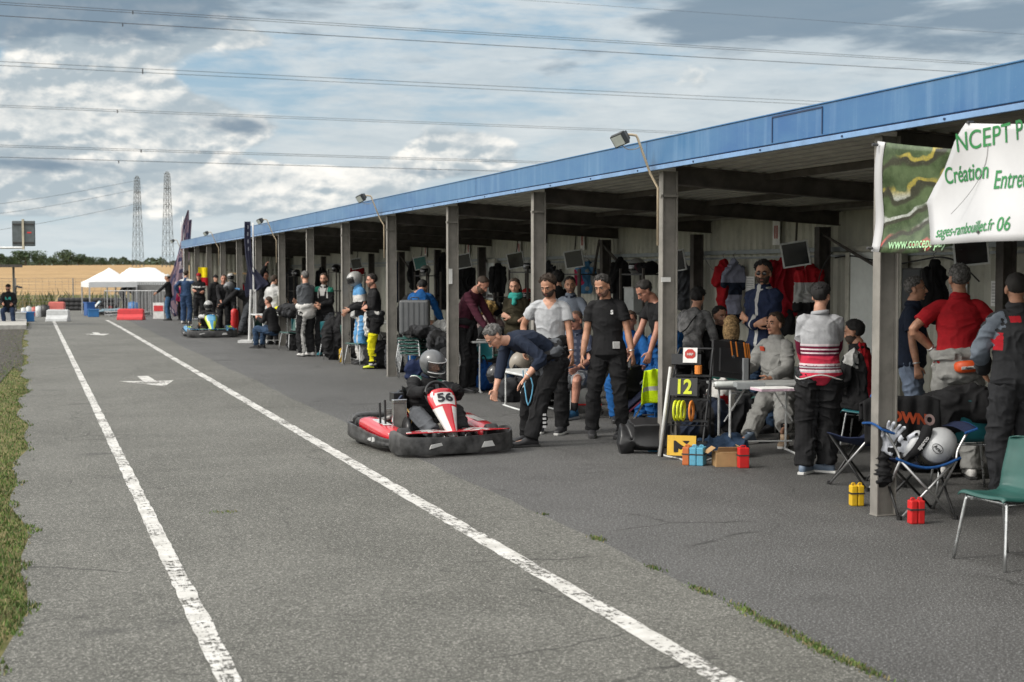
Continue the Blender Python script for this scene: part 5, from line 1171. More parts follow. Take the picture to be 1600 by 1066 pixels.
person('man in a grey sweater with a white race suit tied at his waist', p, -138, 1.83, handL=crossL, handR=crossR, hair='shaved', hairc='grey', top='long', topm=DGY, collar=DGY, tied=WH, legs='suit', legm=[BK, WH], leg_paint=lambda c, l, i: ((i[:, 0] == 4) & (i[:, 2] > .22) & (i[:, 2] < .62)).astype(int), shoem=shW, vs=.010, head=(14, 0, 0), belly=.02, **cpl)
p = at(426, 34.0)
person('person in a pale grey padded gilet seen between two columns', p, 150, 1.72, top='jacket', topm=LGR, legm=BK, shoem=shB, hairc='brown', vs=.013, head=(10, 10, 0), handR=(.2, .3, 1.1), handL=(-.2, .3, 1.1))
p = at(415, 35.5)
person('tall man in black with one raised arm, beside the pale grey gilet', p, -8, 1.84, top='jacket', topm=BK, legm=BK, shoem=shB, hairc='black', vs=.013, handR=(-.1, .22, 1.95), poleR=(1, -.3, 0), head=(-15, 8, 0), skinm=SKD)
p = at(427, 32.2)
person('person in dark blue jeans sitting low at the green table, head turned away', p, -115, 1.70, pelvis=(0, 0, .48), footL=(-.1, .45, 0, 0), footR=(.1, .42, 0, 0), handL=(-.1, .4, .75), handR=(.1, .4, .75), hair='shaved', hairc='brown', top='long', topm=BK, legm=JEAND, legs='jeans', shoem=shB, vs=.013, lean=14, skinm=SKD)
# --- around the blue kart
p = gp(379, 524)
person('mechanic in black wearing a charcoal helmet, bending over the blue kart', p, -72, 1.80, pelvis=(0, -.18, .94), lean=60, neck=0, head=(0, 28, 0), helmet=(hdark, hblk, vis), handL=(-.10, .80, .66), handR=(.16, .70, .70), top='suit', topm=[BK, cloth('pale_blue', (.10, .27, .50))], top_paint=lambda c, l, i: ((l[:, 2] > .12) & (l[:, 1] < .0) & (np.abs(l[:, 0]) < .12)).astype(int), gloves=BK, legs='suit', legm=DGY, shoem=shB, vs=.012, footL=(-.12, .08, 0, 5), footR=(.13, -.1, 0, -5))
p = at(349, 39.6)
person('smiling man in a black sweatshirt leaning forward behind the blue kart', p, 14, 1.78, pelvis=(0, -.08, .94), lean=16, handL=(-.06, .34, .96), handR=(.1, .34, .98), hair='crop', hairc='brown', top='long', topm=BK, legm=BK, shoem=shB, vs=.013, skinm=SKD, head=(0, 10, 0))
p = at(336, 45.5)
person('person in a dark cap just left of the smiling man', p, 40, 1.72, cap=('black', (.012, .012, .014)), top='jacket', topm=BK, legm=BK, shoem=shB, vs=.016)
p = at(362, 44.5)
person('driver in a white helmet standing behind the crouching mechanic', p, -10, 1.76, helmet=(hwht, hblk, vis), top='suit', topm=BK, legs='suit', legm=BK, shoem=shB, vs=.016)
p = at(373, 46.5)
person('person in a red jacket far inside the garage beyond the blue kart', p, 20, 1.70, top='jacket', topm=RED, legm=BK, shoem=shB, vs=.016, hairc='black')
p = at(311, 46.3)
white_marks = lambda c, l, i: ((l[:, 1] > .0) & (np.abs(l[:, 2] - .05) < .022) & (vnoise(c * 22) > .35)).astype(int)
person('man in a red and black cap and black race suit, arms folded', p, 4, 1.78, handL=crossL, handR=crossR, cap=('red', (.25, .012, .018)), top='suit', topm=[BK, WH], top_paint=white_marks, legs='suit', legm=BK, shoem=shY, vs=.014, skinm=SKD, **cpl)
p = gp(291, 506)
person('tall man in a navy blue race suit seen from behind, one arm on his neighbour', p, 168, 1.88, handR=(.50, .20, 1.42), handL=(-.24, -.08, 1.02), poleR=(.5, -.2, -1), top='suit', topm=[cloth('suit_navy', (.028, .055, .115)), WH], top_paint=lambda c, l, i: ((l[:, 2] > .16) & (np.abs(l[:, 0]) > .05)).astype(int), legs='suit', legm=cloth('suit_navy', (.028, .055, .115)), shoem=shW, vs=.014, hairc='brown')
p = gp(264, 501)
person('man in black shirt and blue jeans holding out one arm near the tents', p, -88, 1.74, handL=(-.15, .52, .98), handR=(.22, .15, .9), cap=('white', (.5, .5, .48)), top='long', topm=BK, legs='jeans', legm=cloth('jeans_mid', (.05, .11, .20)), shoem=shB, vs=.015, skinm=SK2)
p = at(283, 52)
person('child in a pink jacket behind the tall man in navy', p, -120, 1.42, top='jacket', topm=PNK, legm=BK, shoem=shB, vs=.015)
p = at(13, 47.4)
person('man in a black sweatshirt with turquoise print, sitting on a white box', p, 12, 1.76, pelvis=(0, 0, .60), lean=10, footL=(-.22, .52, 0, 10), footR=(.10, .42, 0, -10), handL=(-.16, .30, .72), handR=(.16, .34, .74), cap=('black2', (.014, .013, .013)), top='jacket', topm=[BK, TEA], top_paint=lambda c, l, i: ((l[:, 1] > .05) & (np.abs(l[:, 2] - .03) < .05) & (np.abs(l[:, 0]) < .09) & (vnoise(c * 24) > .45)).astype(int), legs='jeans', legm=cloth('jeans_ink', (.018, .03, .06)), shoem=shB, vs=.014, skinm=SKD, beard='dark')
p = gp(196, 488)
person('person in black leaning forward under the white tents', p, 80, 1.70, pelvis=(0, -.15, .93), lean=48, head=(0, 25, 0), handL=(-.15, .5, .8), handR=(.15, .5, .8), top='jacket', topm=BK, legs='jeans', legm=BK, shoem=shB, vs=.018, hairc='dgrey')
# --- right hand bays
p = gp(1279, 740)
def stripes(c, l, i):
    z = c[:, 2]; arm = (i[:, 0] == 2) | (i[:, 0] == 3); s = np.where(arm, 1.46 - i[:, 1] * .52, z); r = np.zeros(len(z), int)
    for a, b, k in ((1.17, 1.19, 1), (1.195, 1.21, 2), (1.135, 1.152, 1), (1.155, 1.17, 2), (1.10, 1.117, 1), (1.117, 1.135, 2), (1.03, 1.10, 3), (1.0, 1.012, 1), (1.012, 1.03, 2), (.975, .99, 1), (.958, .975, 2), (.80, .945, 3)): r[(s > a) & (s <= b)] = k
    return r
SW = cloth('sweater_grey', (.34, .345, .36)); PKW = cloth('stripe_pale', (.60, .50, .52)); SRD = cloth('stripe_red', (.46, .03, .06))
p_ = p
t, J = person('man in a pale grey sweater with red and white stripes, back to the camera', p, 172, 1.68, handL=(-.10, .32, .98), handR=(.12, .30, .96), poleL=(-.9, -.6, -.2), poleR=(.9, -.6, -.2), head=(24, 4, 0), top='long', topm=[SW, MAR, PKW, SRD], top_paint=stripes, bulk=1.5, collar=SW, tied=None, legs='suit', legm=[BK, BK2], leg_loose=1.35, leg_paint=lambda c, l, i: ((i[:, 0] == 4) & (i[:, 2] > .1) & (i[:, 2] < .5)).astype(int), footL=(-.13, -.04, 0, 25), footR=(.07, .06, 0, -65), shoem=plast('shoe_navywhite', (.12, .16, .22), .5), solem=solW, hairc='black', vs=.0065, belly=.012)
MB().tube([tuple(J['P'] + np.array([math.cos(b) * .205, math.sin(b) * .168, -.045 + .022 * math.sin(b * 3)])) for b in np.linspace(0, 2 * PI, 25)[:-1]], .006, 6, closed=True).build('waist_piping', WH, t)
p = at(1217, 14.7); H = 1.78
t, J = person('man in a grey race suit sitting at the folding table, legs stretched out', p, -52, H, pelvis=(0, 0, .52), lean=4, head=(4, -2, 0), footR=FT(p, -52, H, 1170, 694, 0), footL=FT(p, -52, H, 1226, 707, -30), kneeL=(-.3, 1, .5), kneeR=(.1, 1, .6), handL=(-.24, .40, .66), handR=(.16, .38, .76), curlL=1.1,
    top='suit', topm=SIL, bulk=1.15, collar=SIL, legs='suit', legm=SIL, leg_loose=1.15, shoem=[shBe, plast('shoe_bluegrey', (.08, .11, .15), .5)], solem=solW, sock=BK, hairc='brown', vs=.0065, belly=.02, skinm=SK2)
c = J['C0'] + J['dC'] * .13 + J['fC'] * .128 + J['rC'] * .09
MB().box(tuple(c), (.085, .012, .05), (R(-12), 0, R(-18))).build('chest_patch', cloth('patch_orange', (.42, .06, .03)), t, bevel=.004)
p = at(1196, 15.2)
person('tall man in sunglasses and a navy jacket, arms folded, in front of the cladding', p, -48, 1.90, handL=crossL, handR=crossR, head=(-26, 6, 0), hairc='black', hair='thick', glasses='sun', beard='dark', top='jacket', topm=[cloth('jacket_navy', (.016, .024, .055)), cloth('jacket_fade', (.10, .125, .17)), LGR], top_paint=lambda c, l, i: np.where((l[:, 1] < -.06), 1, np.where((np.abs(l[:, 0]) < .02) & (l[:, 1] > .04), 2, 0)), collar=LGR, legs='jeans', legm=JEAND, shoem=shB, vs=.008, skinm=SK2, **cpl)
p = at(1121, 16.6)
person('smiling dark haired man seated behind the computer monitor', p, 28, 1.76, pelvis=(0, 0, .56), footL=(-.12, .4, 0, 0), footR=(.12, .4, 0, 0), handL=(-.1, .38, .8), handR=(.15, .38, .8), hairc='black', beard='stubble', top='jacket', topm=BK, legm=BK, shoem=shB, vs=.009, skinm=SK2, head=(0, 5, 0))
p = at(1143, 15.5)
person('blonde person in a black jacket, back to the camera, behind the monitor', p, 165, 1.70, female=True, pelvis=(0, 0, .52), footL=(-.12, .4, 0, 0), footR=(.12, .4, 0, 0), handL=(-.1, .3, .8), handR=(.1, .3, .8), hair='long', hairc='blonde', top='jacket', topm=BK, legm=BK, shoem=shB, vs=.009)
p = at(1079, 16.4)
t, J = person('person in a grey knitted jumper with a thin black shoulder strap, back turned', p, 150, 1.72, pelvis=(0, -.05, .88), lean=28, head=(0, 15, 0), hairc='black', hair='thick', top='long', topm=cloth('knit_grey', (.15, .15, .152), .3), bulk=1.1, legm=BK, shoem=shB, vs=.009, handL=(-.2, .35, .9), handR=(.25, .3, .9))
S0, P_, fC, rC = J['S0'], J['P'], J['fC'], J['rC']
MB().tube([tuple(S0 + rC * .08 + J['dC'] * .04), tuple(J['C0'] + rC * .06 - fC * .16), tuple(J['C0'] - J['dC'] * .12 - fC * .165), tuple(P_ - rC * .14 - fC * .14 + np.array([0, 0, .1]))], .008, 6, 4).build('shoulder_strap', BK, t)
p = at(1029, 15.9)
person('man in black t-shirt with a blue race suit round his waist, leaning down', p, -72, 1.78, pelvis=(0, -.1, .93), lean=20, neck=18, head=(0, 38, 0), handL=(-.2, .22, .74), handR=(.1, .35, .75), topm=BK, tied=BLU, legs='suit', legm=BLU, shoem=shB, hairc='dgrey', vs=.008, skinm=SKD, belly=.02)
p = at(985, 16.6)
person('driver in a blue race suit seated behind the black t-shirt man', p, -12, 1.76, pelvis=(0, 0, .50), footL=(-.2, .5, 0, 0), footR=(.1, .45, 0, 0), handL=(-.22, .45, .66), handR=(.0, .42, .68), top='suit', topm=BLU, legs='suit', legm=BLU, shoem=shB, hairc='brown', vs=.009, skinm=SKD)
p = at(1349, 13.5)
t, J = person('seated man in a black, red and grey race jacket on a teal chair', p, -128, 1.76, pelvis=(0, 0, .50), lean=6, head=(-6, 10, 0), footL=(-.12, .42, 0, 0), footR=(.12, .40, 0, 0), handL=(-.15, .35, .68), handR=(.1, .4, .7), top='jacket', collar=BK, topm=[BK, RED, LGR], top_paint=lambda c, l, i: np.where((l[:, 1] < -.03) & (l[:, 0] > -.10) & (i[:, 0] == 1), 1, np.where((i[:, 0] == 2) & (i[:, 1] > .05) & (i[:, 1] < .34) & (l[:, 1] < .06) & (l[:, 1] > -.06), 2, 0)), legs='suit', legm=BK, shoem=shB, hairc='black', beard='dark', vs=.007, skinm=SK2)
p = at(1424, 13.3)
person('grey haired man in a navy polo shirt and light jeans, hand in pocket, turned right', p, 66, 1.73, head=(-6, -2, 0), handR=(.23, .10, .87), handL=(-.2, .25, .9), curlR=.9, top='polo', topm=NV, collar=NV, legs='jeans', legm=JEAN, shoem=shB, hairc='grey', vs=.007, belly=.035, skinm=SK2, watch='R')
p = at(1500, 11.75)
t, J = person('man in a red polo shirt, hand on hip, seen from behind', p, 166, 1.84, handL=(-.205, .05, 1.06), poleL=(-1, -.45, .1), handR=(.16, .22, 1.05), poleR=(.9, -.6, 0), palmL=(.3, -.3, 0), head=(-14, 0, 0), top='polo', topm=RED, collar=RED, tied=SIL, legs='suit', legm=SIL, shoem=shW, hairc='grey', vs=.0065, watch='L', skinm=SK2, width=1.04)
c = J['P'] - J['fC'] * .205 + np.array([.06, 0, -.03])
MB().loft([(c + np.array([-.10, .03, 0]), (0, 1, 0), (0, 0, 1), .03, .035), (c + np.array([-.06, 0, .0]), (0, 1, 0), (0, 0, 1), .035, .052), (c + np.array([.05, 0, .01]), (0, 1, 0), (0, 0, 1), .035, .05), (c + np.array([.09, .03, .01]), (0, 1, 0), (0, 0, 1), .028, .035)], n=14, sub=2).build('orange_pad', plast('orange', (.62, .08, .015), .5), t, smooth=True)
MB().loft([(c + np.array([-.05, -.036, -.008]), (0, 1, 0), (0, 0, 1), .006, .014), (c + np.array([.07, -.036, .003]), (0, 1, 0), (0, 0, 1), .006, .014)], n=10).build('pad_label', LGR, t)
text('Alpine', .026, mat('ink', (.03, .03, .03), .7), t, tuple(c + np.array([.01, -.045, -.004])), (PI / 2, R(-4), 0), 'pad_lettering', bold=.001)
p = at(1592, 10.35)
person('man in a black race suit with grey sleeves and red patches, far right', p, -172, 1.77, head=(20, 6, 0), handL=(-.12, .28, 1.0), handR=(.2, .3, 1.0), poleL=(-1, -.3, -.3), top='suit', topm=[BK2, DGY, cloth('patch_red', (.45, .02, .03)), cloth('sleeve_grey', (.14, .165, .20))], bulk=1.2, top_paint=lambda c, l, i: np.where((i[:, 0] == 2) & (i[:, 1] > .12) & (i[:, 1] < .75) & (i[:, 2] > .3), 3, np.where((np.abs(l[:, 2] - .15) < .022) & (l[:, 0] < -.02) & (l[:, 0] > -.10) & (l[:, 1] < 0), 2, np.where((i[:, 0] == 1) & (l[:, 0] < -.15) & (l[:, 2] < .05) & (l[:, 2] > -.08), 2, 0))), legs='suit', legm=[BK2, DGY], shoem=shB, hairc='dgrey', hair='crop', vs=.0065, belly=.02, skinm=SK2)
p = at(1577, 16.6)
person('dark haired person deep in the bay, right of the red polo shirt', p, 8, 1.64, top='jacket', topm=BK, legm=BK, shoem=shB, hairc='black', hair='thick', vs=.010, skinm=SKD)
# ------------------------------------------------------------ karts with their drivers
redp = plast('gloss_red', (.50, .018, .028), .22, coat=.6, grime=.12); whp = plast('gloss_white', (.60, .60, .58), .25, coat=.4, grime=.1); bump = mat('plastic_bumper_black', (.017, .017, .018), .42, var=.35, vs=7, col2=(.05, .05, .05), bump=.15, bs=30, grime=.2)
kp = gp(722, 713); KR = 25
a0 = face_rot(KR); kpos = kp + Matrix.Rotation(a0, 3, 'Z') @ Vector((0, -.985 * .83, 0)); kpos.z = 0
kart('racing_kart', 'red and white rental kart numbered 56 with black wrap-round bumpers', kpos, a0, redp, whp, None, bump, '56').scale = (.90, .83, 1)
sg = lambda c, l, i: np.where((i[:, 0] > 1) & (i[:, 1] < .26) & (l[:, 2] > .07), 1, np.where((i[:, 0] > 1) & (i[:, 1] >= .26) & (i[:, 1] < .30), 2, 0))
dpos = kpos + Matrix.Rotation(a0, 3, 'Z') @ Vector((-.04, -.26, 0))
t, J = person('kart driver in a black race suit and charcoal helmet seated in kart 56', dpos, KR, 1.74, pelvis=(0, 0, .17), lean=-7, side=-8, neck=24, head=(-22, 16, 6), footL=(-.15, .70, .11, 0), footR=(.17, .70, .11, 0), kneeL=(-.4, .2, 1), kneeR=(.5, .2, 1), handL=(-.16, .45, .60), handR=(.16, .45, .58), poleL=(-.8, -.4, -.6), poleR=(.8, -.4, -.6), palmL=(0, .6, .3), palmR=(0, .6, .3), curlL=1.2, curlR=1.2,
    helmet=(hdark, plast('seal_white', (.5, .5, .5), .4), vis2), top='suit', topm=[BK, CGR, WH], top_paint=sg, bulk=1.25, gloves=BK, legs='suit', legm=[BK, DGY], leg_paint=lambda c, l, i: ((i[:, 0] == 5) & (i[:, 1] > .20)).astype(int), leg_loose=.9, shoem=shB, vs=.0065, collar=NV)
M_ = Matrix.Translation(Vector(J['hp'](0, .005, .012))) @ J['Hm'].to_4x4()
bluep = plast('gloss_blue', (.03, .22, .42), .25, coat=.5); k2 = gp(391, 529)
a2 = face_rot(18); k2 = (gp(300, 531) + gp(372, 532)) / 2 + Matrix.Rotation(a2, 3, 'Z') @ Vector((0, -.97, 0)); k2.z = 0
k2 = (gp(297, 526) + gp(371, 530)) / 2 + Matrix.Rotation(a2, 3, 'Z') @ Vector((0, -.95, 0)); k2.z = 0
kart('racing_kart', 'blue, white and lime kart stopped under the far end of the garage', k2, a2, bluep, plast('lime', (.45, .55, .04), .35), None, bump, None, platem=plast('sky_plate', (.12, .34, .50), .3))
person('driver in a white helmet seated in the blue kart', k2 + Matrix.Rotation(a2, 3, 'Z') @ Vector((0, -.30, 0)), 12, 1.72, pelvis=(0, 0, .20), lean=-6, neck=15, head=(0, 12, 0), footL=(-.15, .98, .12, 0), footR=(.17, .98, .12, 0), kneeL=(-.35, .2, 1), kneeR=(.35, .2, 1), handL=(-.16, .47, .58), handR=(.16, .47, .58), poleL=(-.8, -.4, -.6), poleR=(.8, -.4, -.6), curlL=1.2, curlR=1.2, helmet=(hwht, hblk, vis, hblk), top='suit', topm=[BK, LGR], top_paint=lambda c, l, i: (i[:, 1] > .6).astype(int) * (i[:, 0] > 1), gloves=LGR, legs='suit', legm=BK, shoem=shB, vs=.012)
k3 = gp(170, 492); kart('racing_kart', 'small pale kart parked beside the tents in the distance', k3, face_rot(-70), plast('pale_blue', (.22, .32, .38), .3), whp, None, bump, None, detail=False)
# ------------------------------------------------------------ banner on the near bay
def banner():
    PX = 5.60; grn = mat('banner_green', (.02, .19, .05), .5); bw = mat('banner_vinyl', (.52, .52, .53), .38, var=.05, vs=2)
    t = thing('banner', 'torn white vinyl banner with green lettering and a flower bed print', 'banner', (PX, 8.2, 2.2))
    O = Vector((PX, 8.2, 2.2))
    def q(px, py): p = pX(px, py, PX); return (p.y, p.z)
    def wave(y, z): return .035 * math.sin(y * 2.6 + z * 3) + .022 * math.sin(z * 7 + y * 1.5) + .012 * math.sin(y * 9 - z * 4)
    def lerp(P, v):
        k = (len(P) - 1) * v; i = min(len(P) - 2, int(k)); f = k - i; return (P[i][0] * (1 - f) + P[i + 1][0] * f, P[i][1] * (1 - f) + P[i + 1][1] * f)
    Lp = [q(1380, 221), q(1374, 262), q(1369, 305), q(1364, 350), q(1357, 393)]; Rp = [q(1520, 236), q(1490, 262), q(1462, 310), q(1466, 345), q(1475, 384)]
    def left(u, v):
        a, b = lerp(Lp, v), lerp(Rp, v); y, z = a[0] * (1 - u) + b[0] * u, a[1] * (1 - u) + b[1] * u
        z -= .03 * math.sin(PI * u) * (1 if v > .5 else .2); return (wave(y, z) + .07 * u * u, y - 8.2, z - 2.2)
    m = bpy.data.materials.new('flower_print'); m.use_nodes = True; w = NT(m.node_tree); P = w.new('ShaderNodeTexCoord').outputs['Object']; b = w.n['Principled BSDF']
    s_ = w.sep(P); n_ = w.noise(P, 2.6, 2, .5); n2 = w.noise(P, 7, 3, .6)
    wv = w.math('ADD', w.math('MULTIPLY', s_[2], 42), w.math('ADD', w.math('MULTIPLY', n_, 17), w.math('ADD', w.math('MULTIPLY', n2, 2.2), w.math('MULTIPLY', s_[1], 9))))
    band = w.math('SINE', wv); spk = w.noise(P, 70, 4, .8)
    c = w.mix(w.ramp(n2, .3, .7), (.028, .05, .018), (.095, .135, .065)); c = w.mix(w.math('MULTIPLY', w.ramp(w.math('SINE', w.math('ADD', wv, 1.0)), .2, .9), .85), c, (.035, .03, .025))
    up_ = w.ramp(s_[2], .05, .14); lowm = w.ramp(s_[2], -.10, -.20)
    fl = w.mix(up_, (.52, .54, .53), (.42, .33, .04)); fl = w.mix(lowm, fl, (.48, .05, .06)); fl = w.mix(w.math('MULTIPLY', w.ramp(spk, .62, .40), .6), fl, (.15, .16, .1))
    c = w.mix(w.math('MULTIPLY', w.ramp(band, .70, .97), w.ramp(w.noise(P, 4.1, 2), .38, .55)), c, fl); c = w.mix(w.math('MULTIPLY', w.ramp(spk, .5, .75), .35), c, (.20, .25, .14)); w.l.new(c, b.inputs['Base Color']); b.inputs['Roughness'].default_value = .35
    MB().grid(left, 22, 18, .003).build('print_panel', m, t, smooth=True)
    MB().grid(lambda u, v: (lambda p: (p[0] - .006, p[1], p[2]))(left(u * .10, v)), 2, 18, .002).build('white_hem', bw, t, smooth=True)
    Lw = [q(1519, 193), q(1500, 222), q(1478, 262), q(1460, 292), q(1449, 316), q(1454, 345), q(1464, 383)]
    Y2 = 5.1; Rw = [(Y2, 2.62), (Y2, 2.5), (Y2, 2.38), (Y2, 2.25), (Y2, 2.12), (Y2, 2.0), (Y2, 1.88)]
    top = [q(1519, 193), q(1533, 190), q(1548, 201), q(1575, 208), q(1600, 206)]
    def white(u, v):
        a, b_ = lerp(Lw, v), lerp(Rw, v); y, z = a[0] * (1 - u) + b_[0] * u, a[1] * (1 - u) + b_[1] * u
        z -= .05 * math.sin(PI * min(1, u * 1.2)) * (1 - v); z += .03 * math.sin(PI * u) * v
        return (wave(y, z) - .05, y - 8.2, z - 2.2)
    MB().grid(white, 40, 18, .003).build('white_panel', bw, t, smooth=True)
    def surfL(y, z):
        v = min(1, max(0, (Lp[0][1] - z) / (Lp[0][1] - Lp[-1][1]))); a, b = lerp(Lp, v), lerp(Rp, v); u = (a[0] - y) / (a[0] - b[0]); return wave(y, z) + .07 * u * abs(u) - .010
    def word(s, size, px, py, slope, m_=grn, bold=0, sx=1, name='lettering', shear=0, slope2=0, dx=-.007):
        me = finetri(text_mesh(s, size, 'LEFT', .0, bold, sx), 2)
        y0, z0 = q(px, py)
        for v in me.vertices: y = y0 - v.co.x; z = z0 + v.co.y + slope * v.co.x + slope2 * v.co.x ** 2; v.co = Vector((surfL(y, z) if dx > .03 else wave(y, z) - .05 + dx, y - 8.2, z - 2.2))
        me.materials.clear(); me.materials.append(m_); o = bpy.data.objects.new(name, me); COL.objects.link(o); o.parent = t
    word('NCEPT P', .165, 1502, 226, .045, sx=1.0, bold=.001); word('Création', .15, 1476, 277, .02, bold=.0018, sx=.88); word('Entretien', .16, 1561, 283, -.02, bold=.0018, sx=.78)
    word('sages-rambouillet.fr', .10, 1470, 364, .045, sx=.82, bold=.001); word('06', .12, 1579, 352, .02, bold=.001)
    word('www.concept-pay', .10, 1380, 382, .005, m_=mat('banner_green_pale', (.34, .58, .32), .5), sx=.86, bold=.0008, dx=.036)
    ey = plast('eyelet', (.05, .05, .05), .5)
    for (px, py) in ((1383, 227), (1361, 388), (1524, 192), (1551, 363)): y, z = q(px, py); MB().tube([(wave(y, z) - .065, y - 8.2, z - 2.2), (wave(y, z) - .02, y - 8.2, z - 2.2)], .010, 8).build('eyelet', ey, t)
    m_ = MB(); y, z = q(1550, 225); m_.tube([(wave(y, z - .5 * a) - .056, y - 8.2 + .12 * a * a * 2.2, z - 2.2 - .42 * a) for a in np.linspace(0, 1, 12)], .0022, 5); m_.build('tear_line', mat('seam_grey', (.25, .25, .25), .7), t)
banner()
# ------------------------------------------------------------ front right: teal chair, camping chairs
shell_chair('teal plastic chair with thin metal legs, nearest of all, at the right edge', at(1580, 8.28), face_rot(-66))
def camp_chair(label, pos, rz, full=True):
    t = thing('camping_chair', label, 'camping chair', pos, rz); al = metal('camp_tube', (.42, .42, .42), .35, .8); bk = metal('camp_tube_black', (.03, .03, .03), .4, .5); fb = cloth('camp_navy', (.012, .018, .045)); ed = cloth('camp_blue', (.012, .062, .20))
    W, D = .205, .22
    for nm, a, b, m_ in (('leg', (-W, D, 0), (W, D, .43), al), ('leg', (W, D, 0), (-W, D, .43), al), ('leg', (-W, -D, 0), (W, -D, .43), bk), ('leg', (W, -D, 0), (-W, -D, .43), bk), ('leg', (-W, D, 0), (-W, -D, .42), bk), ('leg', (-W, -D, 0), (-W, D, .42), al), ('leg', (W, D, 0), (W, -D, .42), bk), ('leg', (W, -D, 0), (W, D, .42), al)): MB().tube([a, b], .010, 8).build(nm, m_, t, smooth=True)
    for s in (-1, 1):
        for y in (-D, D): MB().tube([(s * W, y, -.0), (s * W, y, .03)], .02, 8).build('foot', bk, t)
    st = MB().grid(lambda u, v: ((u - .5) * 2 * (W + .03), (v - .5) * 2 * D, .43 - .10 * math.sin(PI * u) * (1 - .3 * v) + .01 * math.cos(PI * 2 * v)), 16, 10, .006).build('seat', fb, t, smooth=True)
    MB().tube([((u - .5) * 2 * (W + .03), D + .004, .43 - .10 * math.sin(PI * u) * .7 + .012) for u in np.linspace(0, 1, 14)], .010, 6).build('seat_edge', ed, st, smooth=True)
    if full:
        for s in (-1, 1):
            MB().tube([(s * W, D, .43), (s * (W + .02), D - .02, .50), (s * (W + .09), D - .03, .62)], .010, 8, 3).build('arm_support', al, t, smooth=True)
            MB().grid(lambda u, v, s=s: (s * (W + .05 + .09 * v), D + .02 - u * .42, .635 + .02 * math.sin(PI * u) - .015 * math.cos(PI * v)), 8, 4, .008).build('armrest', fb, t, smooth=True)
            MB().tube([(s * (W + .14), D + .02 - u * .42, .65 + .02 * math.sin(PI * u)) for u in (0, .3, .6, 1)], .009, 6, 3).tube([(s * (W + .05 + .09 * v), D + .022, .635 - .015 * math.cos(PI * v)) for v in (0, .5, 1)], .009, 6, 3).build('armrest_edge', ed, t)
            MB().tube([(s * W, -D, .40), (s * (W + .01), -D - .12, .82)], .010, 8).build('back_post', bk, t)
        MB().grid(lambda u, v: ((u - .5) * 2 * (W + .02), -D - .02 - .11 * v - .05 * math.sin(PI * u) * .8, .44 + .39 * v), 12, 8, .006).build('backrest', fb, t, smooth=True)
        MB().tube([(W + .02, -D - .02, .46), (W + .03, -D - .08, .66), (W + .02, -D - .13, .84), (W - .04, -D - .135, .845)], .011, 6, 3).build('back_edge', ed, t, smooth=True)
    return t
cpz = dp(1437, 428, 9.95); cpz.z = 0; crz = face_rot(4); camp_chair('blue edged folding camping chair holding a silver helmet and gloves', cpz, crz)
CM = Matrix.Translation(cpz) @ Matrix.Rotation(crz, 4, 'Z')
def onchair(x, y, z): return CM @ Vector((x, y, z))
# helmet lying on the chair, turned on its side
hw_ = plast('helmet_silver', (.42, .43, .44), .3, coat=.5)
ht = thing('race_helmet', 'silver grey full face helmet with a round emblem lying on the camping chair', 'helmet', onchair(-.13, .04, .50), crz)
yv = Vector((.78, .22, -.58)).normalized(); zv = Vector((-.30, .80, .52)); zv = (zv - yv * zv.dot(yv)).normalized(); xv = yv.cross(zv)
MH = Matrix(((xv.x, yv.x, zv.x), (xv.y, yv.y, zv.y), (xv.z, yv.z, zv.z))).to_4x4()
helmet_mb(ht, MH, (hw_, hblk, mat('visor_mirror', (.24, .225, .18), .15, .6)), name='helmet_shell')
def ondome(az, el, r=.003):
    a, c = R(90 - el), R(az); ux, uy, uz = math.sin(a) * math.cos(c), math.sin(a) * math.sin(c), math.cos(a); return Vector(((.128 + r) * ux, (.158 + r) * uy, (.138 + r) * uz)), Vector((ux / .128, uy / .158, uz / .138)).normalized()
p0, n0 = ondome(95, 66); T_ = Matrix.Translation(p0) @ n0.to_track_quat('Z', 'Y').to_matrix().to_4x4()
m = MB(); m.tube([(.042 * math.cos(a), .030 * math.sin(a), 0) for a in np.linspace(0, 2 * PI, 21)[:-1]], .0022, 5, closed=True); m.xf(MH @ T_); m.build('emblem_ring', mat('ink_black', (.012, .012, .012), .5), ht)
me = text_mesh('Arai', .036, 'CENTER', .001, .001); me.transform(MH @ T_); me.materials.clear(); me.materials.append(_M['ink_black']); o = bpy.data.objects.new('emblem_lettering', me); COL.objects.link(o); o.parent = ht
# neck collar
nt = thing('neck_collar', 'white and black padded neck collar with lettering, propped between gloves and helmet', 'neck collar', onchair(.06, .04, .52), crz)
m = MB(); m.ell((0, 0, 0), (.045, .075, .115), Matrix.Rotation(R(-32), 3, 'Y'), 16, 11); m.build('pad', plast('pad_white', (.45, .46, .47), .5), nt, smooth=True)
m = MB(); m.loft([((.07, .02, -.12), (.3, 0, -.9), (0, 1, 0), .012, .05), ((.0, .05, -.05), (.7, 0, .7), (0, 1, 0), .035, .05), ((-.07, .06, .05), (.7, 0, .7), (0, 1, 0), .038, .05), ((-.10, .06, .13), (.9, 0, .3), (0, 1, 0), .03, .045)], n=14, sub=3, power=3); m.build('collar_band', BK, nt, smooth=True)
text('sparco', .042, mat('logo_white', (.6, .6, .6), .7), nt, (-.045, .118, .02), (PI / 2, R(-52), PI), 'collar_lettering', bold=.001)
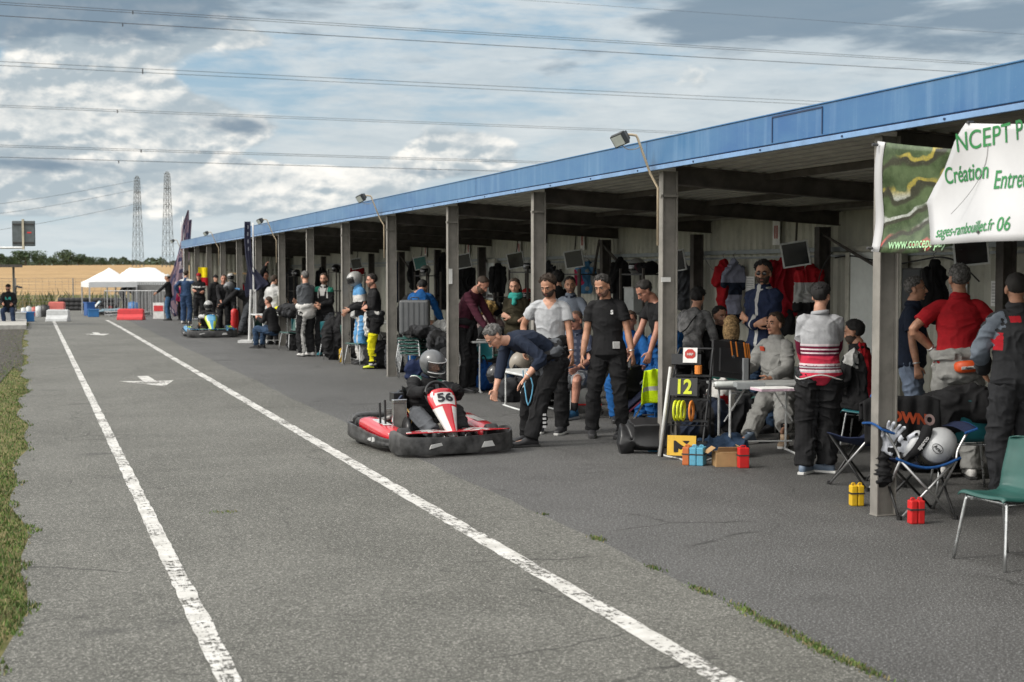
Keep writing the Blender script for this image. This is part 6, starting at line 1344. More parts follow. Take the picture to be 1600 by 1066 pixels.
# gloves
gt = thing('racing_gloves', 'pair of white and black racing gloves on the left side of the camping chair', 'gloves', onchair(.19, .04, .52), crz)
gw = cloth('glove_white', (.55, .57, .62)); rnd = random.Random(3)
for k, (ox, oz, a) in enumerate(((.03, .03, -20), (-.05, -.02, -70))):
    m = MB(); M_ = Matrix.Translation((ox, .02 * k, oz)) @ Matrix.Rotation(R(a), 4, 'Y'); n0_ = len(m.v)
    m.loft([((0, 0, -.09), (1, 0, 0), (0, 1, 0), .038, .022), ((0, 0, -.03), (1, 0, 0), (0, 1, 0), .035, .02), ((0, 0, .05), (1, 0, 0), (0, 1, 0), .05, .018)], n=12)
    for j in range(4): m.tube([(-.036 + .024 * j, 0, .04), (-.05 + .034 * j, .01, .09), (-.06 + .042 * j, .035 + .01 * (j % 2), .125)], [.013, .013, .009], 8, 2, round_=True)
    m.tube([(.03, 0, -.02), (.065, .015, .01), (.08, .02, .045)], [.014, .013, .010], 8, 2, round_=True); m.xf(M_, n0_); vox(m, 'glove', [gw, BK] if k else gw, gt, .006, 1, .008, (15, 15, 15), (lambda c, i: (vnoise(c * 28) > .55).astype(int)) if k else None)
# black shirt over the back with orange lettering upside down
sh = thing('draped_shirt', 'black shirt with upside down orange lettering draped over the camping chair back', 'shirt', onchair(.0, -.33, .78), crz)
def drp(u, v):
    x = (.5 - u) * .60; q = (v - .35) * 1.5; 
    if q < 0: y, z = .0 - .05 * (1 - math.cos(q)), -(.35 - v) * 1.2 * .35; y = -.03
    else: y, z = .035 + .14 * q * .4, -q * .32
    return (x * (1 - .05 * v) + .02, y + .018 * math.sin(u * 16) * v + .012 * math.sin(u * 31 + v * 4), z + .035 + .03 * math.sin(u * PI) - .05 * abs(u - .5) + .015 * math.sin(u * 9))
MB().grid(drp, 30, 20, .012).build('shirt_cloth', BK, sh, smooth=True)
for k, (s_, cc, sx) in enumerate((('DWN', (.62, .10, .03), 1.0), ('O', (.55, .40, .38), .9))):
    me = text_mesh(s_, .105, 'LEFT', .001, .006, sx)
    for v in me.vertices: x, z = v.co.x, v.co.y; v.co = Vector((.115 - x - (.25 if k else 0), .105 + .02 * math.sin((.5 - (.17 - x) / .6) * 16) * .4 + (.01), -.085 + z - .12 * (x + (.235 if k else 0)) ))
    me.materials.clear(); me.materials.append(mat('orange_ink%d' % k, cc, .7)); o = bpy.data.objects.new('lettering', me); COL.objects.link(o); o.parent = sh
heap('black_sleeve', 'black cloth hanging off the left side of the camping chair', 'jacket', onchair(.27, .05, .22), (.09, .09, .26), BK, 5, crz, .010, n=5)
camp_chair('folding stool with a teal edge and black legs behind the nearest column', at(1358, 11.3), face_rot(30), full=False)
# big black jacket on a chair
q = at(1507, 11.05); shell_chair('teal chair buried under the big black jacket', q, face_rot(170), teal2); heap('black_jacket', 'big black jacket thrown over a chair behind the camping chair', 'jacket', q + Vector((0, .02, .46)), (.62, .45, .42), BK, 2, face_rot(0), .014, wr=.02, n=9)
q = at(1352, 13.45); shell_chair('teal chair with the seated man in black and red on it', q + Vector((.02, -.02, 0)), face_rot(-116), teal2)
# ballast blocks
yel = plast('block_yellow', (.62, .38, .01), .5, grime=.35); rd_ = plast('block_red', (.55, .015, .015), .45, grime=.25); blu_ = plast('block_blue', (.02, .22, .40), .5, grime=.35); gry_ = plast('block_grey', (.05, .055, .06), .6); org_ = plast('block_orange', (.45, .12, .03), .55, grime=.3)
ballast('yellow ballast block pair standing in front of the nearest column', gp(1338, 790), face_rot(6), yel, 2, .048, .07, .155)
ballast('red ballast block pair under the camping chair', gp(1431, 818), face_rot(10), rd_, 2, .050, .07, .165)
ballast('light blue and orange ballast blocks at the foot of the lap board rack', gp(1085, 726), face_rot(-20), plast('block_skyblue', (.09, .32, .45), .5, grime=.45), 3, .062, .16, .165, m2=org_)
ballast('single red ballast block to the right of the cardboard box', gp(1161, 731), face_rot(8), rd_, 1, .095, .075, .185)
ballast('bright blue ballast block behind the foot of the second column', gp(1021, 705), face_rot(-8), blu_, 1, .11, .09, .165)
ballast('blue and yellow ballast blocks at the foot of a far column', gp(538, 566), face_rot(10), blu_, 2, .10, .12, .26, m2=yel)
# cardboard box with clothes
cb = thing('cardboard_box', 'small open cardboard box between the blue and the red ballast blocks', 'box', gp(1133, 728), face_rot(6)); cbm = mat('cardboard', (.36, .22, .10), .85, var=.1)
MB().box((0, 0, .065), (.21, .16, .13)).build('box_body', cbm, cb, bevel=.003)
for s, a in ((-1, 50), (1, 35)): MB().box((s * .145, 0, .15), (.09, .15, .004), (0, R(s * a), 0)).build('flap', cbm, cb)
MB().box((0, .08, .16), (.18, .004, .06), (R(-40), 0, 0)).build('flap', cbm, cb)
heap('folded_jeans', 'dark blue jeans heaped behind the cardboard box', 'clothes', gp(1128, 712), (.42, .30, .22), JEAND, 8, face_rot(0), .009, wr=.03)
# ------------------------------------------------------------ folding table, monitor, rack
tb = at(1187, 13.35); trz = face_rot(6); table('small grey folding table with a monitor and papers in front of the grey race suit', tb, trz, .92, .50, .70, plast('table_grey', (.36, .37, .365), .5)); TM = Matrix.Translation(tb) @ Matrix.Rotation(trz, 4, 'Z')
def ont(px, py, z): r = gp(px, py, z); return r
mt = thing('computer_monitor', 'large black computer monitor with orange bands, seen from behind on the table', 'monitor', dp(1142, 563, 13.55), face_rot(205)); mk = plast('monitor_black', (.018, .018, .02), .45)
Mm = Matrix.Rotation(R(-9), 4, 'X') @ Matrix.Rotation(R(7), 4, 'Y')
MB().box((0, 0, 0), (.44, .035, .36)).box((0, -.02, -.01), (.30, .03, .24)).xf(Mm).build('monitor_case', mk, mt, bevel=.008); MB().box((0, .02, 0), (.40, .004, .32)).xf(Mm).build('display', mat('lcd_lit', (.03, .035, .04), .15), mt)
orb = mat('orange_band', (.62, .20, .03), .6)
for x in (-.20, -.178, -.156, -.134, -.04, .02): MB().box((-x, -.019 - (.02 if abs(x) < .14 else 0), .11), (.011, .006, .15), (0, R(-10), 0)).xf(Mm).build('orange_band', orb, mt)
MB().box((.13, -.06, -.15), (.06, .03, .34)).box((.10, -.04, -.325), (.2, .16, .015)).build('stand', plast('stand_grey', (.25, .26, .27), .5), mt, bevel=.004)
text('e', .05, mat('ink_grey', (.3, .3, .3), .6), mt, (-.0, -.042, .04), (PI / 2, 0, 0), 'badge', bold=.002)
o = thing('paper_roll', 'pale plastic wrapped roll on the near corner of the folding table', 'roll', ont(1148, 606, .72), face_rot(8)); MB().tube([(-.17, 0, .03), (.17, 0, .03)], .03, 14, round_=True).build('roll', plast('roll_white', (.50, .52, .50), .35), o, smooth=True); MB().tube([(.165, 0, .03), (.205, 0, .03)], .02, 10).build('roll_end', LGR, o)
o = thing('control_box', 'grey control box beside the monitor foot', 'box', ont(1166, 607, .715), face_rot(5)); MB().box((.0, .1, .035), (.26, .14, .06)).build('box_shell', plast('box_grey', (.22, .235, .24), .5), o, bevel=.004); MB().box((.2, .1, .012), (.2, .13, .02)).build('keyboard', mk, o, bevel=.003)
o = thing('timing_sheets', 'thick stack of timing sheets with pink edges on the table', 'papers', ont(1207, 611, .715), face_rot(14)); MB().box((0, .02, .018), (.34, .24, .022)).build('sheet_stack', cloth('sheet_pink', (.50, .36, .42)), o, bevel=.003); MB().box((0, .02, .031), (.335, .235, .003), (0, 0, R(2))).build('top_sheet', paper, o)
rk = at(1075, 13.05); rrz = face_rot(-14)
t = thing('lap_board_rack', 'black leaning ladder rack holding yellow pit board numbers', 'rack', rk, rrz); fr_ = metal('rack_black', (.025, .026, .028), .45, .4); wt = plast('tube_white', (.52, .52, .50), .45)
W = .185
for s in (-1, 1): MB().tube([(s * W + .03, .18, .02), (s * (W - .005) - .02, -.02, .62), (s * (W - .02) - .06, -.10, .98), (s * (W - .03) - .08, -.13, 1.04)], .011, 8, 3).build('rail', fr_, t, smooth=True)
for s in (-1, 1): MB().tube([(s * W, -.28, .02), (s * (W - .02) - .05, -.10, .90)], .009, 8).build('rear_rail', fr_, t, smooth=True)
MB().tube([(-W - .045, -.13, 1.035), (W - .11, -.13, 1.035)], .011, 8).build('top_bar', fr_, t)
for z, y in ((.16, .13), (.36, .07), (.56, .0), (.78, -.05)): MB().box((-.02 - z * .03, y - .03, z), (2 * W - .02, .10, .018)).build('shelf', fr_, t)
for z in (.12, .32, .74): MB().tube([(-W - .02, .19 - z * .3, z), (W - .02, .19 - z * .3, z)], .005, 6).build('cross_bar', fr_, t)
MB().tube([(W + .05, .20, .03), (W - .02, -.03, .86)], .016, 10).build('white_tube', wt, t, smooth=True)
ylw = plast('digit_yellow', (.55, .60, .02), .5); obk = plast('plate_black', (.02, .02, .02), .5)
MB().box((.03, .045, .68), (.26, .012, .17), (R(12), 0, 0)).build('number_plate', obk, t); text('12', .19, ylw, t, (.03, .058, .675), (PI / 2 - R(12), 0, PI), 'number', bold=.006, sx=.85)
pl_ = MB().box((.03, .175, .135), (.27, .014, .19), (R(12), 0, R(0))).build('yellow_plate', plast('plate_yellow', (.60, .36, .02), .5, grime=.3), t); text('2', .20, obk, t, (.03, .189, .13), (PI / 2 - R(12), R(90), PI), 'number', bold=.012)
for k, (m_, x) in enumerate(((ylw, .10), (ylw, .065), (ylw, .03), (orb, -.05))): mb_ = MB(); mb_.tube([(x + .012 * math.cos(a), .09 + .06 * math.cos(a), .455 + .085 * math.sin(a)) for a in np.linspace(0, 2 * PI, 19)[:-1]], .012, 6, closed=True, flat=1.6); mb_.build('tape_roll', m_, t, smooth=True)
MB().box((.02, -.085, .93), (.28, .06, .10), (R(12), 0, 0)).build('tray', fr_, t)
MB().box((-.02, -.045, .975), (.135, .006, .145), (R(14), 0, 0)).build('notice', paper, t); m = MB(); m.prism([(-.02 + .052 * math.cos(PI / 8 + k * PI / 4), .985 + .052 * math.sin(PI / 8 + k * PI / 4)) for k in range(8)], -.046, -.034, 'Y'); m.build('notice_octagon', plast('notice_red', (.5, .05, .04), .6), t)
text('HRP', .032, paper, t, (-.02, -.031, .985), (PI / 2, 0, PI), 'notice_lettering', bold=.001)
MB().tube([(-.10, -.03, .80), (-.10, -.03, .88)], .035, 12).build('orange_cup', orb, t)
o = MB().tube([(Vector(c)[0], Vector(c)[1], .01) for c in (gp(1050, 700), gp(1033, 708), gp(1040, 714), gp(1060, 718), gp(1078, 724), gp(1100, 722), gp(1118, 716))], .008, 6, 4).build('cable', mat('cable_white', (.55, .55, .53), .5)); tag(o, 'white cable lying on the asphalt round the foot of the rack', 'cable')
# black moulded seat beside the second column
o = thing('moulded_seat', 'black moulded plastic seat lying on its back left of the second column', 'seat', gp(1004, 704), face_rot(0))
m = MB(); pr_ = [(.20, .012), (.10, .02), (.03, .06), (-.02, .14), (.0, .02)]
def bk_(u, v):
    P_ = [(.27, .09), (.19, .035), (.09, .015), (.0, .012), (-.12, .012), (-.24, .012)]; Q_ = [(.27, .09), (.235, .15), (.19, .25), (.155, .33), (.0, .345), (-.24, .345)]
    k = v * 5; i = min(4, int(k)); f = k - i; a = [P_[i][j] * (1 - f) + P_[i + 1][j] * f for j in (0, 1)]; b = [Q_[i][j] * (1 - f) + Q_[i + 1][j] * f for j in (0, 1)]
    return (a[0] * (1 - u) + b[0] * u, .12 - .03 * math.sin(PI * u) , a[1] * (1 - u) + b[1] * u)
m.grid(bk_, 10, 20, .20); vox(m, 'seat_shell', plast('moulded_black', (.014, .014, .015), .42), o, .009, 6)
for (x, z) in ((.22, .10), (.0, .345)): MB().tube([(x, -.07, z), (x - .12, -.07, z + .004)], .008, 6).build('rim', plast('moulded_black', (.014, .014, .015), .42), o)
# hi-vis vest on a folding chair
q = at(1012, 15.6); t = thing('folding_chair', 'folded garden chair with white tubes and a pink and navy seat', 'chair', q, face_rot(0))
for a, b in (((.0, 0, .62), (.42, .1, .30)), ((.0, .05, .52), (.40, .15, .18)), ((-.02, .2, 0), (-.05, .2, .42)), ((.30, .2, 0), (.10, .2, .42))): MB().tube([(-a[0], a[1], a[2]), (-b[0] + .25 if 0 else b[0], b[1], b[2])] if 0 else [(a[0] - .1, a[1], a[2] + .05), (b[0] - .1, b[1], b[2])], .011, 8).build('tube', whl, t)
MB().grid(lambda u, v: (-.12 + u * .40, .02 + v * .3, .62 - u * .36 - .04 * v), 8, 6, .012).build('sling_seat', cloth('sling_dark', (.025, .03, .06)), t, smooth=True)
MB().grid(lambda u, v: (-.10 + u * .38, .06 + v * .3, .52 - u * .34), 8, 6, .012).build('sling_back', cloth('sling_pink', (.22, .05, .09)), t, smooth=True)
hv = thing('high_vis_vest', 'fluorescent yellow vest with grey stripes hanging on the folding chair', 'vest', dp(1022, 600, 15.2), face_rot(0)); m = MB(); m.grid(lambda u, v: (-.10 + u * .20 + .05 * v * (1 if u > .5 else -1.2), .02 + .03 * math.sin(u * 12 + v * 3), .17 - v * .38 - .05 * abs(u - .5)), 14, 16, .012)
for i in range(14 * 16): m.m[i] = 1 if (i // 14) in (8, 9) or (i % 14) in (3,) and i // 14 < 8 else 0
m.build('vest_cloth', [cloth('hivis', (.55, .75, .01)), LGR], hv, smooth=True)
# ------------------------------------------------------------ screens, signs, hanging clothes on the back wall
sc = [(1517, 391, 'small black screen hanging behind the banner, above the red polo shirt', 6, 0), (1243, 397, 'small tilted screen in front of the hanging red jackets', 9, 0), (1053, 408, 'small screen mostly hidden behind the second column', 9, 0), (897, 405, 'small screen above the black t-shirt man\'s left, near the shelf', 9, 0), (806, 407, 'small screen above the woman with the turquoise scarf', 10, 0), (725, 408, 'small screen right of the column with a paper note', 9, 0), (657, 411, 'small screen with a green display above the royal blue race suit', 10, 1), (557, 412, 'small far screen above the silver helmet', 10, 0)]
for px, py, lb, rl, g_ in sc:
    p = pX(px, py, 9.35); screen(lb, p, face_rot(-18), -6, .36, .33, roll=rl, on=mat('lcd_green', (.02, .14, .13), .2) if g_ else None)
for px, py, lb in ((1213, 364, 'white card with two red strokes above the nearest tilted screen'), (910, 377, 'white card with two red strokes above the screen by the shelf'), (811, 388, 'white card with two red strokes above the scarf woman\'s screen'), (732, 389, 'white card with two red strokes right of the noted column'), (665, 392, 'white card with two red strokes above the green screen')):
    p = pX(px, py, 9.98); t = thing('bay_sign', lb, 'sign', p, -PI / 2, 'white cards with red strokes on the cladding'); MB().box((0, 0, 0), (.20, .006, .34)).build('card', paper, t); text('II', .25, mat('sign_red', (.40, .05, .04), .7), t, (0, -.006, 0), (PI / 2, 0, 0), 'strokes', bold=.006, sx=.9)
for px, py, w_, h_, lb in ((1172, 447, .26, .28, 'paper list pinned to the cladding left of the sunglasses man'), (1205, 452, .16, .22, 'paper list just right of the sunglasses man'), (1497, 452, .32, .30, 'paper table pinned up left of the red polo man\'s neck'), (1556, 459, .16, .28, 'lilac paper sheet on the wall right of the red polo man')):
    p = pX(px, py, 9.99); t = thing('pinned_paper', lb, 'paper', p, -PI / 2); MB().box((0, 0, 0), (w_, .005, h_)).build('sheet', paper, t)
    for k in range(7): MB().box((0, -.004, h_ * (.38 - k * .12)), (w_ * .8, .001, .008)).build('printed_row', mat('ink_grey', (.3, .3, .3), .6), t)
def hung(lb, px0, px1, py0, py1, mats, fn=None, X=9.85, cat='shirt', name='hanging_shirt', slv=True, seed=1, topw=.12):
    p = pX((px0 + px1) / 2, py0, X); F = p.x * ST + p.y * CT; w = (px1 - px0) * F / FPX * .56; h = (py1 - py0) * F / FPX
    m = MB(); m.pid = 1; U, Wv = (math.cos(-PI / 2 + YAW), math.sin(-PI / 2 + YAW), 0), (0, 0, 1)
    u = Vector((CT, -ST, 0)); v = Vector((ST, CT, 0)); c = lambda z: (0, 0, -z)
    m.loft([(c(.0), u, v, .03, .03), (c(h * .06), u, v, w * topw * 4, .045), (c(h * .14), u, v, w * .88, .06), (c(h * .4), u, v, w * .80, .07), (c(h * .75), u, v, w * .85, .07), (c(h), u, v, w * .9, .06)], n=20, sub=3)
    if slv: m.pid = 2; [m.tube([tuple(u * (s * w * .72) + Vector((0, 0, -h * .12))), tuple(u * (s * w * .98) + Vector((0, 0, -h * .38))), tuple(u * (s * w * .93) + Vector((0, 0, -h * (.42 if slv == 1 else .78))))], [.06, .06, .055], 10, 3) for s in (-1, 1)]
    t = thing(name, lb, cat, p, 0); vox(m, 'garment', mats, t, .012, 3, .04, (12, 12, 4), fn, seed=seed)
    MB().tube([(0, 0, -.01), (0, 0, .05), (.0, .03, .09), (.02, .0, .12)], .004, 5, 3).build('hanger', chrd, t); return t
hung('dark red t-shirt hanging on the wall right of the third rear column', 1122, 1140, 408, 490, RED, seed=3)
hung('white and navy shirt hanging beside the dark red t-shirt', 1137, 1158, 408, 500, [cloth('shirt_violet', (.22, .23, .30)), NV], lambda c, i: (((c[:, 2] < -.32) & (c[:, 2] > -.5)) | (c[:, 2] < -.78)).astype(int), seed=5)
hung('big red race jacket hanging behind the tilted screen', 1206, 1252, 400, 490, cloth('jacket_red', (.24, .008, .016)), slv=2, seed=7, X=9.75)
hung('red race suit with white panel hanging above the striped sweater', 1250, 1280, 415, 505, [RED, LGR, BK], lambda c, i: np.where(c[:, 2] < -.48, 2, np.where((c[:, 2] < -.22), 1, 0)), slv=2, seed=9, X=9.6)
hung('black garment hanging below the red jacket', 1222, 1244, 470, 520, BK, slv=False, seed=10, X=9.8, name='hanging_trousers', cat='trousers')
hung('long black coat hanging left of the noted column', 686, 700, 395, 480, BK, slv=2, seed=11)
hung('black jacket hanging right of the noted column', 716, 740, 415, 465, BK, slv=2, seed=12, cat='jacket', name='hanging_jacket')
hung('black jacket hanging above the royal blue race suit', 641, 652, 405, 450, BK, slv=2, seed=13, cat='jacket', name='hanging_jacket')
hung('pale blue and white suit hanging beside the shelf of the bay with the screen', 905, 925, 405, 455, [LGR, cloth('pale_blue', (.10, .27, .50)), PNK], lambda c, i: np.minimum(2, (vnoise(c * 9) * 3).astype(int)), slv=2, seed=14)
o = thing('fuse_box', 'black electrical cabinet on the wall behind the navy polo man', 'cabinet', pX(1432, 452, 9.95), -PI / 2); MB().box((0, 0, 0), (.38, .14, .50)).build('cabinet_body', obk, o, bevel=.006); MB().box((0, -.075, .0), (.34, .01, .46)).build('cabinet_door', gry_, o); MB().box((.12, -.085, .0), (.02, .02, .06)).build('handle', chrd, o)
o = MB().tube([tuple(pX(a, b, 9.9)) for a, b in ((1305, 403), (1330, 400), (1360, 406), (1400, 412), (1430, 408), (1470, 402), (1500, 412), (1530, 440))], .010, 6, 5).build('wall_cable', mat('cable_black', (.015, .015, .015), .6)); tag(o, 'black cable sagging over the white door and along the wall', 'cable')
o = MB().tube([tuple(pX(a, b, 9.9)) for a, b in ((1098, 388), (1102, 405), (1112, 420), (1120, 423))], .008, 6, 5).build('wall_cable', mat('cable_grey', (.3, .3, .28), .6)); tag(o, 'pale loop of cable left of the hanging red t-shirt', 'cable')
o = MB().tube([tuple(pX(a, b, 9.5)) for a, b in ((1300, 395), (1290, 410), (1282, 428), (1278, 445))], .007, 6, 5).build('wall_cable', mat('cable_black', (.015, .015, .015), .6)); tag(o, 'thin black cable dropping beside the rear column above the striped sweater', 'cable')
# ------------------------------------------------------------ shelves, tables and kit in the bays
def shelf(lb, px, X=9.45, w=1.0, hs=(.5, 1.1, 1.74)):
    p = pX(px, 428, X); p.z = 0; t = thing('shelf_rack', lb, 'shelf', p, -PI / 2)
    for sx in (-1, 1):
        for sy in (-1, 1): MB().box((sx * w / 2, sy * .18, hs[-1] / 2 + .05), (.035, .035, hs[-1] + .1)).build('post', dark, t)
    for h in hs: MB().box((0, 0, h), (w - .04, .36, .025)).build('shelf_board', obk, t)
    return p
def helm(lb, p, a, cols, tilt=0): t = thing('race_helmet', lb, 'helmet', p, a); helmet_mb(t, Matrix.Translation((0, 0, .118)) @ Matrix.Rotation(R(tilt), 4, 'X'), cols, name='helmet_shell'); return t
p = shelf('black shelf with a silver helmet on top, left of the second column', 1003, w=.9); helm('silver and black helmet on top of the shelf left of the second column', p + Vector((0, .18, 1.755)), face_rot(-50), (hgrey, hblk, vis)); heap('maroon_jacket', 'folded maroon and black kit on top of the same shelf as the silver helmet', 'clothes', p + Vector((0, -.28, 1.755)), (.36, .34, .2), BURG, 4, 0, .014, mats2=[BK])
MB_ = thing('clear_crate', 'pale translucent crate standing on the shelf below the silver helmet', 'crate', p + Vector((-.02, .15, 1.115)), -PI / 2); MB().box((0, 0, .2), (.38, .3, .4)).build('crate_body', plast('crate_clear', (.42, .44, .43), .3), MB_, bevel=.01); MB().box((0, 0, .41), (.40, .32, .02)).build('lid', LGR, MB_)
p = shelf('black shelf rack behind the grey t-shirt man', 905, w=.95); p = shelf('black shelf rack between the scarf woman and the third column', 823, w=1.1, hs=(.6, 1.2, 1.78)); helm('white helmet on the shelf above the scarf woman', p + Vector((0, -.25, 1.795)), face_rot(-60), (hwht, hblk, vis)); helm('red and white helmet on the middle shelf beside the scarf woman', p + Vector((-.12, -.36, 1.215)), face_rot(-30), (plast('helmet_red', (.42, .03, .03), .3), hwht, vis))
shelf('black shelf rack beside the open white door of the far bay', 775, w=.8, hs=(.5, 1.25))
p = shelf('far black shelf rack behind the bearded man in black', 528, w=1.2, hs=(.5, 1.2, 1.8)); helm('black helmet on the far shelf above the bearded man', p + Vector((0, .25, 1.815)), face_rot(-40), (hblk, hblk, vis)); 
p = shelf('far black shelf rack behind the silver helmeted driver', 556, w=.9, hs=(.5, 1.2, 1.7)); heap('red_kit', 'red kit piled on the far shelf below the small far screen', 'clothes', p + Vector((0, 0, 1.715)), (.5, .35, .22), RED, 14, 0, .02)
rest = mat('table_dark_teal', (.03, .10, .09), .5)
TB = [(760, 20.9, 'white topped table the burgundy sweater man leans on', 1.2), (690, 23.6, 'white topped table in front of the royal blue race suit', 1.5), (500, 31.0, 'green edged table behind the grey sweater man', 1.6), (430, 33.8, 'table with a green front beside the bare column foot frame', 1.5), (575, 28.5, 'dark table deep behind the man with yellow trouser panels', 1.4), (840, 17.6, 'low table hidden behind the bending man', 1.0)]
for i, (px, F, lb, w_) in enumerate(TB): 
    p = at(px, F); table(lb, p, 0, w_ * .7, 1.25, .76 if i != 5 else .5)
    rn = random.Random(i); 
def kit(px, py, F, sz, m_, lb, cat='clothes', nm='kit_pile', seed=0, m2=None, z=None): p = dp(px, py, F); heap(nm, lb, cat, Vector((p.x, p.y, p.z if z is None else z)), sz, m_, seed, 0, .014, mats2=m2)
kit(700, 0, 23.4, (.5, .4, .22), BK, 'pile of black and white kit on the table by the royal blue race suit', seed=21, m2=[LGR], z=.76)
kit(455, 0, 31.0, (.6, .5, .35), BK, 'dark pile of helmets and bags on the table left of the grey sweater man', seed=22, m2=[BK2], z=.76)
kit(560, 0, 28.3, (.6, .5, .5), BK, 'black kit heaped on the dark far table', seed=23, m2=[LGR, BK], z=.76)
kit(440, 0, 33.8, (.4, .4, .2), YEL, 'yellow and pale bottles and cloths on the green fronted table', seed=24, m2=[LGR, WH], z=.76)
kit(764, 0, 20.9, (.45, .40, .22), WH, 'pale towels on the table by the burgundy sweater man', seed=25, z=.76, m2=[BK])
# coat with fur hood over a chair
q = at(757, 21.6); shell_chair('teal chair under the fur hooded coat', q, face_rot(20), teal2); fz = heap('hooded_coat', 'pale pink quilted coat with a golden fur hood hung on a chair', 'coat', q + Vector((0, -.1, .72)), (.46, .36, .46), cloth('coat_pink', (.36, .27, .26)), 31, face_rot(0), .010, wr=.03)
heap('fur_hood', 'golden brown fur hood with a dark lining on top of the pale pink coat', 'hood', q + Vector((.02, -.12, 1.10)), (.36, .30, .26), mat('fur', (.25, .16, .05), .95, var=.5, vs=40, bump=1), 32, face_rot(0), .010, wr=.05, mats2=[BK])
shell_chair('teal chair right of the fur hooded coat', at(777, 22.6), face_rot(-60)); shell_chair('teal chair behind the scarf woman', at(792, 21.6), face_rot(-20))
shell_chair('teal chair the bald man in sunglasses sits on', at(906, 17.05), face_rot(-26)); shell_chair('teal chair of the seated blue race suit driver', at(985, 16.7), face_rot(-12)); shell_chair('teal chair under the grey race suit man', at(1217, 14.75), face_rot(-52)); shell_chair('teal chair of the smiling man behind the monitor', at(1121, 16.65), face_rot(28)); shell_chair('teal chair under the blonde person', at(1143, 15.5), face_rot(165))
# stack of chairs with a suitcase
q = gp(648, 590)
for k in range(5): shell_chair('teal chair in the stack under the grey suitcase, %s' % ('lowest of the five', 'second from the bottom', 'middle of the five', 'second from the top', 'topmost of the five')[k], q + Vector((-.012 * k, .0, .062 * k)), face_rot(-14), group='stacked teal chairs')
o = thing('suitcase', 'grey hard suitcase standing on the stack of teal chairs', 'suitcase', q + Vector((.0, -.02, .72)), face_rot(-6)); MB().box((0, 0, .30), (.50, .24, .58)).build('case_shell', plast('suitcase_grey', (.095, .10, .105), .5), o, bevel=.035)
for k in range(5): MB().box((-.18 + k * .09, .124, .30), (.02, .006, .50)).build('rib', gry_, o)
MB().tube([(-.06, 0, .59), (-.06, 0, .63), (.06, 0, .63), (.06, 0, .59)], .010, 6, 3).build('handle', obk, o)
heap('clothes_pile', 'grey and white clothes heaped on the front of the chair stack', 'clothes', q + Vector((.05, -.22, .68)), (.62, .30, .22), cloth('pile_grey', (.20, .19, .185)), 41, face_rot(0), .011, mats2=[BK, BK2])
bag('dark blue sports bag under the stack of teal chairs', gp(655, 596), (.34, .26, .34), cloth('bag_blue', (.010, .017, .05)), face_rot(0))
q = at(694, 22.4); shell_chair('teal chair with dark clothes on it, right of the chair stack', q, face_rot(-30)); shell_chair('teal chair back just behind the clothes chair', at(690, 23.4), face_rot(160)); heap('clothes_pile', 'black, pink and white clothes on the chair right of the stack', 'clothes', q + Vector((0, 0, .46)), (.55, .42, .38), BK, 42, face_rot(0), .012, mats2=[BK2, cloth('pile_pink', (.35, .25, .30))])
for px, F, a, lb, m_ in ((553, 27.2, 150, 'teal green chair left of the silver helmeted driver', teal), (562, 26.4, -40, 'teal chair with white legs and a black coat at the far column', teal), (518, 29.2, 170, 'blue teal chair just behind the grey sweater man', teal2), (527, 28.2, -20, 'teal chair carrying a backpack beside the far column', teal2), (412, 34.2, 60, 'teal chair at the green fronted table', teal), (455, 31.4, -50, 'teal chair under the far kit table', teal), (470, 32.6, 20, 'teal chair deep behind the grey sweater man', teal2)): shell_chair(lb, at(px, F), face_rot(a), m_)
q = at(524, 28.0); heap('backpack', 'tall black backpack leaning on a chair left of the blue and yellow blocks', 'backpack', q, (.5, .4, 1.0), BK, 51, 0, .016, n=10)
q = at(556, 27.0); heap('black_coat', 'long black coat hanging on the far teal chair', 'coat', q + Vector((0, 0, .1)), (.42, .4, .8), BK, 52, 0, .016, n=10)
# water bottle and bags
o = thing('water_bottle', 'large clear water bottle beside the column foot behind the kart driver', 'bottle', gp(738, 609), 0); wb = mat('bottle_plastic', (.36, .44, .47), .12, spec=.6, alpha=.75)
rs = []; 
for r_, z in ((.02, .0), (.085, .004), (.088, .03), (.084, .05), (.088, .07), (.084, .09), (.088, .11), (.084, .13), (.088, .15), (.084, .17), (.088, .19), (.088, .24), (.07, .30), (.035, .35), (.022, .37), (.022, .40)): rs.append([(r_ * math.cos(a), r_ * math.sin(a), z) for a in np.linspace(0, 2 * PI, 19)[:-1]])
MB().rings(rs).build('bottle_body', wb, o, smooth=True); MB().tube([(0, 0, .398), (0, 0, .425)], .024, 12).build('cap', blu_, o)
bag('black rucksack on the ground under the table behind the bending man', gp(790, 604), (.55, .35, .42), BK, face_rot(0)); bag('blue crumpled bag beside the water bottle', at(752, 20.6), (.28, .25, .45), cloth('bag_royal', (.01, .06, .22)), .3); bag('black holdall behind the bending man\'s legs', at(806, 18.9), (.5, .3, .3), BK2, .4)
helm('black helmet lying under the table behind the bending man', at(776, 19.6, .22), face_rot(-60), (hblk, hblk, vis), -30); helm('grey beige helmet under the table beside the bending man\'s shoulder', dp(812, 580, 18.6), face_rot(-90), (plast('helmet_beige', (.26, .23, .19), .4), hblk, vis), -60)
o = thing('board_panel', 'grey board with a black figure six behind the seated man\'s legs', 'board', at(917, 18.3), face_rot(0)); MB().box((0, 0, .19), (.38, .04, .38)).build('panel', plast('board_grey', (.24, .245, .24), .6), o); MB().box((0, 0, .01), (.40, .08, .02)).build('base', rd_, o); text('6', .25, obk, o, (-.07, .024, .16), (PI / 2, 0, PI), 'number', bold=.004); MB().box((.07, .024, .31), (.08, .006, .04)).build('label_patch', obk, o)
bag('black backpack hanging beside the black t-shirt man\'s hand', dp(984, 622, 15.6) - Vector((0, 0, .02)), (.22, .2, .42), BK, .2)
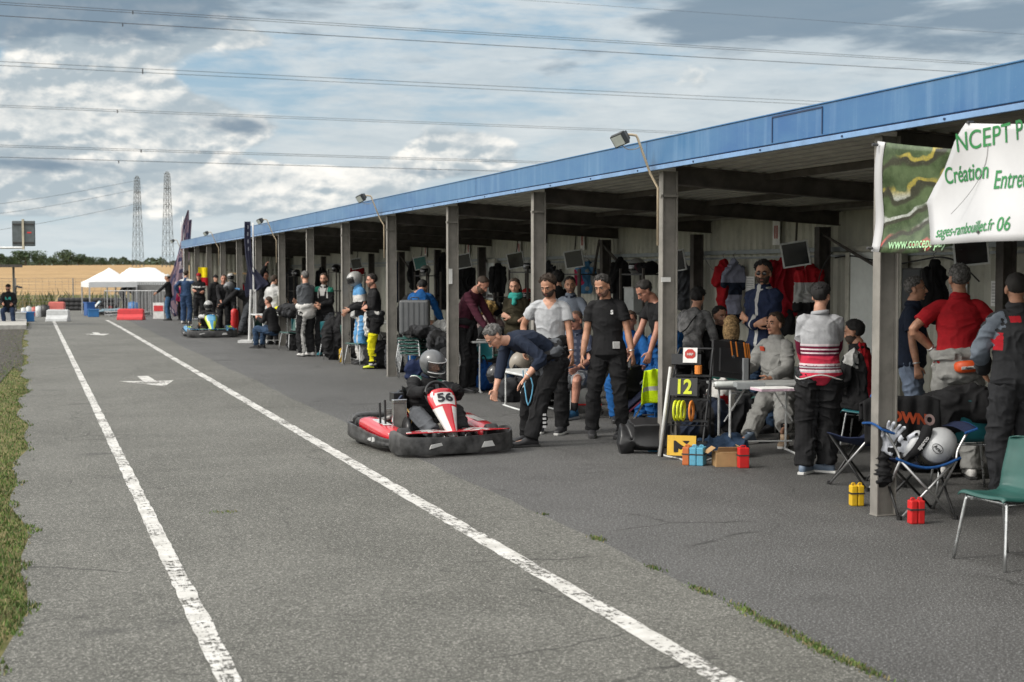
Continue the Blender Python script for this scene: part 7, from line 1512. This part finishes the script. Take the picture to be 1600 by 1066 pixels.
heap('dark_kit', 'navy kit and a striped shoe bag on the ground behind the rack', 'clothes', at(1090, 14.4), (.55, .5, .45), cloth('kit_navy', (.012, .018, .06)), 61, 0, .012, mats2=[BK, NV]); heap('red_white_kit', 'red, white and black kit hanging behind the folding table', 'clothes', dp(1118, 650, 14.6), (.3, .3, .4), BK, 62, 0, .012, mats2=[WH, RED])
# ------------------------------------------------------------ flags
def feather(lb, base, H, mats, path, fn=None, wm=plast('pole_white', (.58, .58, .57), .4), lean=0, prism_base=True):
    t = thing('feather_flag', lb, 'flag', base, face_rot(0)); MB().tube([(0, 0, 0), (0, 0, H * .6), (lean, 0, H)], .022, 8, 3).build('pole', wm, t, smooth=True)
    m = MB(); pts = path
    def ff(u, v):
        k = v * (len(pts) - 1); i = min(len(pts) - 2, int(k)); f = k - i; a = [pts[i][j] * (1 - f) + pts[i + 1][j] * f for j in range(3)]
        return (a[0] * (1 - u) + a[1] * u, .05 * math.sin(u * 9 + v * 6) * u + .03 * math.sin(u * 17 + v * 3), a[2] - .18 * u * v)
    m.grid(ff, 12, 26, .006)
    if fn:
        for i in range(12 * 26): m.m[i] = fn((i % 12) / 12, (i // 12) / 26)
    m.build('flag_cloth', mats, t, smooth=True)
    if prism_base: MB().tube([(-.05, 0, 0), (-.05, 0, 1.35)], .03, 8).build('stand_post', wm, t); MB().tube([(.12, .05, 0), (.06, .05, 1.35)], .03, 8).build('stand_post', wm, t); MB().box((-.3, .1, .03), (1.3, .5, .06)).build('foot_frame', wm, t)
    return t
fb_ = gp(397, 535); sp_ = fb_.x * ST + fb_.y * CT; s1 = sp_ / FPX
feather('dark grey feather flag furled on a white pole in front of the garage', fb_, 3.05, [cloth('flag_dark', (.030, .032, .055)), cloth('flag_print', (.28, .28, .32))], [(.06, .22, 3.08), (.06, .24, 2.7), (.04, .22, 2.3), (.02, .16, 1.95), (-.25, .20, 1.65), (-.40, .22, 1.50), (-.1, .18, 1.32)], lambda u, v: 1 if v < .3 and .3 < u < .5 and int(v * 40) % 3 else 0)
q = at(287, 56.5); feather('pinkish printed feather flag standing past the far end of the garage', q, 4.1, [cloth('flag_pink', (.20, .14, .17)), cloth('flag_navy', (.05, .05, .10)), cloth('flag_pale', (.36, .32, .34))], [(-.25, -.2, 4.35), (-.25, .05, 3.8), (-.20, .12, 3.2), (-.1, .25, 2.6), (-.05, .45, 2.0), (0, .75, 1.4), (0, .7, .7), (.05, .4, .15)], lambda u, v: int((math.sin(u * 7 + v * 23) + math.sin(u * 19 - v * 9)) > .6) + int(math.sin(u * 13 + v * 31) > .72), prism_base=False)
q = at(284, 57.4); feather('second printed feather flag overlapping the pinkish one', q, 3.9, [cloth('flag_navy', (.05, .05, .10)), cloth('flag_pink', (.20, .14, .17))], [(-.45, -.35, 4.0), (-.4, -.1, 3.3), (-.35, .0, 2.5), (-.2, .4, 1.6), (-.1, .5, .6), (-.05, .3, .2)], lambda u, v: int(math.sin(u * 9 + v * 17) > .2), prism_base=False)
o = MB().box(tuple(at(462, 33.6, .04)), (.05, .9, .06)).build('sill_beam', mat('beige_beam', (.33, .27, .18), .7)); tag(o, 'low beige beam lying at the foot of a far column', 'beam')
o = thing('fire_extinguisher', 'red extinguisher on a stand behind the mechanic at the blue kart', 'fire extinguisher', at(366, 40.2), 0); MB().tube([(0, 0, .1), (0, 0, .62)], .12, 14, round_=True).build('cylinder', rd_, o, smooth=True); MB().tube([(0, 0, .7), (.1, 0, .78), (.16, 0, .4)], .025, 8, 3).build('hose', obk, o); MB().tube([(0, 0, .7), (0, 0, .82)], .04, 8).build('valve', obk, o)
o = thing('notice_frame', 'pale wooden framed board deep in the garage above the blue kart', 'board', at(377, 46.5, 1.0), face_rot(0)); wd_ = mat('wood_pale', (.40, .27, .14), .7)
for x in (-.42, .42): MB().box((x, 0, .2), (.06, .05, 1.15)).build('upright', wd_, o)
MB().box((0, 0, .76), (.80, .05, .06)).build('cross_rail', wd_, o); MB().box((0, .0, .25), (.78, .02, .4)).build('panel', obk, o)
o = thing('marshal_flag', 'small yellow over red flag hanging inside the far columns', 'flag', at(317, 47, 1.35), face_rot(0)); MB().grid(lambda u, v: ((u - .5) * .30, .03 * math.sin(u * 7), .62 - .34 * v), 6, 4, .01).build('yellow_cloth', cloth('flag_yellow', (.70, .55, .01)), o); MB().grid(lambda u, v: ((u - .5) * .34, .03 * math.sin(u * 7), .275 - .28 * v), 6, 4, .01).build('red_cloth', RED, o); MB().tube([(.17, 0, .7), (.17, 0, -.4)], .012, 6).build('stick', obk, o)
# ------------------------------------------------------------ far end of the pit lane
def barrier(lb, p, m_, w=1.0, h=.62, rz=0):
    t = thing('plastic_barrier', lb, 'barrier', p, rz, 'plastic road barriers'); prof = [(-.24, 0), (.24, 0), (.22, .1), (.11, h * .55), (.10, h), (-.10, h), (-.11, h * .55), (-.22, .1)]
    m = MB(); n0 = 0; k = 9; rs = [[(x_, y, z) for (y, z) in prof] for x_ in np.linspace(-w / 2, w / 2, k)]; m.rings(rs); m.build('barrier_body', m_, t, bevel=.02)
    MB().box((0, -.245, .10), (w * .22, .02, .18)).build('fork_slot', dark, t); MB().box((0, 0, h + .012), (w * .9, .10, .03)).build('top_ridge', m_, t); return t
pr_, pw_ = plast('barrier_red', (.55, .03, .035), .45), plast('barrier_white', (.50, .51, .51), .5, grime=.2)
barrier('white plastic barrier at the far end of the left road line', gp(91, 502.5), pw_, .80, .42, face_rot(0)); barrier('red plastic barrier behind the white one', at(88, 56.5), plast('barrier_faded', (.50, .12, .10), .5), .64, .58, face_rot(0)); barrier('bright red plastic barrier in front of the tents', gp(205, 500), pr_, .98, .40, face_rot(0))
def crate(lb, p, sz, m_, rz=0): t = thing('plastic_crate', lb, 'crate', p, rz); w, d, h = sz; MB().box((0, 0, h / 2), sz).build('crate_body', m_, t, bevel=.02); MB().box((0, 0, h), (w + .04, d + .04, .04)).build('rim', m_, t); return t
bl_ = plast('crate_blue', (.02, .14, .36), .5); crate('bright blue tub on the asphalt left of the tents', gp(146, 495.5), (.42, .35, .30), bl_); crate('blue tub stacked behind the bright blue one', at(139, 57.5), (.35, .4, .55), plast('crate_navy', (.015, .08, .26), .5), .3); crate('pale blue crate beside the concrete slab', at(43, 50.5), (.42, .4, .34), bl_); crate('white cool box next to the pale blue crate', at(31, 50.0), (.36, .35, .34), pw_); crate('white box the turquoise print man sits on', at(11, 48.0), (.50, .45, .52), pw_)
for px, F, m_, lb, r_, h_ in ((36, 55, pw_, 'first small white drum on the left', .10, .38), (44, 55.5, pw_, 'small white drum second from the left', .11, .42), (60, 56, pw_, 'pale drum before the black one', .14, .42), (70, 56, obk, 'black drum left of the white barrier', .17, .46), (207, 58, bl_, 'blue drum under the white tents', .20, .55), (53, 57, plast('drum_red', (.4, .1, .08), .5), 'reddish drum behind the pale one', .14, .36)):
    t = thing('drum', lb, 'drum', at(px, F), 0); MB().tube([(0, 0, .0), (0, 0, .02), (0, 0, h_ * .5), (0, 0, h_)], [r_ * .96, r_, r_ * 1.03, r_ * .97], 16).build('drum_body', m_, t, smooth=True); MB().tube([(0, 0, h_), (0, 0, h_ + .03)], r_ * .5, 12).build('lid', m_, t)
    if 0: pass
# tyre wall
tym = MB(); prof = [(.16, -.09), (.26, -.10), (.30, -.05), (.30, .05), (.26, .10), (.16, .09)]
tym.rings([[(q_[0] * math.cos(a), q_[0] * math.sin(a), q_[1]) for q_ in prof] for a in np.linspace(0, 2 * PI, 17)[:-1]], closed=True); ty0 = None
for i, px in enumerate(list(range(98, 136, 8)) + list(range(152, 182, 8))):
    for k in range(3):
        if ty0 is None: o = tym.build('tyre', tyrem, None, smooth=True); ty0 = o
        else: o = ty0.copy(); COL.objects.link(o)
        o.location = at(px + .8 * k, 66, .1 + k * .2); tag(o, 'black tyre in the low tyre wall along the far fence', 'tyre', 'tyre wall at the far fence')
# mesh fence
t = thing('mesh_fence', 'thin wire mesh fence on posts along the edge of the field', 'fence', (0, 69.5, 0)); fm_ = metal('fence_wire', (.20, .20, .19), .6, .2)
for x in np.arange(-24, 12, 2.6): MB().tube([(x, 0, 0), (x, 0, 1.55)], .03, 6).build('post', fm_, t)
m = MB()
for z in np.arange(.1, 1.55, .16): m.tube([(-24, 0, z), (12, 0, z)], .005, 4)
for x in np.arange(-24, 12, .3): m.box((x, 0, .8), (.008, .008, 1.45))
m.build('wire_mesh', fm_, t)
def crowd(lb, px, F): 
    t = thing('crowd_barrier', lb, 'barrier', at(px, F), face_rot(0), 'steel crowd barriers by the tents'); gm_ = metal('galvanised', (.42, .42, .42), .5, .4); MB().tube([(-.95, 0, .06), (-.95, 0, 1.05), (.95, 0, 1.05), (.95, 0, .06), (-.95, 0, .20), (.95, 0, .20)], .022, 6).build('barrier_frame', gm_, t); m = MB()
    for x in np.arange(-.85, .9, .14): m.tube([(x, 0, .2), (x, 0, 1.04)], .010, 5)
    m.build('rails', gm_, t)
    for s in (-1, 1): MB().box((s * .7, 0, .04), (.05, .5, .03)).build('foot', gm_, t)
crowd('steel crowd barrier left half in front of the tents', 199, 56.5); crowd('steel crowd barrier right half in front of the tents', 222, 57)
# tents
tw = mat('tent_white', (.62, .62, .61), .7, var=.05, vs=1)
def tent(lb, px, F, w=2.0, d=2.0, eave=1.40, peak=2.02, ridge=0.):
    t = thing('gazebo_tent', lb, 'tent', at(px, F), .12, 'white pop-up tents'); lg_ = metal('tent_leg', (.5, .5, .5), .4, .4)
    for sx in (-1, 1):
        for sy in (-1, 1): MB().box((sx * w / 2, sy * d / 2, eave / 2), (.05, .05, eave)).build('leg', lg_, t)
    def rf(u, v):
        a, b = (u - .5) * 2, (v - .5) * 2; m_ = max(max(0, abs(a) - ridge) / (1 - ridge), abs(b)); return (a * w / 2 * 1.02, b * d / 2 * 1.02, eave + (peak - eave) * (1 - m_) ** 1.15 + .02 * math.sin(a * 9) * (1 - m_))
    MB().grid(rf, 20, 20, .008).build('canopy', tw, t, smooth=True)
    m = MB(); rr = [(-1, -1), (1, -1), (1, 1), (-1, 1)]
    for i in range(4):
        a, b = rr[i], rr[(i + 1) % 4]; m.grid(lambda u, v: ((a[0] * (1 - u) + b[0] * u) * w / 2 * 1.025, (a[1] * (1 - u) + b[1] * u) * d / 2 * 1.025, eave + .0 - v * .22), 8, 2, .006)
    m.build('valance', tw, t); return t
tent('left white pop-up tent nearest the blue tubs', 170, 59.5, 1.95); tent('wide white pop-up tent behind the crowd barriers, next to the garage', 223, 61.5, 2.75, 2.1, ridge=.42)
t = thing('mesh_cage', 'tall grey mesh pen full of kit under the right tent', 'cage', at(236, 60), face_rot(0)); t.scale = (.85, 1, .72); m = MB()
for x in np.arange(-.95, 1.0, .12): m.box((x, 0, .95), (.02, .02, 1.9))
for z in np.arange(.2, 1.9, .28): m.box((0, 0, z), (1.9, .02, .02))
m.build('mesh', fm_, t); MB().box((0, .3, .9), (1.8, .02, 1.75)).build('back_sheet', mat('tarp_grey', (.15, .15, .145), .8), t)
t = thing('red_cone_sign', 'small red and white warning board left of the blue jeans man', 'sign', gp(248, 499), face_rot(0)); MB().box((0, 0, .33), (.42, .04, .62)).build('board', paper, t); MB().box((0, .025, .42), (.36, .01, .22)).build('red_panel', plast('barrier_red', (.5, .03, .03), .5), t)
# rear of a board on an arm, top left
t = thing('road_sign', 'back of a grey square sign board on a horizontal arm, upper left', 'sign', dp(37, 365, 30), face_rot(0)); sm = metal('sign_back', (.085, .10, .105), .5, .3)
MB().box((0, 0, 0), (.50, .04, .55)).build('sign_board', sm, t, bevel=.015); MB().box((0, .03, -.02), (.045, .04, .66)).build('sign_post', mat('post_beige', (.40, .36, .27), .6), t); MB().tube([(-.01, .02, -.31), (2.5, .02, -.31)], .025, 8).build('sign_arm', whl, t)
for z in (-.2, .2): MB().box((0, .03, z), (.46, .02, .03)).build('rail', obk, t)
MB().box((-.13, .024, .02), (.09, .006, .03)).build('sticker', rd_, t)
t = thing('signal_shelter', 'flat dark shelter roof edge on a post at the left picture edge', 'shelter', at(-6, 47), 0); MB().box((0, 0, 2.02), (1.7, 1.6, .09)).build('roof', dark, t)
MB().tube([(.55, .7, 0), (.55, .7, 2.0)], .04, 8).build('post', steel, t); MB().tube([(-.7, .7, 0), (-.7, .7, 2.0)], .04, 8).build('post', steel, t)
t = thing('lamp_post', 'short dark post with a bent head between the seated man and the field', 'post', at(24, 52), face_rot(0)); MB().tube([(0, 0, 0), (0, 0, 1.18), (-.10, 0, 1.26), (-.16, 0, 1.25)], .035, 8, 3).build('post', obk, t); MB().box((-.18, 0, 1.24), (.12, .08, .06)).build('lamp_head', obk, t)

# ------------------------------------------------------------ more kit in the bays
for px0, px1, y0, y1, lb, m_, sd in ((496, 508, 418, 470, 'black race suit hanging in the far bay right of the bearded man', BK, 71), (448, 462, 420, 475, 'dark jacket hanging in the far bay left of the grey sweater man', BK2, 72), (612, 624, 405, 470, 'dark blue overalls hanging just right of the lamp column', NV, 73), (770, 786, 412, 470, 'black overalls hanging left of the scarf woman', BK, 74), (850, 864, 410, 470, 'charcoal overalls hanging behind the grey t-shirt man', BK2, 75), (960, 978, 405, 470, 'black overalls hanging left of the silver helmet shelf', BK, 76), (1060, 1076, 410, 480, 'grey jacket hanging just right of the second column', DGY, 77), (1452, 1470, 410, 500, 'black overalls hanging between the cabinet and the red polo man', BK, 78)):
    hung(lb, px0, px1, y0, y1, m_, slv=2, seed=sd, X=9.7, name='hanging_overalls', cat='overalls')
for px, F, sz, lb, m_, rz in ((600, 25.5, (.6, .4, .5), 'black bag on the floor behind the lamp column', BK, .2), (628, 24.6, (.5, .4, .6), 'charcoal rucksack left of the chair stack', BK2, .5), (674, 22.8, (.5, .35, .4), 'black holdall right of the blue bag under the stack', BK, 0), (712, 21.4, (.5, .4, .6), 'black bag at the foot of the noted column', BK, .3), (470, 31.5, (.5, .4, .45), 'dark bag under the far kit table', BK, .1), (1090, 15.6, (.6, .4, .5), 'black bag on the floor behind the rack', BK, .1), (1165, 15.3, (.5, .4, .45), 'dark rucksack below the folding table', BK2, .4), (1300, 14.5, (.5, .4, .55), 'black bag deep behind the striped sweater man', BK, 0), (1000, 17.6, (.6, .4, .4), 'navy holdall behind the garden chair', NV, 0), (1460, 12.2, (.5, .4, .6), 'black bag between the navy and the red polo men', BK, 0), (862, 18.4, (.5, .4, .5), 'black rucksack behind the grey t-shirt man', BK, .2)):
    bag(lb, at(px, F), sz, m_, rz)
p = shelf('black shelf rack deep behind the royal blue race suit', 668, w=1.1, hs=(.5, 1.1, 1.7)); helm('black and white helmet on the shelf behind the royal blue race suit', p + Vector((0, .2, 1.715)), face_rot(-30), (hwht, hblk, vis))
p = shelf('black shelf rack in the far bay behind the grey sweater man', 462, w=1.2, hs=(.5, 1.1, 1.65)); helm('white helmet on the far rack behind the grey sweater man', p + Vector((0, .1, 1.665)), face_rot(-30), (hwht, hblk, vis)); helm('black helmet beside the white one on the far rack', p + Vector((0, -.3, 1.665)), face_rot(-10), (hblk, hblk, vis))
flush()
